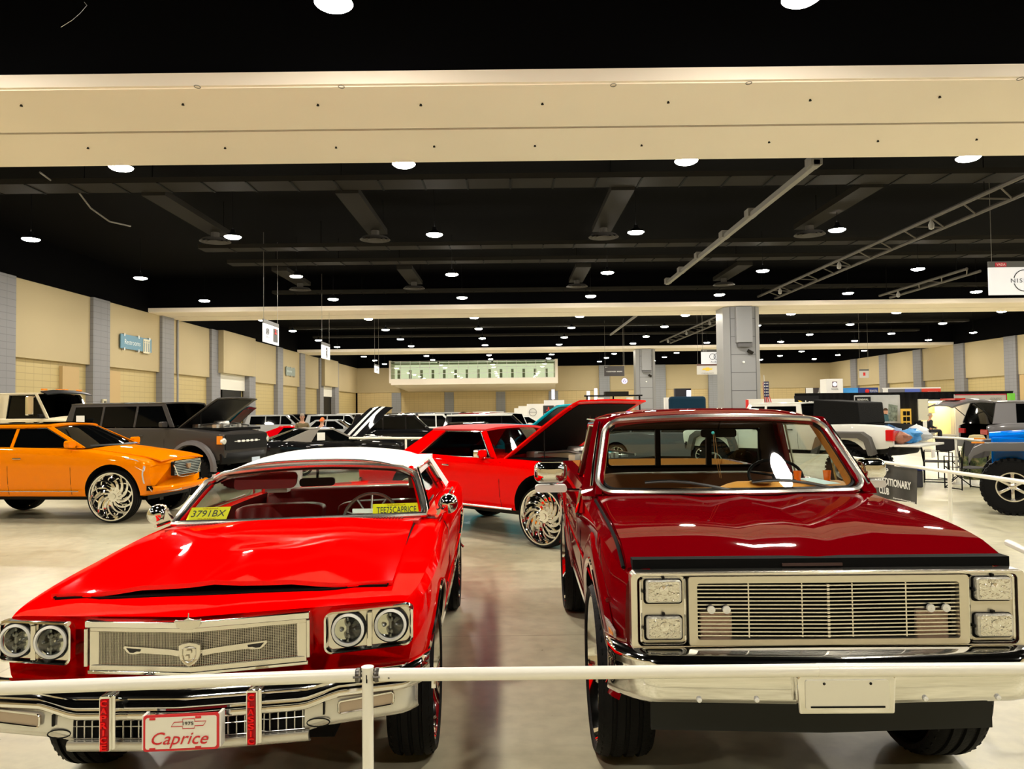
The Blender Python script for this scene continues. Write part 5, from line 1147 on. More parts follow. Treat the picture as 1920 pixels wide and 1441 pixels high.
# --- grey off-road wagon
GRY = paint('grey_metallic', (.062, .057, .055), .4); g_st = base_st(4.75, 1.92, .78, 1.60, 1.58, 1.50, 1.60, boxy=1, cowl=1.35, tailw=.97)
bro = std_car('off_road_wagon', 'dark grey boxy off-road wagon with raised black hood behind the orange sedan', 'suv', (-6.55, 18.8, 0), rad(75), dict(
    ring=RING_BOX, st=g_st, paint=GRY, wheels=(.85, 3.75, .48, .26, .32, 'mud'), rimmat=BLACK, arch=.56, archz=.62, cab=Cab(1.42, 1.78, 4.55, 4.68, 1.615, 2.20, .88, .74, 4.45, 4.42, pil=(2.55, 3.55), crown=.03, bow=.05, rbow=.01, tg=.90),
    glass=GDARK, ws=GSMOKE, hood=(.05, 1.35, .80, rad(38)), doors=(1.62, 2.5, 3.45), handles=(2.3, 3.3), hz=1.42, handlem=GRY, front=dict(g=(1.06, 1.42, .86), gm=BLACK, bars=0, round=1, bumper=BLACK, bz=.86, bh=.26)))
m = MB()
for k in range(5): m.prism(rrect(-.36+.18*k, 1.26, .10, .05, .01), lambda u, v, h: (u, h, v), -.04, -.02)
m.box(-.52, .52, -.035, -.02, 1.25, 1.262); m.build('grille_letters_bar', PWHITE, bro, smooth=0)
for yy in (.85, 3.75):
    for sd in (-1, 1): m = MB(); m.slab([[(sd*(.94+dx), yy+(.56+dr)*math.cos(q), .62+(.56+dr)*math.sin(q)) for dr, dx in ((0, 0), (.02, .09), (.09, .07), (.13, 0))] for q in [rad(-5+190*k/16) for k in range(17)]], (0, 0, .0)); m.build('fender_flare', mat('flare_grey', (.11, .10, .10), .4), bro)
for sd in (-1, 1): m = MB(); m.box(sd*.93-.03, sd*.93+.02, .02, .16, 1.20, 1.40); m.build('amber_marker', LENSA, bro, smooth=0, bev=.01)
m = MB(); m.box(-.965, -.958, 3.95, 4.2, 1.70, 1.92); m.build('window_sheet', PWHITE, bro, smooth=0); m = MB(); m.box(-.16, .16, -.27, -.255, .70, .86); m.build('licence_plate', mat('plate_blue_white', (.55, .65, .8), .4), bro, smooth=0)
# --- pale beige heavy truck at the far left
BGE = paint('beige_paint', (.74, .66, .48)); b_st = base_st(8.0, 2.3, .8, 1.85, 1.88, 1.7, 2.0, boxy=1, cowl=1.5, tailw=1)
bt = std_car('heavy_truck', 'pale beige heavy truck cab with chrome mirrors at the far left wall', 'truck', (-13.4, 25.6, 0), rad(81), dict(
    ring=RING_BOX, st=b_st, paint=BGE, wheels=(1.0, 6.2, .52, .3, .35, 'five'), arch=.6, archz=.6, cab=Cab(1.55, 2.05, 7.6, 7.7, 1.84, 2.66, 1.08, 1.0, 3.1, 3.05, pil=(), crown=.04, bow=.15, rbow=.01),
    wtrim=BLACK, ws=GSMOKE, hood=(.05, 1.45, .9, 0), doors=(1.9, 3.3), handles=(3.0,), mirror=BLACK, front=dict(g=(1.1, 1.6, .6), bars=6)))
m = MB(); m.slab([[(u, 1.62+.25*t, 2.66+.10*t-.05*abs(u)**4) for u in (-1.05, -.5, 0, .5, 1.05)] for t in (0, 1)], (0, 0, .03)); vs = m.build('sun_visor', BLACK, bt)
for x in (-.8, -.15, .15, .8): m = MB(); m.box(x-.09, x+.09, 1.9, 2.0, 2.76, 2.82); m.build('marker_light', LENSA, vs, smooth=0, bev=.01)
m = MB(); m.prism(rrect(-1.42, 2.25, .22, .62, .04), lambda u, v, h: (u, h, v), 1.9, 2.0); m.tube([(-1.15, 2.0, 2.55), (-1.42, 1.95, 2.52)], .02, 6); m.tube([(-1.15, 2.0, 1.95), (-1.42, 1.95, 1.98)], .02, 6); m.tube([(-1.32, 3.4, .9), (-1.32, 3.4, 2.7)], .09, 12); m.build('tall_mirror', CHROME, bt)
# --- black striped muscle car, hood open
MBLK = paint('black_paint', (.008, .008, .009)); WSTR = mat('white_stripe', (.75, .76, .75), .3, coat=.6); SIL = paint('grey_brown_paint', (.20, .185, .165), .4)
mu_st = base_st(4.85, 1.88, .32, 1.02, 1.0, .92, 1.06, cowl=1.7)
mus = std_car('muscle_car', 'black muscle car with grey roof and white stripes on its raised hood', 'car', (-4.1, 26.1, 0), rad(130), dict(
    st=mu_st, paint=MBLK, wheels=(.9, 3.65, .35, .25, .25, 'five'), cab=Cab(1.75, 2.45, 3.3, 4.4, 1.03, 1.40, .84, .60, 3.35, 3.0, crown=.04, bow=.14, rbow=.1),
    roof=SIL, frame=SIL, ws=GSMOKE, hood=(.05, 1.68, .74, rad(44)), stripes=((4, 6, WSTR), (8, 10, WSTR)), doors=(1.95, 3.3), handles=(3.1,), front=dict(round=1)))
m = MB(); m.box(-.85, .85, 4.6, 4.8, 1.10, 1.16); m.build('spoiler', MBLK, mus, smooth=0, bev=.02); m = MB()
for x in (-.22, .22): m.box(x-.13, x+.13, 4.35, 4.84, 1.105, 1.112)
m.build('deck_stripe', WSTR, mus, smooth=0); m = MB(); m.box(-.84, -.80, 2.9, 3.15, 1.06, 1.30); m.build('window_sheet', PWHITE, mus, smooth=0)
# --- dark teal coupe with raised hood
TEAL = paint('dark_teal_paint', (.0, .035, .05))
std_car('coupe_car', 'black coupe with raised dark teal hood beside the grey off-road wagon', 'car', (-8.3, 25.6, 0), rad(95), dict(st=base_st(4.7, 1.85, .3, 1.05, 1.02, .95, cowl=1.6), paint=MBLK, wheels=(.9, 3.6, .34, .24, .24, 'five'), cab=Cab(1.7, 2.4, 3.3, 4.3, 1.05, 1.42, .82, .6, 3.4, 3.0), ws=GSMOKE, hoodm=TEAL, hood=(.05, 1.6, .75, rad(48))))
# --- turquoise classic
TUR = paint('turquoise_paint', (.0, .50, .72)); std_car('classic_sedan', 'turquoise classic car with raised hood behind the red lifted coupe', 'car', (1.72, 16.4, 0), rad(46), dict(
    st=base_st(5.2, 1.95, .35, 1.15, 1.15, 1.05, cowl=1.7), paint=TUR, wheels=(.9, 3.9, .38, .3, .25, 'swirl2'), cab=Cab(1.8, 2.3, 3.6, 4.3, 1.15, 1.55, .85, .68, 3.7, 3.3), ws=GSMOKE, hood=(.03, 1.7, .78, rad(36)), wtrim=CHROME, front=dict(round=2)))
# --- silver-white pickup at right with open tailgate
WPT = paint('white_paint', (.74, .74, .70)); w_st = base_st(5.5, 2.0, .86, 1.48, 1.45, 1.35, 1.48, boxy=1, cowl=1.5, tailw=1)
wp_ = std_car('white_pickup', 'white off-road pickup with black fender flares and open tailgate', 'pickup truck', (5.46, 21.8, 0), rad(225), dict(
    ring=RING_BOX, st=w_st, paint=WPT, wheels=(.95, 4.42, .46, .26, .30, 'mud'), arch=.52, archz=.62, depth=.6, cav=((-.84, .84, 3.55, 5.6, 1.02, 2.0),), inner=mat('bed_black', (.02, .02, .02), .7), cab=Cab(1.6, 1.95, 3.3, 3.42, 1.47, 2.02, .92, .80, 3.25, 3.2, pil=(2.4,), crown=.02, bow=.04, rbow=.01, tg=.88),
    glass=GDARK, ws=GSMOKE, doors=(1.7, 2.4, 3.3), handles=(2.2, 3.1), hz=1.36, handlem=BLACK, front=dict(round=1, bumper=BLACK, bz=.9, bh=.22, g=(1.0, 1.35, .7))))
for yy in (.95, 4.42):
    for sd in (-1, 1):
        m = MB(); pts = [(-.74, .80), (-.62, 1.18), (-.45, 1.30), (.45, 1.30), (.62, 1.18), (.74, .80)]; inn = [(-.60, .78), (-.50, 1.10), (-.36, 1.18), (.36, 1.18), (.50, 1.10), (.60, .78)]
        G = [[(sd*.99, yy+u, v) for u, v in inn], [(sd*1.14, yy+u, v) for u, v in inn], [(sd*1.15, yy+u*1.0, v) for u, v in pts], [(sd*.99, yy+u*1.03, v+.03) for u, v in pts]]; m.grid(G); m.build('fender_flare', mat('flare_black', (.07, .065, .06), .5), wp_, smooth=50)
m = MB(); m.box(-.90, .90, 5.5, 6.05, .99, 1.04); m.build('tailgate', WPT, wp_, smooth=0, bev=.01)
m = MB(); m.box(-.82, .82, 3.7, 4.75, 1.44, 1.50); m.prism([(3.62, 1.50), (4.75, 1.50), (4.70, 2.02), (3.65, 2.10)], lambda u, v, h: (h, u, v), -.84, .84); m.build('bed_topper', mat('black_canvas', (.006, .006, .006), .8, spec=.1, bump=(30, .6)), wp_, smooth=0, bev=.03)
for sd in (-1, 1):
    m = MB(); m.box(sd*.93-.06, sd*.93+.08, 5.36, 5.54, 1.12, 1.38); m.build('tail_light_box', LENSR, wp_, smooth=0, bev=.02)
m = MB(); m.box(-.1, .1, 6.05, 6.07, .72, .9); m.build('licence_plate', PWHITE, wp_, smooth=0)
# --- grey suv at right with its hatch up
GS = paint('grey_suv_paint', (.15, .145, .15), .4); s_st = base_st(5.0, 2.0, .72, 1.45, 1.4, 1.3, 1.45, boxy=0, cowl=1.3, tailw=.97)
gs = std_car('grey_suv', 'metallic grey suv with its rear hatch raised at the right edge', 'suv', (17.1, 19.1, 0), rad(80), dict(
    ring=RING_OLD, st=s_st, paint=GS, wheels=(.95, 3.95, .45, .3, .28, 'ten'), arch=.5, archz=.55, cav=((-.80, .80, 4.2, 5.3, .98, 1.7),), cab=Cab(1.35, 2.0, 4.75, 4.9, 1.44, 1.98, .93, .78, 4.35, 4.3, pil=(2.4, 3.5), crown=.04, bow=.1, rbow=.03), glass=GDARK, glass_rear=False, doors=(1.6, 2.4, 3.5), handles=(2.2, 3.3)))
m = MB(); m.slab([[(u*.85, 4.85+.95*t, 2.02+.05*math.sin(t*PI)-.12*t*t-.06*abs(u)**3) for u in (-1, -.6, 0, .6, 1)] for t in (0, .3, .6, .85, 1)], (0, 0, .05)); hh = m.build('raised_hatch', GS, gs)
m = MB(); m.box(-.5, .5, 5.35, 5.6, 2.05, 2.10); m.build('hatch_light', LENSR, hh, smooth=0); m = MB(); m.tube([(-.8, 4.85, 1.6), (-.75, 5.3, 2.0)], .012, 6); m.tube([(.8, 4.85, 1.6), (.75, 5.3, 2.0)], .012, 6); m.build('hatch_strut', BLACK, gs)
m = MB(); m.box(-.92, .92, 4.9, 5.12, .80, 1.02); m.build('bumper_cover', mat('grey_plastic', (.10, .10, .10), .5), gs, smooth=0, bev=.04)
# --- blue off-road buggy at right edge
BLU = paint('bright_blue_paint', (.0, .17, .75)); j = thing('blue_off_roader', 'bright blue open off-roader with big mud tires cut off by the right frame edge', 'off-road vehicle', (8.97, 14.25, 0), rad(237.3))
m = MB(); G = []
for i in range(7):
    v = i/6; G.append([(u*lerp(.55, .66, v), lerp(.02, 1.3, v), lerp(1.36, 1.46, v)+.06*(1-u*u)) for u in (-1, -.7, -.3, 0, .3, .7, 1)])
m.slab(G, (0, 0, -.05)); m.build('hood', BLU, j); m = MB(); m.box(-.62, .62, .05, 3.6, .80, 1.34); m.box(-.75, .75, 1.4, 3.8, .72, 1.42); m.build('body', BLU, j, smooth=0, bev=.03)
for sd in (-1, 1):
    m = MB(); pts = [(-.30, 1.02), (-.22, 1.16), (-.05, 1.25), (.80, 1.27), (.98, 1.15), (1.18, .75)]; m.slab([[(x, y, z) for x in (sd*.60, sd*.85, sd*1.02)]+[(sd*1.04, y, z-.10)] for y, z in pts], (0, 0, -.04)); m.build('fender_flare', mat('flare_dark_grey', (.10, .095, .095), .45), j, smooth=30)
    m = MB(); m.box(sd*.9-.05, sd*.9+.05, -.25, -.05, 1.24, 1.27); m.build('amber_marker', LENSA, j, smooth=0, bev=.01)
    for yy in (.35, 2.95): add_wheel(j, sd*.84, yy, .49, .49, .25, .34, 'mud', rimmat=BRUSH)
m = MB(); m.tube([(-.8, .35, .49), (.8, .35, .49)], .06, 8); m.tube([(-.8, 2.95, .49), (.8, 2.95, .49)], .06, 8); m.box(-.45, .45, .0, 3.4, .68, .80)
for sd in (-1, 1):
    m.tube([(sd*.55, .35, .55), (sd*.5, .45, 1.2)], .04, 8); m.tube([(sd*(.55+.06*math.cos(k*.9)), .35+.06*math.sin(k*.9), .55+.03*k) for k in range(20)], .012, 5); m.tube([(sd*.6, .3, .6), (.0, .1, .7)], .02, 6)
m.build('axle_and_frame', mat('chassis_grey', (.05, .05, .05), .5, .5), j)
m = MB(); m.tube([(-.68, 1.6, 1.42), (-.6, 1.9, 1.9), (.6, 1.9, 1.9), (.68, 1.6, 1.42)], .03, 8); m.tube([(-.6, 1.9, 1.9), (-.6, 3.0, 1.9), (-.68, 3.6, 1.42)], .03, 8); m.tube([(.6, 1.9, 1.9), (.6, 3.0, 1.9), (.68, 3.6, 1.42)], .03, 8); m.build('roll_bar', BLACK, j)
# --- cars of the crowd, farther back
PAL = {'white': (.75, .75, .73), 'black': (.008, .008, .009), 'silver': (.38, .39, .40), 'red': (.60, .0, .004), 'grey': (.10, .10, .11), 'blue': (.02, .06, .25), 'dark red': (.22, 0, .01), 'dark green': (.0, .06, .04)}
def crowd(X, Y, a, kind, colr, label, hood=0, roof=None):
    pm = paint('crowd_'+colr.replace(' ', '_'), PAL[colr])
    if kind == 'suv': sp = dict(ring=RING_BOX, st=base_st(4.8, 1.92, .32, 1.12, 1.10, 1.0, boxy=1, cowl=1.2), cab=Cab(1.25, 1.9, 4.5, 4.7, 1.12, 1.72, .88, .72, 4.35, 4.3, pil=(2.3, 3.3)), wheels=(.9, 3.8, .37, .26, .25, 'ten'))
    elif kind == 'coupe': sp = dict(st=base_st(4.6, 1.85, .26, .95, .92, .82, cowl=1.55), cab=Cab(1.6, 2.4, 3.1, 4.2, .95, 1.34, .82, .58, 3.2, 2.9), wheels=(.9, 3.5, .34, .25, .25, 'five'))
    else: sp = dict(st=base_st(4.9, 1.85, .28, 1.0, .98, .86, cowl=1.4), cab=Cab(1.45, 2.2, 3.4, 4.3, 1.0, 1.46, .84, .62, 3.7, 3.3, pil=(2.75,)), wheels=(.9, 3.7, .34, .24, .23, 'ten'))
    sp.update(paint=pm, far=True, hood=(.05, 1.15 if kind == 'suv' else 1.4, .72, rad(hood)), doors=(2.3,), roof=roof, ws=GSMOKE, track=.78)
    hl = sp['st'][-1][0]/2; return std_car(kind if kind != 'coupe' else 'sports_coupe', label, 'car', (X+hl*math.sin(rad(a)), Y-hl*math.cos(rad(a)), 0), rad(a), sp)
crowd(-8.6, 31.2, 95, 'coupe', 'red', 'red sports coupe behind the man in the brown sweater')
crowd(-4.9, 34.4, 100, 'suv', 'black', 'black suv in the crowd right of the striped muscle car')
crowd(-1.2, 27.6, 80, 'sedan', 'black', 'low black sedan behind the barrier rail beside the striped raised hood')
crowd(-4.0, 38.9, 100, 'suv', 'white', 'white suv with raised hood behind the black crowd suv', hood=40)
crowd(-9.6, 41.5, 85, 'sedan', 'silver', 'silver sedan far back behind the red sports coupe')
crowd(-.2, 39.4, 10, 'suv', 'white', 'white suv seen end on behind the long white roof')
crowd(-.9, 45.6, 75, 'suv', 'dark red', 'dark red suv far behind the long white roof')
crowd(-.5, 31.4, 92, 'suv', 'black', 'black wagon with long white roof behind the red lifted coupe', roof=WPT)
crowd(-10.2, 46.6, 90, 'suv', 'silver', 'silver suv far back near the left wall doors')
crowd(-15.3, 37.3, 80, 'sedan', 'black', 'black sedan far back by the left wall')
crowd(-5.0, 49.6, 80, 'coupe', 'black', 'black sports coupe with raised hood below the balcony', hood=45)
crowd(-4.4, 42.4, 85, 'suv', 'grey', 'grey suv far back below the balcony')
crowd(.9, 51.2, 100, 'sedan', 'white', 'white sedan far back left of the white brand walls')
crowd(-15.5, 58, 95, 'suv', 'black', 'distant black suv near the back left corner')
crowd(-9.6, 60.5, 80, 'sedan', 'red', 'distant red sedan below the balcony left end')
crowd(-3.9, 60.5, 100, 'suv', 'silver', 'distant silver suv below the balcony')
crowd(-15.5, 51.5, 90, 'suv', 'silver', 'distant silver suv by the left wall recess')
crowd(5.4, 31.5, 60, 'suv', 'black', 'black suv under the ladder rack right of the raised red hood')
crowd(5.2, 26.2, 70, 'suv', 'grey', 'dark grey suv roof just above the pickup roof')
crowd(-14.8, 31.2, 95, 'suv', 'white', 'white van between the raised black hood and the left wall')
crowd(2.8, 38.2, 15, 'coupe', 'black', 'black coupe with raised hood just left of the turquoise hood', hood=50)
crowd(4.2, 56.6, 80, 'sedan', 'grey', 'grey sedan in front of the white brand walls')
crowd(-6.8, 55.0, 95, 'suv', 'black', 'black suv in the distant row below the balcony')
crowd(-12.2, 55.4, 85, 'coupe', 'dark red', 'dark red coupe in the distant row at left')
crowd(-1.7, 56.2, 95, 'sedan', 'blue', 'dark blue sedan in the distant row below the balcony right end')
crowd(-13.0, 66.5, 85, 'suv', 'white', 'farthest white suv at left')
crowd(-7.0, 67.0, 90, 'suv', 'grey', 'farthest grey suv below the balcony')
crowd(-1.2, 66.5, 95, 'suv', 'white', 'farthest white suv below the balcony right end')
# part of a vehicle at the left frame edge: fender with chrome lamp
t = thing('motor_trike', 'brown fender and chrome lamp of a vehicle cut off by the left edge', 'motorcycle', (-4.58, 6.55, 0)); m = MB(); m.lathe([(.001, -.10), (.05, -.09), (.07, -.04), (.072, .06)], (.05, .0, 1.07), 'Y', 18); m.tube([(.0, 0, 1.05), (-.25, .1, 1.0)], .02, 8); m.build('chrome_lamp', CHROME, t)
m = MB(); cx, cz = -.42, .42
m.slab([[(cx+(.50-.05*abs(e))*math.sin(q), .20*e, cz+(.50-.05*abs(e))*math.cos(q)) for e in (-1, -.7, 0, .7, 1)] for q in [rad(-70+180*k/18) for k in range(19)]], (0, 0, -.012)); m.build('fender', paint('brown_paint', (.16, .03, .02)), t)
m = MB(); m.lathe([(.24, -.10), (.36, -.12), (.42, -.07), (.42, .07), (.36, .12), (.24, .10)], (cx, 0, cz), 'Y', 36); tt = m.build('tire', TIRE, t); m = MB(); m.lathe([(.001, -.04), (.08, -.05), (.24, -.09), (.25, 0), (.24, .09), (.08, .05), (.001, .04)], (cx, 0, cz), 'Y', 30); m.build('rim', CHROME, tt)
m = MB()
for sd in (-1, 1): m.tube([(cx, sd*.14, cz), (cx-.1, sd*.16, .75), (cx+.1, sd*.12, 1.02), (-.02, 0, 1.04)], .022, 8)
m.tube([(cx, -.14, cz), (cx, .14, cz)], .03, 8); m.tube([(cx-.1, 0, .98), (cx-.6, 0, 1.0), (cx-1.3, 0, .75)], .09, 10); m.build('fork_and_tank', paint('brown_paint', (.16, .03, .02)), t)
m = MB(); m.lathe([(.24, -.10), (.36, -.12), (.42, -.07), (.42, .07), (.36, .12), (.24, .10)], (cx-1.6, 0, cz), 'Y', 36); m.tube([(cx-1.6, 0, cz), (cx-1.2, 0, .75)], .05, 8); m.build('rear_tire', TIRE, t)
# ================================================================== people
def skin_mesh(name, chains, m, parent, sub=1):
    vs, es, rs = [], [], []
    for ch in chains:
        last = None
        for it in ch:
            if isinstance(it, int): last = it; continue
            p, r = it; vs.append(p); rs.append(r); k = len(vs)-1
            if last is not None: es.append((last, k))
            last = k
    me = bpy.data.meshes.new(name); me.from_pydata(vs, es, []); o = bpy.data.objects.new(name, me); C.objects.link(o)
    sk = o.modifiers.new('skin', 'SKIN'); 
    for i, v in enumerate(me.skin_vertices[0].data if me.skin_vertices else []): pass
    if not me.skin_vertices:
        bm = bmesh.new(); bm.from_mesh(me); bm.verts.layers.skin.verify(); bm.to_mesh(me); bm.free()
    for v, r in zip(me.skin_vertices[0].data, rs): v.radius = (r if isinstance(r, tuple) else (r, r)); v.use_root = False
    me.skin_vertices[0].data[0].use_root = True
    ss = o.modifiers.new('sub', 'SUBSURF'); ss.levels = ss.render_levels = sub
    bpy.context.view_layer.update(); me2 = bpy.data.meshes.new_from_object(o.evaluated_get(bpy.context.evaluated_depsgraph_get())); o.modifiers.clear(); o.data = me2
    me2.materials.clear(); me2.materials.append(m); me2.shade_smooth(); o.parent = parent; return o
SKINM = mat('skin', (.52, .27, .17), .5)
def person(label, loc, rotz, top, legs, hair, sit=False, s=1.0, cap=None, arms='front', beard=None):
    t = thing('person', label, 'person', loc, rotz); t.scale = (s, s, s)      # faces -y
    hz = .48 if sit else .92; hy = .0
    if sit: kn = [(sd*.11, -.42, .50) for sd in (-1, 1)]; ft = [(sd*.12, -.42, .08) for sd in (-1, 1)]
    else: kn = [(sd*.10, -.01, .50) for sd in (-1, 1)]; ft = [(sd*.11, 0, .08) for sd in (-1, 1)]
    dz = hz-.92; sh = 1.42+dz
    B = [((0, hy, hz), (.15, .11)), ((0, hy, hz+.16), (.14, .10)), ((0, .01, hz+.36), (.16, .11)), ((0, .01, sh-.02), (.10, .08)), ((0, .0, sh+.08), (.055, .055)), ((0, -.015, sh+.16), (.075, .085)), ((0, -.02, sh+.25), (.078, .092)), ((0, -.01, sh+.32), (.045, .05))]
    ch = [B]
    def arm(sd):
        if arms == 'front': return [((sd*.17, .0, sh-.04), .055), ((sd*.25, .02, sh-.28), .042), ((sd*.13, -.22, sh-.38), .032), ((sd*.07, -.27, sh-.36), (.035, .022))]
        return [((sd*.18, .0, sh-.04), .055), ((sd*.24, .02, sh-.30), .042), ((sd*.24, -.04, sh-.54), .032), ((sd*.24, -.06, sh-.62), (.022, .035))]
    for sd in (-1, 1): ch.append([3]+arm(sd))
    n0 = 8+8
    for i, sd in enumerate((-1, 1)):
        ch.append([0, ((sd*.10, hy-.02*sit, hz-.04), .095), (kn[i], .062), (ft[i], .045), ((ft[i][0], ft[i][1]-.16, .035), (.04, .03))])
    skin_mesh('body', ch, SKINM, t, 1)
    J = [[((0, hy, hz-.03), (.17, .13)), ((0, hy, hz+.16), (.155, .12)), ((0, .01, hz+.36), (.175, .125)), ((0, .01, sh-.02), (.115, .10)), ((0, .0, sh+.035), (.065, .065))]]
    for sd in (-1, 1): J.append([3]+[(p, (r if isinstance(r, float) else .04)*1.28) for p, r in arm(sd)[:3]])
    skin_mesh('jacket', J, top, t, 1)
    P = [[((0, hy, hz), (.155, .12))]]
    for i, sd in enumerate((-1, 1)): P.append([0, ((sd*.10, hy-.02*sit, hz-.04), .105), (kn[i], .075), ((ft[i][0], ft[i][1], .10), .06)])
    skin_mesh('trousers', P, legs, t, 1)
    for i in (0, 1):
        b = MB(); b.lathe([(.001, 0), (.05, .0), (.055, .05), (.03, .10)], (ft[i][0], ft[i][1], 0), 'Z', 12); b.box(ft[i][0]-.045, ft[i][0]+.045, ft[i][1]-.20, ft[i][1], 0, .06); b.build('shoe', BLACK, t, bev=.015)
    hd = MB(); G = []
    for i in range(8):
        a = PI/2*i/7; G.append([(.088*math.cos(a)*math.cos(q), -.012+.104*math.cos(a)*math.sin(q)+.012, sh+.245+.11*math.sin(a)-(.05 if math.sin(q) > -.2 else -.015)*math.cos(a)) for q in [2*PI*k/16 for k in range(17)]])
    hd.grid(G); hd.build('hair' if not cap else 'cap', cap or hair, t, smooth=80)
    if cap: b = MB(); b.slab([[(x, -.10-.07*e, sh+.265-.01*e) for x in (-.06, 0, .06)] for e in (0, 1)], (0, 0, -.008)); b.build('cap_brim', cap, t)
    f = MB()
    for sd in (-1, 1): f.lathe([(.001, -.012), (.012, -.006), (.013, .004)], (sd*.032, -.103, sh+.225), 'Y', 8)
    f.build('eye', mat('eye_dark', (.04, .03, .03), .3), t); f = MB(); f.tube([(0, -.10, sh+.225), (0, -.128, sh+.19), (0, -.105, sh+.18)], [.008, .015, .01], 6); f.box(-.025, .025, -.106, -.095, sh+.150, sh+.158); f.build('nose', mat('skin_lip', (.42, .18, .13), .5), t)
    for sd in (-1, 1): f = MB(); f.lathe([(.001, -.01), (.025, -.006), (.03, .01)], (sd*.080, -.01, sh+.21), 'X', 10); f.build('ear', SKINM, t)
    # hands with separate fingers
    for sd in (-1, 1):
        w_ = Vector(arm(sd)[-1][0]); d = (w_-Vector(arm(sd)[-2][0])).normalized(); side = Vector((sd*-.0, 0, 1)) if arms == 'front' else Vector((0, 1, 0)); b = MB()
        for k, L_ in enumerate((.060, .068, .064, .050)): o = w_+side*(-.024+.016*k); b.tube([o, o+d*L_*.5, o+d*L_+Vector((0, 0, -.015))], [.009, .008, .006], 6)
        b.tube([w_-d*.03+side*.03, w_+side*.048+d*.02], [.011, .008], 6); b.build('fingers', SKINM, t)
    return t
CL = lambda n, c: mat('cloth_'+n, c, .9, bump=(40, .3))
HAIRG, HAIRB = mat('hair_grey', (.30, .25, .2), .8), mat('hair_brown', (.06, .03, .015), .8)
person('man in a brown sweater looking down, behind the black striped muscle car', (-7.95, 28.9, 0), rad(20), CL('brown', (.16, .12, .06)), CL('dark', (.03, .03, .04)), HAIRG, s=1.07)
person('person in an orange cap bending beside the man in the brown sweater', (-7.1, 28.5, 0), rad(150), CL('navy', (.03, .04, .12)), CL('dark', (.03, .03, .04)), HAIRB, s=.98, cap=mat('cap_orange', (.8, .16, .03), .7))
person('person in a dark beanie far back among the crowd of cars', ((781-957)/FPX*36, 36, 0), 0, CL('grey', (.12, .12, .13)), CL('dark', (.03, .03, .04)), HAIRB, cap=mat('cap_dark', (.03, .03, .04), .8), s=1.02)
person('person with light hair far back in front of the grey back wall pilaster', ((752-957)/FPX*52.8, 52.8, 0), 0, CL('pink', (.45, .2, .16)), CL('dark', (.03, .03, .04)), HAIRG, s=1.05)
sc_ = gp(1745, 826); seat = person('man in dark suit sitting on a white chair before the lit booth', (sc_.x, sc_.y, 0), rad(80), CL('suit', (.012, .014, .022)), CL('suit', (.012, .014, .022)), HAIRG, sit=True, s=1.12)
t = thing('white_chair', 'white plain chair under the man in the dark suit', 'chair', (sc_.x, sc_.y, 0), rad(80)); b = MB(); b.box(-.24, .24, -.2, .26, .40, .43); b.build('seat', WHITE, t, smooth=0); b = MB(); b.box(-.24, .24, .24, .28, .43, 1.05); b.build('backrest', WHITE, t, smooth=0)
for x in (-.22, .22):
    for y in (-.18, .24): b = MB(); b.tube([(x, y, 0), (x, y, .40)], .015, 6); b.build('leg', WHITE, t)
# ================================================================== barrier rails
def rail(name, label, pts, z, r, posts, group=None, m=RAILW):
    p0 = Vector((pts[0].x, pts[0].y, 0)); t = thing(name, label, 'barrier', p0, 0, group)
    for a, b_ in zip(pts, pts[1:]):
        q = MB(); A = Vector((a.x, a.y, a.z))-p0; B_ = Vector((b_.x, b_.y, b_.z))-p0; q.tube([A, B_], r, 14); q.build('rail_pipe', m, t)
    for p in posts:
        q = MB(); P_ = Vector(p)-p0; q.tube([(P_.x, P_.y, 0), (P_.x, P_.y, P_.z)], r*.95, 14); q.lathe([(r*5, 0), (r*5, .012), (r*1.2, .03)], (P_.x, P_.y, 0), 'Z', 20); q.build('post', m, t)
    return t
a0, a1, a2 = Vector((-3.2, 2.41, 1.056)), Vector((-.524, 2.6, 1.056)), Vector((-.468, 2.6, 1.056)); a3 = Vector((1.06, 2.6, 1.053)); a4 = Vector((2.9, 2.57, 1.048))
RG = thing('barrier_rail', 'white pipe barrier rail across the foreground in front of both vehicles', 'barrier', (-.496, 2.6, 0)); o_ = Vector((-.496, 2.6, 0))
for a, b_, r in ((a0, a1, .0215), (a2, a3, .0215), (a3-Vector((.03, 0, 0)), a4, .0225)): q = MB(); q.tube([a-o_, b_-o_], r, 20); q.build('rail_pipe', RAILW, RG)
q = MB(); q.tube([(0, 0, 0), (0, 0, 1.074), (0, 0, 1.084)], [.019, .019, .0215], 20); q.lathe([(.10, 0), (.10, .01), (.022, .03)], (0, 0, 0), 'Z', 24); q.build('post', RAILW, RG)
for sd in (-1, 1):
    q = MB(); q.lathe([(.0235, sd*.026), (.024, sd*.034), (.022, sd*.040), (.018, sd*.042)], (0, 0, 1.056), 'X', 20); q.tube([(sd*.021, -.02, 1.056), (sd*.045, -.022, 1.056)], .004, 6); q.build('coupling', mat('dark_metal', (.12, .11, .10), .35, .9), RG)
q = MB(); q.box(-.0016, .0016, -.0215, -.0190, 1.036, 1.062); q.box(.001, .003, -.0215, -.0190, 1.036, 1.048); q.lathe([(.001, -.024), (.003, -.022)], (.075, 0, 1.052), 'Y', 8); q.build('slot_mark', DARKM, RG, smooth=0)
q = MB(); q.tube([(-.30, -.0205, 1.048), (-.285, -.0208, 1.049)], .002, 5); q.build('rust_mark', mat('rust', (.35, .14, .05), .8), RG)
def g3(px, py, gx, gy):       # floor point below (gx,gy) and height of rail seen at (px,py)
    p = gp(gx, gy); h = at(px, py, p.y); return Vector((p.x, p.y, h.z))
P0 = at(1783, 888, 10.9); zR = P0.z
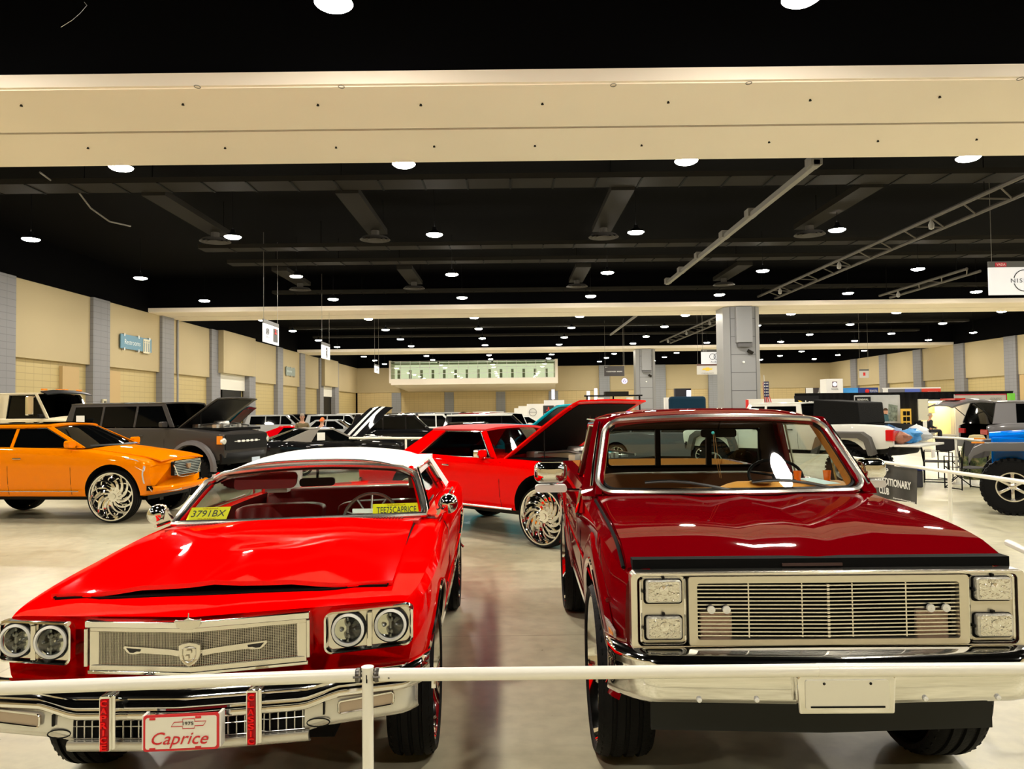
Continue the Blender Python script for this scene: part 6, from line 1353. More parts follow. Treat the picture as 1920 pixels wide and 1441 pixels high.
r1 = [at(1588, 856, 14.6), at(1780, 884, 11.2), at(1780, 884, 11.2).lerp(at(1925, 904, 8.9), 2.2)]
rail('barrier_rail', 'white pipe barrier rail with hanging club banner at the right', r1, 0, .028, [(r1[1].x, r1[1].y, r1[1].z+.02), (r1[0].x, r1[0].y, r1[0].z+.02)])
r2 = [at(1655, 816, 20.5), at(1792, 821, 18.5), at(1792, 821, 18.5).lerp(at(1925, 833, 15.8), 1.6)]
rail('barrier_rail', 'far white barrier rail behind the white pickup and camping chairs', r2, 0, .03, [(r2[1].x, r2[1].y, r2[1].z+.02)])
r3 = [at(655, 821, 23.8), at(761, 821, 23.2), at(800, 821, 23)]
rail('barrier_rail', 'white barrier rail left of the red lifted coupe', r3, 0, .035, [(r3[1].x, r3[1].y, r3[1].z)])
r4 = [at(1890, 1017, 4.9), at(1960, 1050, 4.3)]
rail('barrier_rail', 'short piece of white barrier rail beside the pickup fender at right edge', r4, 0, .022, [(r4[1].x, r4[1].y, r4[1].z)])
# banner hanging from the rail
A, B_ = at(1628, 863, 13.9), at(1723, 876, 12.2); bn = thing('club_banner', 'dark club banner with white lettering hanging from the barrier rail', 'banner', (A.x, A.y, 0)); D = (B_-A); D.z = 0; L = D.length; ang = math.atan2(D.y, D.x); bn.rotation_euler = (0, 0, ang)
zt = A.z-.01; q = MB(); G = []
for i in range(9):
    v = i/8; G.append([(u*L, -.03+.03*math.sin(u*17)*v, lerp(lerp(A.z-.03, B_.z-.03, u), .33-.02*math.sin(u*5), v)) for u in [k/16 for k in range(17)]])
q.slab(G, (0, .006, 0)); q.build('banner_sheet', mat('banner_black', (.035, .032, .028), .6, vary=(2, .5)), bn, smooth=60)
for s_, x, z, w_, h_ in (('JEEP', .14, .80, .26, .115), ('EXPEDITIONARY', .57, .625, .84, .13), ('CLUB', .55, .46, .24, .12)):
    text(s_, .1, PWHITE, bn, (.39*L if s_ == 'JEEP' else (.40*L if s_ == 'CLUB' else .57*L), -.065, z), fit=(w_*L/1.2, h_), ext=.002, bold=.002)
text('jeepexpeditionaryclub.org', .04, PWHITE, bn, (.78*L, -.065, .37), fit=(.40*L, .03))
# ================================================================== camping chairs, jacket, tub
def camp(label, x, y, rz, s=1):
    t = thing('camping_chair', label, 'chair', (x, y, 0), rz); t.scale = (s, s, s); fb = mat('chair_fabric', (.035, .032, .035), .7)
    for sd in (-1, 1):
        b = MB(); b.tube([(sd*.28, -.22, 0), (sd*.28, -.22, .62), (sd*.28, .22, .62), (sd*.28, .22, 0)], .012, 6); b.tube([(sd*.28, -.22, .02), (sd*.28, .22, .02)], .012, 6); b.build('side_frame', BLACK, t)
    for P_ in ([(-.28, -.2, .03), (.28, -.2, .42)], [(.28, -.2, .03), (-.28, -.2, .42)], [(-.27, .22, .4), (-.27, .30, .92)], [(.27, .22, .4), (.27, .30, .92)]): b = MB(); b.tube(P_, .011, 6); b.build('frame_tube', BLACK, t)
    b = MB(); b.slab([[(x_, y_, .43-.03*math.cos(x_*5)) for y_ in (-.22, 0, .22)] for x_ in (-.27, -.1, .1, .27)], (0, 0, -.01)); b.build('seat', fb, t)
    b = MB(); b.slab([[(x_, .29-.06*(z-.6)*0+.02*math.cos(x_*6), z+.05*abs(x_/.27)**2) for z in (.60, .90)] for x_ in (-.27, -.1, .1, .27)], (0, .01, 0)); b.build('backrest', fb, t)
    return t
p = gp(1757, 903); camp('folding camping chair with grey seat back, left one beside the far rail', p.x, p.y, rad(60), 1.25)
p = gp(1812, 916); camp('folding camping chair nearest the camo jacket and blue off-roader', p.x, p.y, rad(190), 1.2)
p = gp(1794, 898); camp('black folding camping chair farthest back in front of the grey suv', p.x, p.y, rad(10), 1.15)
p = gp(1834, 907); t = thing('camo_jacket', 'green camouflage jacket draped over a chair beside the big tire', 'jacket', (p.x, p.y, 0)); cm = bpy.data.materials.new('camouflage'); cm.use_nodes = True; nt = cm.node_tree; nz = nt.nodes.new('ShaderNodeTexNoise'); nz.inputs['Scale'].default_value = 9; cr_ = nt.nodes.new('ShaderNodeValToRGB'); cr_.color_ramp.interpolation = 'CONSTANT'; e = cr_.color_ramp.elements; e[0].color = (.02, .03, .012, 1); e[1].position = .62; e[1].color = (.22, .19, .09, 1)
for pos, c in ((.42, (.06, .08, .025)), (.52, (.12, .12, .05))): k = e.new(pos); k.color = (*c, 1)
tc = nt.nodes.new('ShaderNodeTexCoord'); nt.links.new(tc.outputs['Object'], nz.inputs[0]); nt.links.new(nz.outputs['Fac'], cr_.inputs[0]); nt.links.new(cr_.outputs[0], nt.nodes['Principled BSDF'].inputs['Base Color']); nt.nodes['Principled BSDF'].inputs['Roughness'].default_value = .9
b = MB(); b.lathe([(.30, .12), (.34, .3), (.30, .6), (.33, .85), (.26, 1.02), (.12, 1.10)], axis='Z', n=20); b.tube([(.26, -.05, .95), (.40, -.1, .6), (.36, -.2, .3)], [.1, .09, .07], 8); b.tube([(-.26, -.05, .95), (-.40, -.1, .6), (-.36, -.2, .3)], [.1, .09, .07], 8); b.build('jacket_body', cm, t, smooth=70); b = MB(); b.lathe([(.10, 1.06), (.2, 1.08), (.15, 1.18), (.06, 1.2)], axis='Z', n=14); b.build('fur_collar', mat('collar_tan', (.45, .38, .2), .9, bump=(60, .6)), t)
p = gp(1690, 912); t = thing('storage_tub', 'dark blue storage tub behind the club banner', 'storage tub', (p.x, p.y, 0)); b = MB(); b.box(-.4, .4, -.25, .25, 0, .40); b.build('tub', mat('tub_dark', (.03, .03, .04), .5), t, smooth=0, bev=.03); b = MB(); b.box(-.43, .43, -.28, .28, .40, .46); b.build('lid', mat('tub_blue', (.01, .03, .25), .4), t, smooth=0, bev=.01)
# bags in the bed of the white pickup (local spots turned into world)
Mw = Matrix.Translation((5.46, 21.8, 0)) @ Matrix.Rotation(rad(225), 4, 'Z')
for nm, lab, lx, ly, z, s_, c in (('blue_bag', 'crumpled light blue bag on the open tailgate', .1, 5.62, 1.04, .24, (.05, .28, .62)), ('blue_cooler', 'dark blue cooler bag in the pickup bed', .15, 5.15, 1.03, .30, (.01, .08, .22)), ('white_bag', 'white plastic bag standing on the open tailgate', -.55, 5.55, 1.04, .28, (.62, .64, .66)), ('brown_bag', 'brown paper snack bag next to the tail light', .62, 5.55, 1.04, .2, (.35, .14, .08))):
    P_ = Mw @ Vector((lx, ly, z)); b = MB(); rnd = random.Random(nm); G = []
    for i in range(7):
        a = PI*i/6; G.append([(s_*math.sin(a)*math.cos(q)*(1+.5*rnd.uniform(-1, 1)), s_*math.sin(a)*math.sin(q)*(.9+.5*rnd.uniform(-1, 1)), s_*.8*(1-math.cos(a))*(1+.2*rnd.uniform(-1, 0))) for q in [2*PI*k/12 for k in range(13)]])
    for r in G: r[-1] = r[0]
    b.grid(G); o = b.build(nm, mat('bag_'+nm, c, .4), smooth=25, loc=P_); tag(o, lab, 'bag')
# ================================================================== hanging signs
def hsign(label, x, y, z0, z1, w_, rz, face, top, wires=True, cat='sign', name='hanging_sign'):
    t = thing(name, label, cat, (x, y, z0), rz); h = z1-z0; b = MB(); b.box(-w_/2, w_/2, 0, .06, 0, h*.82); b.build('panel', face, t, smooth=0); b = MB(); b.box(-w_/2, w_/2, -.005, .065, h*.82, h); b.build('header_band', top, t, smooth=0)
    b = MB()
    for sx in (-1, 1): b.tube([(sx*w_*.45, .03, h), (sx*w_*.45, .03, CZ-z0)], .01, 5)
    b.build('wire', DUCTL, t); return t, h
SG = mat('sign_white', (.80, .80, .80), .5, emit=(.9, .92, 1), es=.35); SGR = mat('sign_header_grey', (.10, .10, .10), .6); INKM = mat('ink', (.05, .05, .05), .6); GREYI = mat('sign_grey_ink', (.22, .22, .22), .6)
def arc(b, cx, z, r, a0, a1, th, y=-.012, n=20): b.tube([(cx+r*math.cos(rad(lerp(a0, a1, k/n))), y, z+r*math.sin(rad(lerp(a0, a1, k/n)))) for k in range(n+1)], th, 5)
# right: white sign with ring-and-bar badge
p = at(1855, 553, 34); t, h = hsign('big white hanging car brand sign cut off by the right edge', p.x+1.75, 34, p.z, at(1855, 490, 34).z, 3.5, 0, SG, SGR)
b = MB(); cx = -.15; arc(b, cx, h*.42, .48, 15, 165, .022); arc(b, cx, h*.42, .48, 195, 345, .022); b.build('logo_ring', INKM, t); text('NISSAN', .3, INKM, t, (cx, -.02, h*.42), fit=(1.22, .19), space=1.3); b = MB(); b.box(-1.45, -.95, -.03, -.006, h*.84, h*.96); b.build('dealer_tag', mat('tag_red', (.6, .02, .05), .5), t, smooth=0); text('VADA', .1, PWHITE, t, (-1.2, -.034, h*.90), fit=(.4, .1))
# left side signs, parallel to the side walls
for (px0, px1, pyt, pyb, lab, kind) in ((494, 523, 597, 640, 'hanging sign with two car brand badges near the left wall, nearest of three', 0), (604, 619, 640, 671, 'narrow hanging white sign with dark upright lettering, middle of three at left', 1), (703, 711, 682, 698, 'small distant hanging white sign, farthest of three at left', 2)):
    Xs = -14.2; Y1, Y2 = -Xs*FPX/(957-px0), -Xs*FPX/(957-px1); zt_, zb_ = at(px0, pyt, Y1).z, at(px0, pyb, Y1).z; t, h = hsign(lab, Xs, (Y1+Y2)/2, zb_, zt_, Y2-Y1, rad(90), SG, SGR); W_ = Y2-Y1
    if kind == 0:
        b = MB(); b.box(W_*.12, W_*.40, -.02, -.004, h*.12, h*.72); b.build('badge_panel', mat('badge_black', (.02, .02, .02), .5), t, smooth=0); b = MB()
        for k in range(3): a = rad(90+120*k); b.prism([(W_*.26+u*math.cos(a)-v*math.sin(a), h*.55+u*math.sin(a)+v*math.cos(a)) for u, v in ((0, 0), (.10, .07), (.22, 0), (.10, -.07))], lambda u, v, q: (u, q, v), -.04, -.02)
        b.build('three_diamond_badge', mat('badge_red', (.65, .01, .01), .5), t, smooth=0); b = MB(); b.tube([(-W_*.25+u, -.02, h*.5+v) for u, v in rrect(0, 0, .42, .34, .08)], .02, 5, closed=True); b.tube([(-W_*.25-.10, -.02, h*.5+.14), (-W_*.25-.07, -.02, h*.5), (-W_*.25-.10, -.02, h*.5-.14)], .02, 5); b.tube([(-W_*.25+.10, -.02, h*.5+.14), (-W_*.25+.07, -.02, h*.5), (-W_*.25+.10, -.02, h*.5-.14)], .02, 5); b.tube([(-W_*.25-.07, -.02, h*.5), (-W_*.25+.07, -.02, h*.5)], .02, 5); b.build('letter_badge', GREYI, t); text('HONDA', .2, GREYI, t, (-W_*.25, -.02, h*.25), fit=(.7, .12))
    elif kind == 1: text('LEXUS', .2, INKM, t, (.1, -.02, h*.42), rot=(PI/2, -PI/2, 0), fit=(h*.6, .45), bold=.01)
    else: text('RAM', .2, GREYI, t, (0, -.02, h*.4), fit=(.8, .3))
# signs by the thick column
p0, p1 = at(1315, 682, 62.5), at(1315, 655, 62.5); t, h = hsign('white hanging sign with four linked rings left of the thick column', p0.x+1.35, 62.5, p0.z, p1.z, 2.7, 0, SG, SGR); b = MB()
for k in range(4): arc(b, -.42+.36*k, h*.50, .24, 0, 360, .022)
b.build('ring_badge', INKM, t); text('Audi', .2, GREYI, t, (-.35, -.02, h*.14), fit=(.5, .14)); text('show', .1, PWHITE, t, (-1.05, -.03, h*.91), fit=(.35, .1))
p0, p1 = at(1307, 702, 80), at(1307, 682, 80); t, h = hsign('hanging sign with gold bow tie badge below the ringed sign', p0.x+1.13, 80, p0.z, p1.z, 2.26, 0, mat('sign_dim_white', (.55, .54, .52), .6), mat('sign_header_brown', (.12, .06, .05), .6)); b = MB(); b.prism([(-.55+u, h*.5+v) for u, v in ((.05, .10), (.33, .10), (.33, .19), (.72, .19), (.72, .10), (1.08, .10), (.98, -.08), (.72, -.08), (.72, -.17), (.33, -.17), (.33, -.08), (-.05, -.08))], lambda u, v, q: (u, q, v), -.03, -.005); b.build('gold_badge', mat('badge_yellow', (.75, .50, .05), .4), t, smooth=0); text('CHEVROLET', .1, GREYI, t, (0, -.02, h*.12), fit=(1.3, .1))
p0, p1 = at(1133, 705, 90), at(1133, 686, 90); t, h = hsign('dark hanging sign with small white lettering left of the far column', p0.x+1.2, 90, p0.z, p1.z, 2.4, 0, mat('sign_charcoal', (.035, .03, .03), .6), mat('sign_charcoal', (.035, .03, .03))); text('VOLKSWAGEN  SUBARU', .1, PWHITE, t, (0, -.02, h*.45), fit=(1.9, .13)); text('show', .1, PWHITE, t, (-.95, -.03, h*.9), fit=(.3, .08))
p = at(1171, 714, 88); t = thing('round_light_sign', 'small glowing blue ring sign below the dark hanging sign', 'sign', p); b = MB(); arc(b, 0, 0, .26, 0, 360, .06); b.tube([(-.1, 0, .14), (0, 0, -.15), (.1, 0, .14)], .03, 5); b.build('glow_ring', mat('glow_blue', (.3, .3, .9), .4, emit=(.45, .42, 1), es=3), t); b = MB(); b.tube([(0, 0, .26), (0, 0, CZ-p.z)], .01, 5); b.build('wire', DUCTL, t)
p0, p1 = at(1613, 708, 84), at(1613, 692, 84); t, h = hsign('small white hanging sign with dark header near the right wall', p0.x+.45, 84, p0.z, p1.z, 1.05, 0, mat('sign_dim_white', (.55, .54, .52)), SGR); b = MB(); b.box(-.12, .12, -.02, -.004, h*.25, h*.62); b.build('red_badge', mat('badge_red', (.65, .01, .01)), t, smooth=0)
# restroom sign and a second one on the left wall
def wsign(label, Y1, Y2, zt_, zb_, words, mw, pict=True, m=None):
    t = thing('wall_sign', label, 'sign', (XL+.02, (Y1+Y2)/2, (zt_+zb_)/2), rad(90)); W_, H_ = Y2-Y1, zt_-zb_; b = MB(); b.box(-W_/2, W_/2, -.16, -.08, -H_/2, H_/2); b.build('sign_panel', m, t, smooth=0); b = MB()
    for sx in (-.4, .05, .42):
        for sz in (-1, 1): b.box(sx*W_-.06, sx*W_+.06, -.2, 0, sz*H_/2-.12, sz*H_/2+.08)
    b.build('standoff', SATIN, t, smooth=0)
    if words: text(words, .3, mat('sign_pale_blue', (.70, .80, .82), .6), t, (-W_*.14, -.17, 0), fit=(mw, None))
    if pict:
        b = MB(); b.box(W_*.20, W_*.42, -.20, -.17, -H_*.62, H_*.42); pb = b.build('pictogram_panel', mat('sign_cream', (.72, .68, .5), .6), t, smooth=0); b = MB()
        for k in range(3): x = W_*(.24+.07*k); b.lathe([(.001, -.21), (.07, -.21)], (x, 0, H_*.24), 'Y', 10); b.box(x-.05, x+.05, -.21, -.2, -H_*.5, H_*.15)
        b.build('pictogram', mat('sign_blue_grey', (.10, .20, .28), .6), pb, smooth=0)
Y1, Y2 = 27.9*FPX/(957-222), 27.9*FPX/(957-280); BG = mat('sign_steel_blue', (.12, .27, .38), .6)
wsign('steel blue Restrooms sign with pictograms on the left wall', Y1, Y2, at(222, 625, Y1).z, at(222, 652, Y1).z, 'Restrooms', (Y2-Y1)*.5, True, BG)
Y1, Y2 = 27.9*FPX/(957-534), 27.9*FPX/(957-551); wsign('small grey green sign on the left wall farther back than the Restrooms sign', Y1, Y2, at(534, 687, Y1).z, at(534, 703, Y1).z, 'Exit to Lobby', (Y2-Y1)*.5, False, mat('sign_grey_green', (.25, .30, .27), .6))
t = thing('outlet_box', 'small cream outlet box on the grey left wall pilaster', 'outlet box', (XL+.24, 51.5, 1.95+.6)); b = MB(); b.box(0, .12, -.22, .22, 0, .42); b.build('cover', mat('outlet_cream', (.6, .55, .4), .6), t, smooth=0); b = MB(); b.box(.12, .13, -.13, -.03, .12, .3); b.box(.12, .13, .03, .13, .12, .3); b.build('socket', BLACK, t, smooth=0)
# ================================================================== display panels, booths, drapes
WP = mat('panel_white', (.80, .79, .77), .6)
for i, (x0, x1, yt, Y) in enumerate(((964, 972, 765, 84), (972, 992, 761, 76), (988, 1022, 757, 68), (1020, 1058, 750, 60))):
    A, B_ = at(x0, yt, Y), at(x1, yt, Y); t = thing('exhibit_wall', ('white freestanding brand wall, %s of the row of four right of the balcony' % ('leftmost and smallest', 'second from left', 'third from left, carrying a badge', 'rightmost and tallest')[i]), 'exhibit wall', ((A.x+B_.x)/2, Y, 0)); w_ = B_.x-A.x; b = MB(); b.box(-w_/2, w_/2, 0, .3, 0, A.z); b.build('panel', WP, t, smooth=0)
    if i == 2: 
        b = MB(); arc(b, -w_*.18, A.z-.75, .33, 0, 360, .025); b.tube([(-w_*.18-.3, -.012, A.z-.75), (-w_*.18+.3, -.012, A.z-.75)], .02, 5); b.build('ring_badge', GREYI, t)
    if i == 3:
        b = MB(); b.box(-w_*.55, -w_*.02, -.03, -.002, A.z-1.35, A.z-.42); bb = b.build('badge_panel', mat('badge_black', (.02, .02, .02)), t, smooth=0); b = MB()
        for k in range(3): a = rad(90+120*k); b.prism([(-w_*.285+u*math.cos(a)-v*math.sin(a), A.z-.74+u*math.sin(a)+v*math.cos(a)) for u, v in ((0, 0), (.11, .07), (.23, 0), (.11, -.07))], lambda u, v, q: (u, q, v), -.05, -.03)
        b.build('three_diamond_badge', mat('badge_red', (.65, .01, .01)), bb, smooth=0); text('MITSUBISHI', .1, PWHITE, bb, (-w_*.285, -.035, A.z-1.08), fit=(w_*.45, .09)); text('MOTORS', .1, PWHITE, bb, (-w_*.285, -.035, A.z-1.21), fit=(w_*.3, .08))
        b = MB(); b.tube([(w_*.25+.40*math.cos(q), -.02, A.z-.55+.14*math.sin(q)) for q in [2*PI*k/20 for k in range(20)]], .03, 5, closed=True); b.build('oval_badge', GREYI, t)
for i, (x, y0_, y1_) in enumerate(((1037, 730, 748), (1103, 733, 757), (1117, 728, 757))):
    A, B_ = at(x, y0_, 66), at(x, y1_, 66); t = thing('light_pole', 'slim glowing display pole, %s' % ('left one above the white panels', 'middle one', 'right one left of the far column')[i], 'light pole', (A.x, 66, 0)); b = MB(); b.tube([(0, 0, 0), (0, 0, B_.z)], .07, 8); b.build('pole', SATIN, t); b = MB(); b.box(-.13, .13, -.05, .05, B_.z, A.z); b.build('glow_strip', mat('glow_cool', (.8, .8, 1), .4, emit=(.8, .8, 1), es=2.2), t, smooth=0)
def block(name, label, cat, x0, x1, yt, yb, Y, m, d=.3, ground=True, bev=0):
    A, B_ = at(x0, yt, Y), at(x1, yb, Y); t = thing(name, label, cat, ((A.x+B_.x)/2, Y, 0)); w_ = B_.x-A.x; b = MB(); b.box(-w_/2, w_/2, 0, d, 0 if ground else B_.z, A.z); o = b.build('panel', m, t, smooth=0, bev=bev); return t, w_, A.z, B_.z
block('teal_booth_wall', 'dark teal rounded booth wall above the pickup roof', 'booth wall', 1255, 1325, 743, 766, 40, mat('booth_teal', (.004, .025, .05), .5, spec=.1), .4, bev=.15)
block('white_kiosk', 'pale kiosk left of the dark teal booth wall', 'kiosk', 1247, 1257, 745, 766, 42, WP, .4)
t, w_, z1, z0 = block('dark_display_stand', 'dark display stand with white glowing corner behind the teal booth wall', 'display stand', 1266, 1296, 728, 745, 55, mat('stand_charcoal', (.03, .03, .04), .5, spec=.1), .5); b = MB(); b.box(w_*.22, w_*.48, -.03, 0, z1-.6, z1-.15); b.build('glow_corner', mat('glow_cool', (.8, .8, 1)), t, smooth=0)
block('orange_edge_panel', 'white partition with a red left edge beside the thick column', 'partition', 1402, 1490, 748, 768, 34, WP, .15); t, w_, z1, z0 = block('red_post', 'red upright panel at the left end of the white partition', 'panel', 1399, 1404, 749, 768, 33.8, mat('badge_red', (.65, .01, .01)), .1)
b = MB(); A = at(1232, 752, 38)
t = thing('ladder_rack', 'black roof rack frame standing above the raised red hood', 'rack', (at(1150, 750, 26).x, 26, 0)); A = at(1150, 748, 26); b = MB()
for x in (-.9, 0, .9): b.tube([(x, 0, 1.75), (x, 0, A.z+.12)], .03, 6)
for z in (A.z+.12, A.z-.1): b.tube([(-1.0, 0, z), (1.0, 0, z)], .03, 6)
b.build('rack_bar', BLACK, t); b = MB(); b.box(-.3, .5, -.2, .2, A.z+.10, A.z+.26); b.build('cargo_box', DUCT, t, smooth=0)
for x in (-.45, .55): b = MB(); b.box(x-.12, x+.12, -.08, -.04, A.z-.08, A.z+.06); b.build('spotlight', WHITE, t, smooth=0)
# flag on a pole
p = at(1437, 765, 26); t = thing('striped_flag', 'furled red and white striped flag with dark star field on a thin pole', 'flag', (p.x, 26, 0)); top = at(1432, 703, 26); b = MB(); b.tube([(.10, 0, 0), (top.x-p.x, 0, top.z)], .015, 6); b.build('pole', SATIN, t)
for k in range(7):
    b = MB(); b.slab([[(lerp(-.09, -.02, v)+.045*k*lerp(.25, 1, v)-.02, .03*math.sin(k*1.7), lerp(top.z-.25, p.z-.1, v)) for v in (0, .3, .6, 1)], [(lerp(-.09, -.02, v)+.045*(k+1)*lerp(.25, 1, v)-.02, .03*math.sin((k+1)*1.7), lerp(top.z-.25, p.z-.1, v)) for v in (0, .3, .6, 1)]], (0, .01, 0)); b.build('flag_stripe', mat('flag_red', (.6, .02, .04), .7) if k % 2 == 0 else PWHITE, t)
b = MB(); b.slab([[(x, -.04, z) for z in (top.z-.75, top.z-.5, top.z-.22)] for x in (-.08, .02, .09)], (0, .01, 0)); sf = b.build('star_field', mat('flag_navy', (.02, .025, .09), .7), t); b = MB()
for i in range(5):
    for k in range(3): b.box(-.06+.055*k-.012, -.06+.055*k+.012, -.05, -.041, top.z-.70+.10*i, top.z-.665+.10*i)
b.build('stars', PWHITE, sf, smooth=0)
# drape line and booths on the right
DR = mat('black_drape', (.006, .006, .007), .85, spec=.1); Yd = 46
def drape(label, x0, x1, yt, Y=Yd):
    A, B_ = at(x0, yt, Y), at(x1, yt, Y); t = thing('black_drape', label, 'drape', ((A.x+B_.x)/2, Y, 0)); w_ = B_.x-A.x; b = MB(); n = int(w_*8); G = [[(lerp(-w_/2, w_/2, k/n), .05*math.sin(k*1.9), z) for z in (0, A.z)] for k in range(n+1)]; b.slab(G, (0, .02, 0)); b.build('curtain', DR, t, smooth=60); b = MB(); b.tube([(-w_/2, 0, A.z), (w_/2, 0, A.z)], .03, 6); b.build('rod', BLACK, t)
drape('long black drape behind the printed home picture wall and lit booth', 1490, 1900, 738)
t, w_, z1, z0 = block('grey_banner_wall', 'pale grey wall with thin red frame above the raised hatch', 'booth wall', 1790, 1890, 739, 800, 45.4, mat('booth_grey', (.42, .40, .38), .6), .1); b = MB(); b.box(-w_/2, w_/2, -.02, 0, z1-.06, z1); b.box(w_/2-.06, w_/2, -.02, 0, .2, z1); b.build('red_frame', mat('frame_dark_red', (.35, .01, .03), .5), t, smooth=0); text('GENESIS', .2, GREYI, t, (w_*.28, -.03, z1-.32), fit=(w_*.22, .18)); 
t, w_, z1, z0 = block('picture_wall', 'printed booth wall showing windows and a smiling person', 'booth wall', 1602, 1690, 741, 822, 43.5, mat('print_grey_blue', (.42, .43, .45), .5, vary=(1.2, .15)), .1, bev=.04)
b = MB()
for k in range(3): b.box(-w_*.48+w_*.15*k, -w_*.36+w_*.15*k, -.01, -.002, .9, 1.75)
b.build('printed_window', mat('print_pale', (.66, .72, .76), .5), t, smooth=0); b = MB(); b.prism([(w_*.22, 1.0), (w_*.42, 1.0), (w_*.44, 1.9), (w_*.24, 2.0)], lambda u, v, q: (u, q, v), -.01, -.002); b.build('printed_foliage', mat('print_green', (.16, .20, .17), .6, vary=(6, .6)), t, smooth=0)
b = MB(); b.prism([(w_*.10, 1.0), (w_*.24, 1.0), (w_*.225, 1.35), (w_*.20, 1.42), (w_*.14, 1.42), (w_*.115, 1.35)], lambda u, v, q: (u, q, v), -.015, -.008); b.build('printed_figure', mat('print_teal', (.03, .10, .13), .6), t, smooth=0); b = MB(); b.prism([(w_*.17+.13*math.cos(q), 1.56+.18*math.sin(q)) for q in [2*PI*k/14 for k in range(14)]], lambda u, v, q: (u, q, v), -.015, -.008); b.build('printed_face', SKINM, t, smooth=0); b = MB(); b.prism([(w_*.17+.14*math.cos(q), 1.62+.15*math.sin(q)) for q in [PI*k/10 for k in range(11)]], lambda u, v, q: (u, q, v), -.018, -.014); b.build('printed_hair', HAIRB, t, smooth=0)
b = MB(); b.box(-w_*.49, -w_*.15, -.03, -.004, 1.82, 2.42); bb = b.build('name_board', mat('board_black', (.01, .01, .012), .5, spec=.1), t, smooth=0); text('RENEWAL', .2, PWHITE, bb, (-w_*.32, -.035, 2.27), fit=(w_*.24, .11)); text('by ANDERSEN', .2, PWHITE, bb, (-w_*.32, -.035, 2.12), fit=(w_*.24, .10)); text('WINDOW REPLACEMENT', .1, PWHITE, bb, (-w_*.32, -.035, 1.89), fit=(w_*.28, .06))
t, w_, z1, z0 = block('yellow_frame_shelf', 'yellow window frame display with black panes beside the picture wall', 'display frame', 1690, 1710, 766, 822, 43, mat('frame_yellow', (.70, .42, .05), .5), .12); b = MB()
for i in (0, 1):
    for k in range(4): b.box(-w_*.34+w_*.38*i, -w_*.04+w_*.38*i, -.02, .0, z1-.38-.32*k, z1-.14-.32*k)
b.build('pane', DARKM, t, smooth=0)
# lit booth with its own lamp
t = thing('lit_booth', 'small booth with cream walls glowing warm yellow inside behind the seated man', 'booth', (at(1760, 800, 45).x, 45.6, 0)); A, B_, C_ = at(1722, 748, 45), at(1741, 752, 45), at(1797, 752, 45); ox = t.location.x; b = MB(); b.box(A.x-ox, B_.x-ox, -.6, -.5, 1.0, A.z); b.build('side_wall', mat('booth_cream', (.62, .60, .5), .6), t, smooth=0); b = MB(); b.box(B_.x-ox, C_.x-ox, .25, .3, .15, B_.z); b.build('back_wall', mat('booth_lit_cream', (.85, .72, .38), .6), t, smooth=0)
b = MB(); b.box(B_.x-ox+.1, B_.x-ox+.8, .20, .25, 1.45, 2.0); b.build('picture', mat('booth_picture', (.55, .38, .12), .6, vary=(4, .4)), t, smooth=0); b = MB(); b.box(B_.x-ox-.05, C_.x-ox+.05, -.7, .3, B_.z, B_.z+.1); b.box(C_.x-ox, C_.x-ox+.8, -.1, .3, 0, B_.z); b.box(B_.x-ox, C_.x-ox, -.6, .3, 0, .15); b.build('booth_frame', mat('booth_frame_grey', (.35, .34, .33), .5), t, smooth=0)
b = MB(); b.box(B_.x-ox+.1, C_.x-ox-.1, -.45, -.25, B_.z-.08, B_.z-.02); b.build('light_strip', mat('glow_warm', (1, .8, .45), .5, emit=(1, .78, .38), es=70), t, smooth=0)
block('black_counter', 'black draped counter beside the lit booth', 'counter', 1722, 1741, 790, 822, 44, DR, .5)
# banners above the drape
t, w_, z1, z0 = block('blue_banner', 'wide blue banner with red badge and white lettering above the black drape', 'banner', 1581, 1647, 727, 739, 52, mat('banner_blue', (.005, .03, .22), .5), .1, False); b = MB(); b.box(-w_/2, -w_*.08, -.01, 0, z0, z1); b.build('sky_blue_half', mat('banner_sky', (.04, .30, .75), .5, vary=(.8, .3)), t, smooth=0); b = MB(); b.lathe([(.001, -.03), (.15, -.02)], (w_*.18, 0, (z0+z1)/2), 'Y', 14); b.build('red_badge', mat('badge_red', (.65, .01, .01)), t); text('TOYOTA', .2, PWHITE, t, (w_*.36, -.02, (z0+z1)/2), fit=(w_*.22, .16))
b = MB(); b.box(-w_*.5, w_*.5, .05, .08, 0, z0); b.build('support', DR, t, smooth=0)
t, w_, z1, z0 = block('banner_strip', 'long grey banner strip ending in blue and red, above the drape at right', 'banner', 1655, 1764, 729, 738, 52, mat('banner_grey', (.13, .13, .16), .5), .1, False); b = MB(); b.box(w_*.17, w_*.5, -.01, 0, z0, z1); b.build('red_end', mat('banner_red', (.62, .04, .02), .5), t, smooth=0); b = MB(); b.box(-w_*.12, w_*.14, -.01, 0, z0, z1); b.build('blue_part', mat('banner_midblue', (.08, .13, .5), .5), t, smooth=0); b = MB(); b.box(-w_*.5, w_*.5, -.012, .1, z1, z1+.08); b.box(-w_*.5, -w_*.41, -.012, 0, z0, z1); b.build('white_edge', WP, t, smooth=0); text('TOYOTA', .2, mat('pale_red', (.8, .4, .35)), t, (w_*.36, -.02, lerp(z0, z1, .35)), fit=(w_*.18, .11)); b = MB(); b.box(-w_*.5, w_*.5, .05, .08, 0, z0); b.build('support', DR, t, smooth=0)
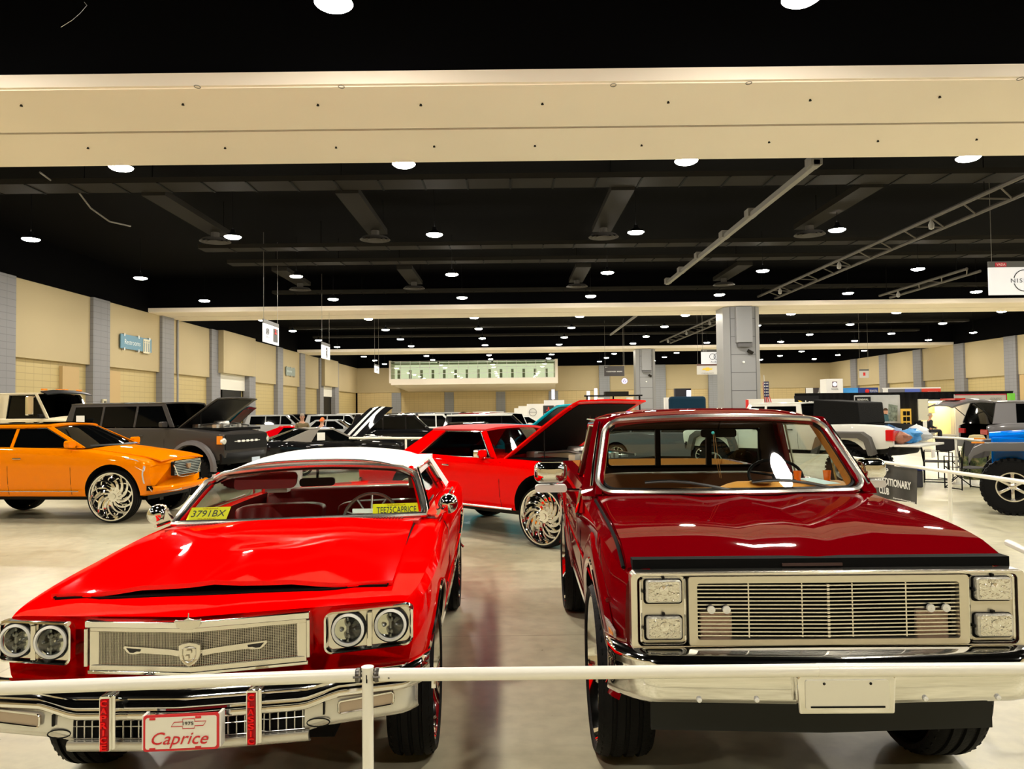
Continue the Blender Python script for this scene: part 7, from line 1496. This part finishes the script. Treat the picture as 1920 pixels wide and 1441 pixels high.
t, w_, z1, z0 = block('white_cube_sign', 'tall white box sign with round badge above the black drape', 'sign', 1549, 1581, 710, 740, 50, WP, 1.0, False); b = MB(); b.box(-w_*.14, w_*.14, -.02, -.002, lerp(z0, z1, .48), lerp(z0, z1, .83)); bb = b.build('badge_tile', mat('tile_brown', (.16, .10, .10), .5), t, smooth=0); b = MB(); b.lathe([(.001, -.05), (.13, -.03)], (0, 0, lerp(z0, z1, .66)), 'Y', 14); b.build('round_badge', mat('glow_cool', (.8, .8, 1)), bb); text('TOYOTA', .2, GREYI, t, (0, -.02, lerp(z0, z1, .36)), fit=(w_*.42, .12)); b = MB(); b.tube([(0, .3, 0), (0, .3, z0)], .06, 8); b.build('stand', SATIN, t)
t, w_, z1, z0 = block('arc_banner', 'dark banner with pale curved stripe left of the white box sign', 'banner', 1511, 1549, 727, 741, 52, mat('banner_brown', (.04, .03, .03), .5), .1, False); b = MB(); b.box(-w_*.5, -w_*.15, -.01, 0, z0, z1); b.build('white_part', WP, t, smooth=0); b = MB(); b.tube([(w_*.0, -.02, z0), (w_*.15, -.02, lerp(z0, z1, .4)), (w_*.2, -.02, z1)], .06, 6); b.build('arc_stripe', mat('booth_grey', (.42, .40, .38)), t); b = MB(); b.box(-w_*.5, w_*.5, .05, .08, 0, z0); b.build('support', DR, t, smooth=0)
t, w_, z1, z0 = block('dark_booth_sign', 'dark booth sign with yellow badge and white lettering above the white pickup', 'sign', 1490, 1536, 742, 775, 40, mat('board_black', (.01, .01, .012)), .1); b = MB(); b.prism([(-w_*.25+u, z1-.33+v) for u, v in ((-.15, .1), (-.04, .08), (.1, 0), (-.04, -.08), (-.15, -.1), (-.1, 0))], lambda u, v, q: (u, q, v), -.03, -.004); b.build('yellow_badge', mat('badge_yellow', (.75, .50, .05)), t, smooth=0); text('i can', .3, PWHITE, t, (w_*.15, -.02, z1-.34), fit=(w_*.45, .2), bold=.01)
block('green_booth_post', 'bright green upright panel above the grey suv at right', 'panel', 1895, 1904, 737, 765, 40, mat('booth_green', (.12, .45, .03), .5), .3)
# ================================================================== things on the dashboards
def on_car(base, rz, lx, ly, lz): return Matrix.Translation(base) @ Matrix.Rotation(rz, 4, 'Z') @ Vector((lx, ly, lz))
cb_, cz_ = Vector((-1.422, 3.4, 0)), rad(1.5)
pA = on_car(cb_, cz_, -.66, 1.98, 1.240); dash_plate('display_plate', '3791BX', 'yellow licence plate 3791BX on the left end of the red dashboard', *pA, cz_+rad(4), .27)
pB = on_car(cb_, cz_, .66, 1.95, 1.250); dash_plate('display_plate', 'TEE75CAPRICE', 'yellow licence plate TEE75CAPRICE on the dashboard in front of the steering wheel', *pB, cz_+rad(8), .33)
pC = on_car(cb_, cz_, .43, 1.96, 1.245); b = MB(); b.box(-.08, .10, -.07, .07, 0, .002, rot=(.1, .03, .2), c=(0, 0, 0)); tag(b.build('paper_sheet', PWHITE, smooth=0, loc=pC), 'white paper sheet on the red dashboard left of the yellow plate', 'paper')
tb, tz = Vector((1.445, 3.55, 0)), rad(-.9)
CUPM = mat('orange_plastic', (.85, .17, .01), .25, coat=.3)
for (x, y, lab) in ((.53, 1.78, 'orange plastic cup on the tan dashboard near the steering wheel'), (.745, 1.80, 'orange plastic cup on the tan dashboard nearest the right pillar')):
    b = MB(); b.lathe([(.001, 0), (.020, 0), (.028, .075), (.026, .075), (.018, .006)], axis='Z', n=20); o = b.build('plastic_cup', CUPM, loc=on_car(tb, tz, x, y, 1.42)); tag(o, lab, 'cup')
b = MB(); b.box(-.07, .07, -.15, .13, 0, .002, rot=(.06, 0, .35), c=(0, 0, 0)); tag(b.build('paper_sheet', mat('paper_pale_blue', (.62, .80, .80), .6), smooth=0, loc=on_car(tb, tz, .64, 1.72, 1.430)), 'pale blue paper strip between the two orange cups on the dashboard', 'paper')
b = MB(); b.lathe([(.001, 0), (.075, 0), (.08, .008), (.001, .016)], axis='Z', n=24); tag(b.build('small_tray', mat('tray_tan', (.35, .25, .12), .5), loc=on_car(tb, tz, .27, 1.76, 1.42)), 'small round tan tray on the dashboard left of the cups', 'tray')
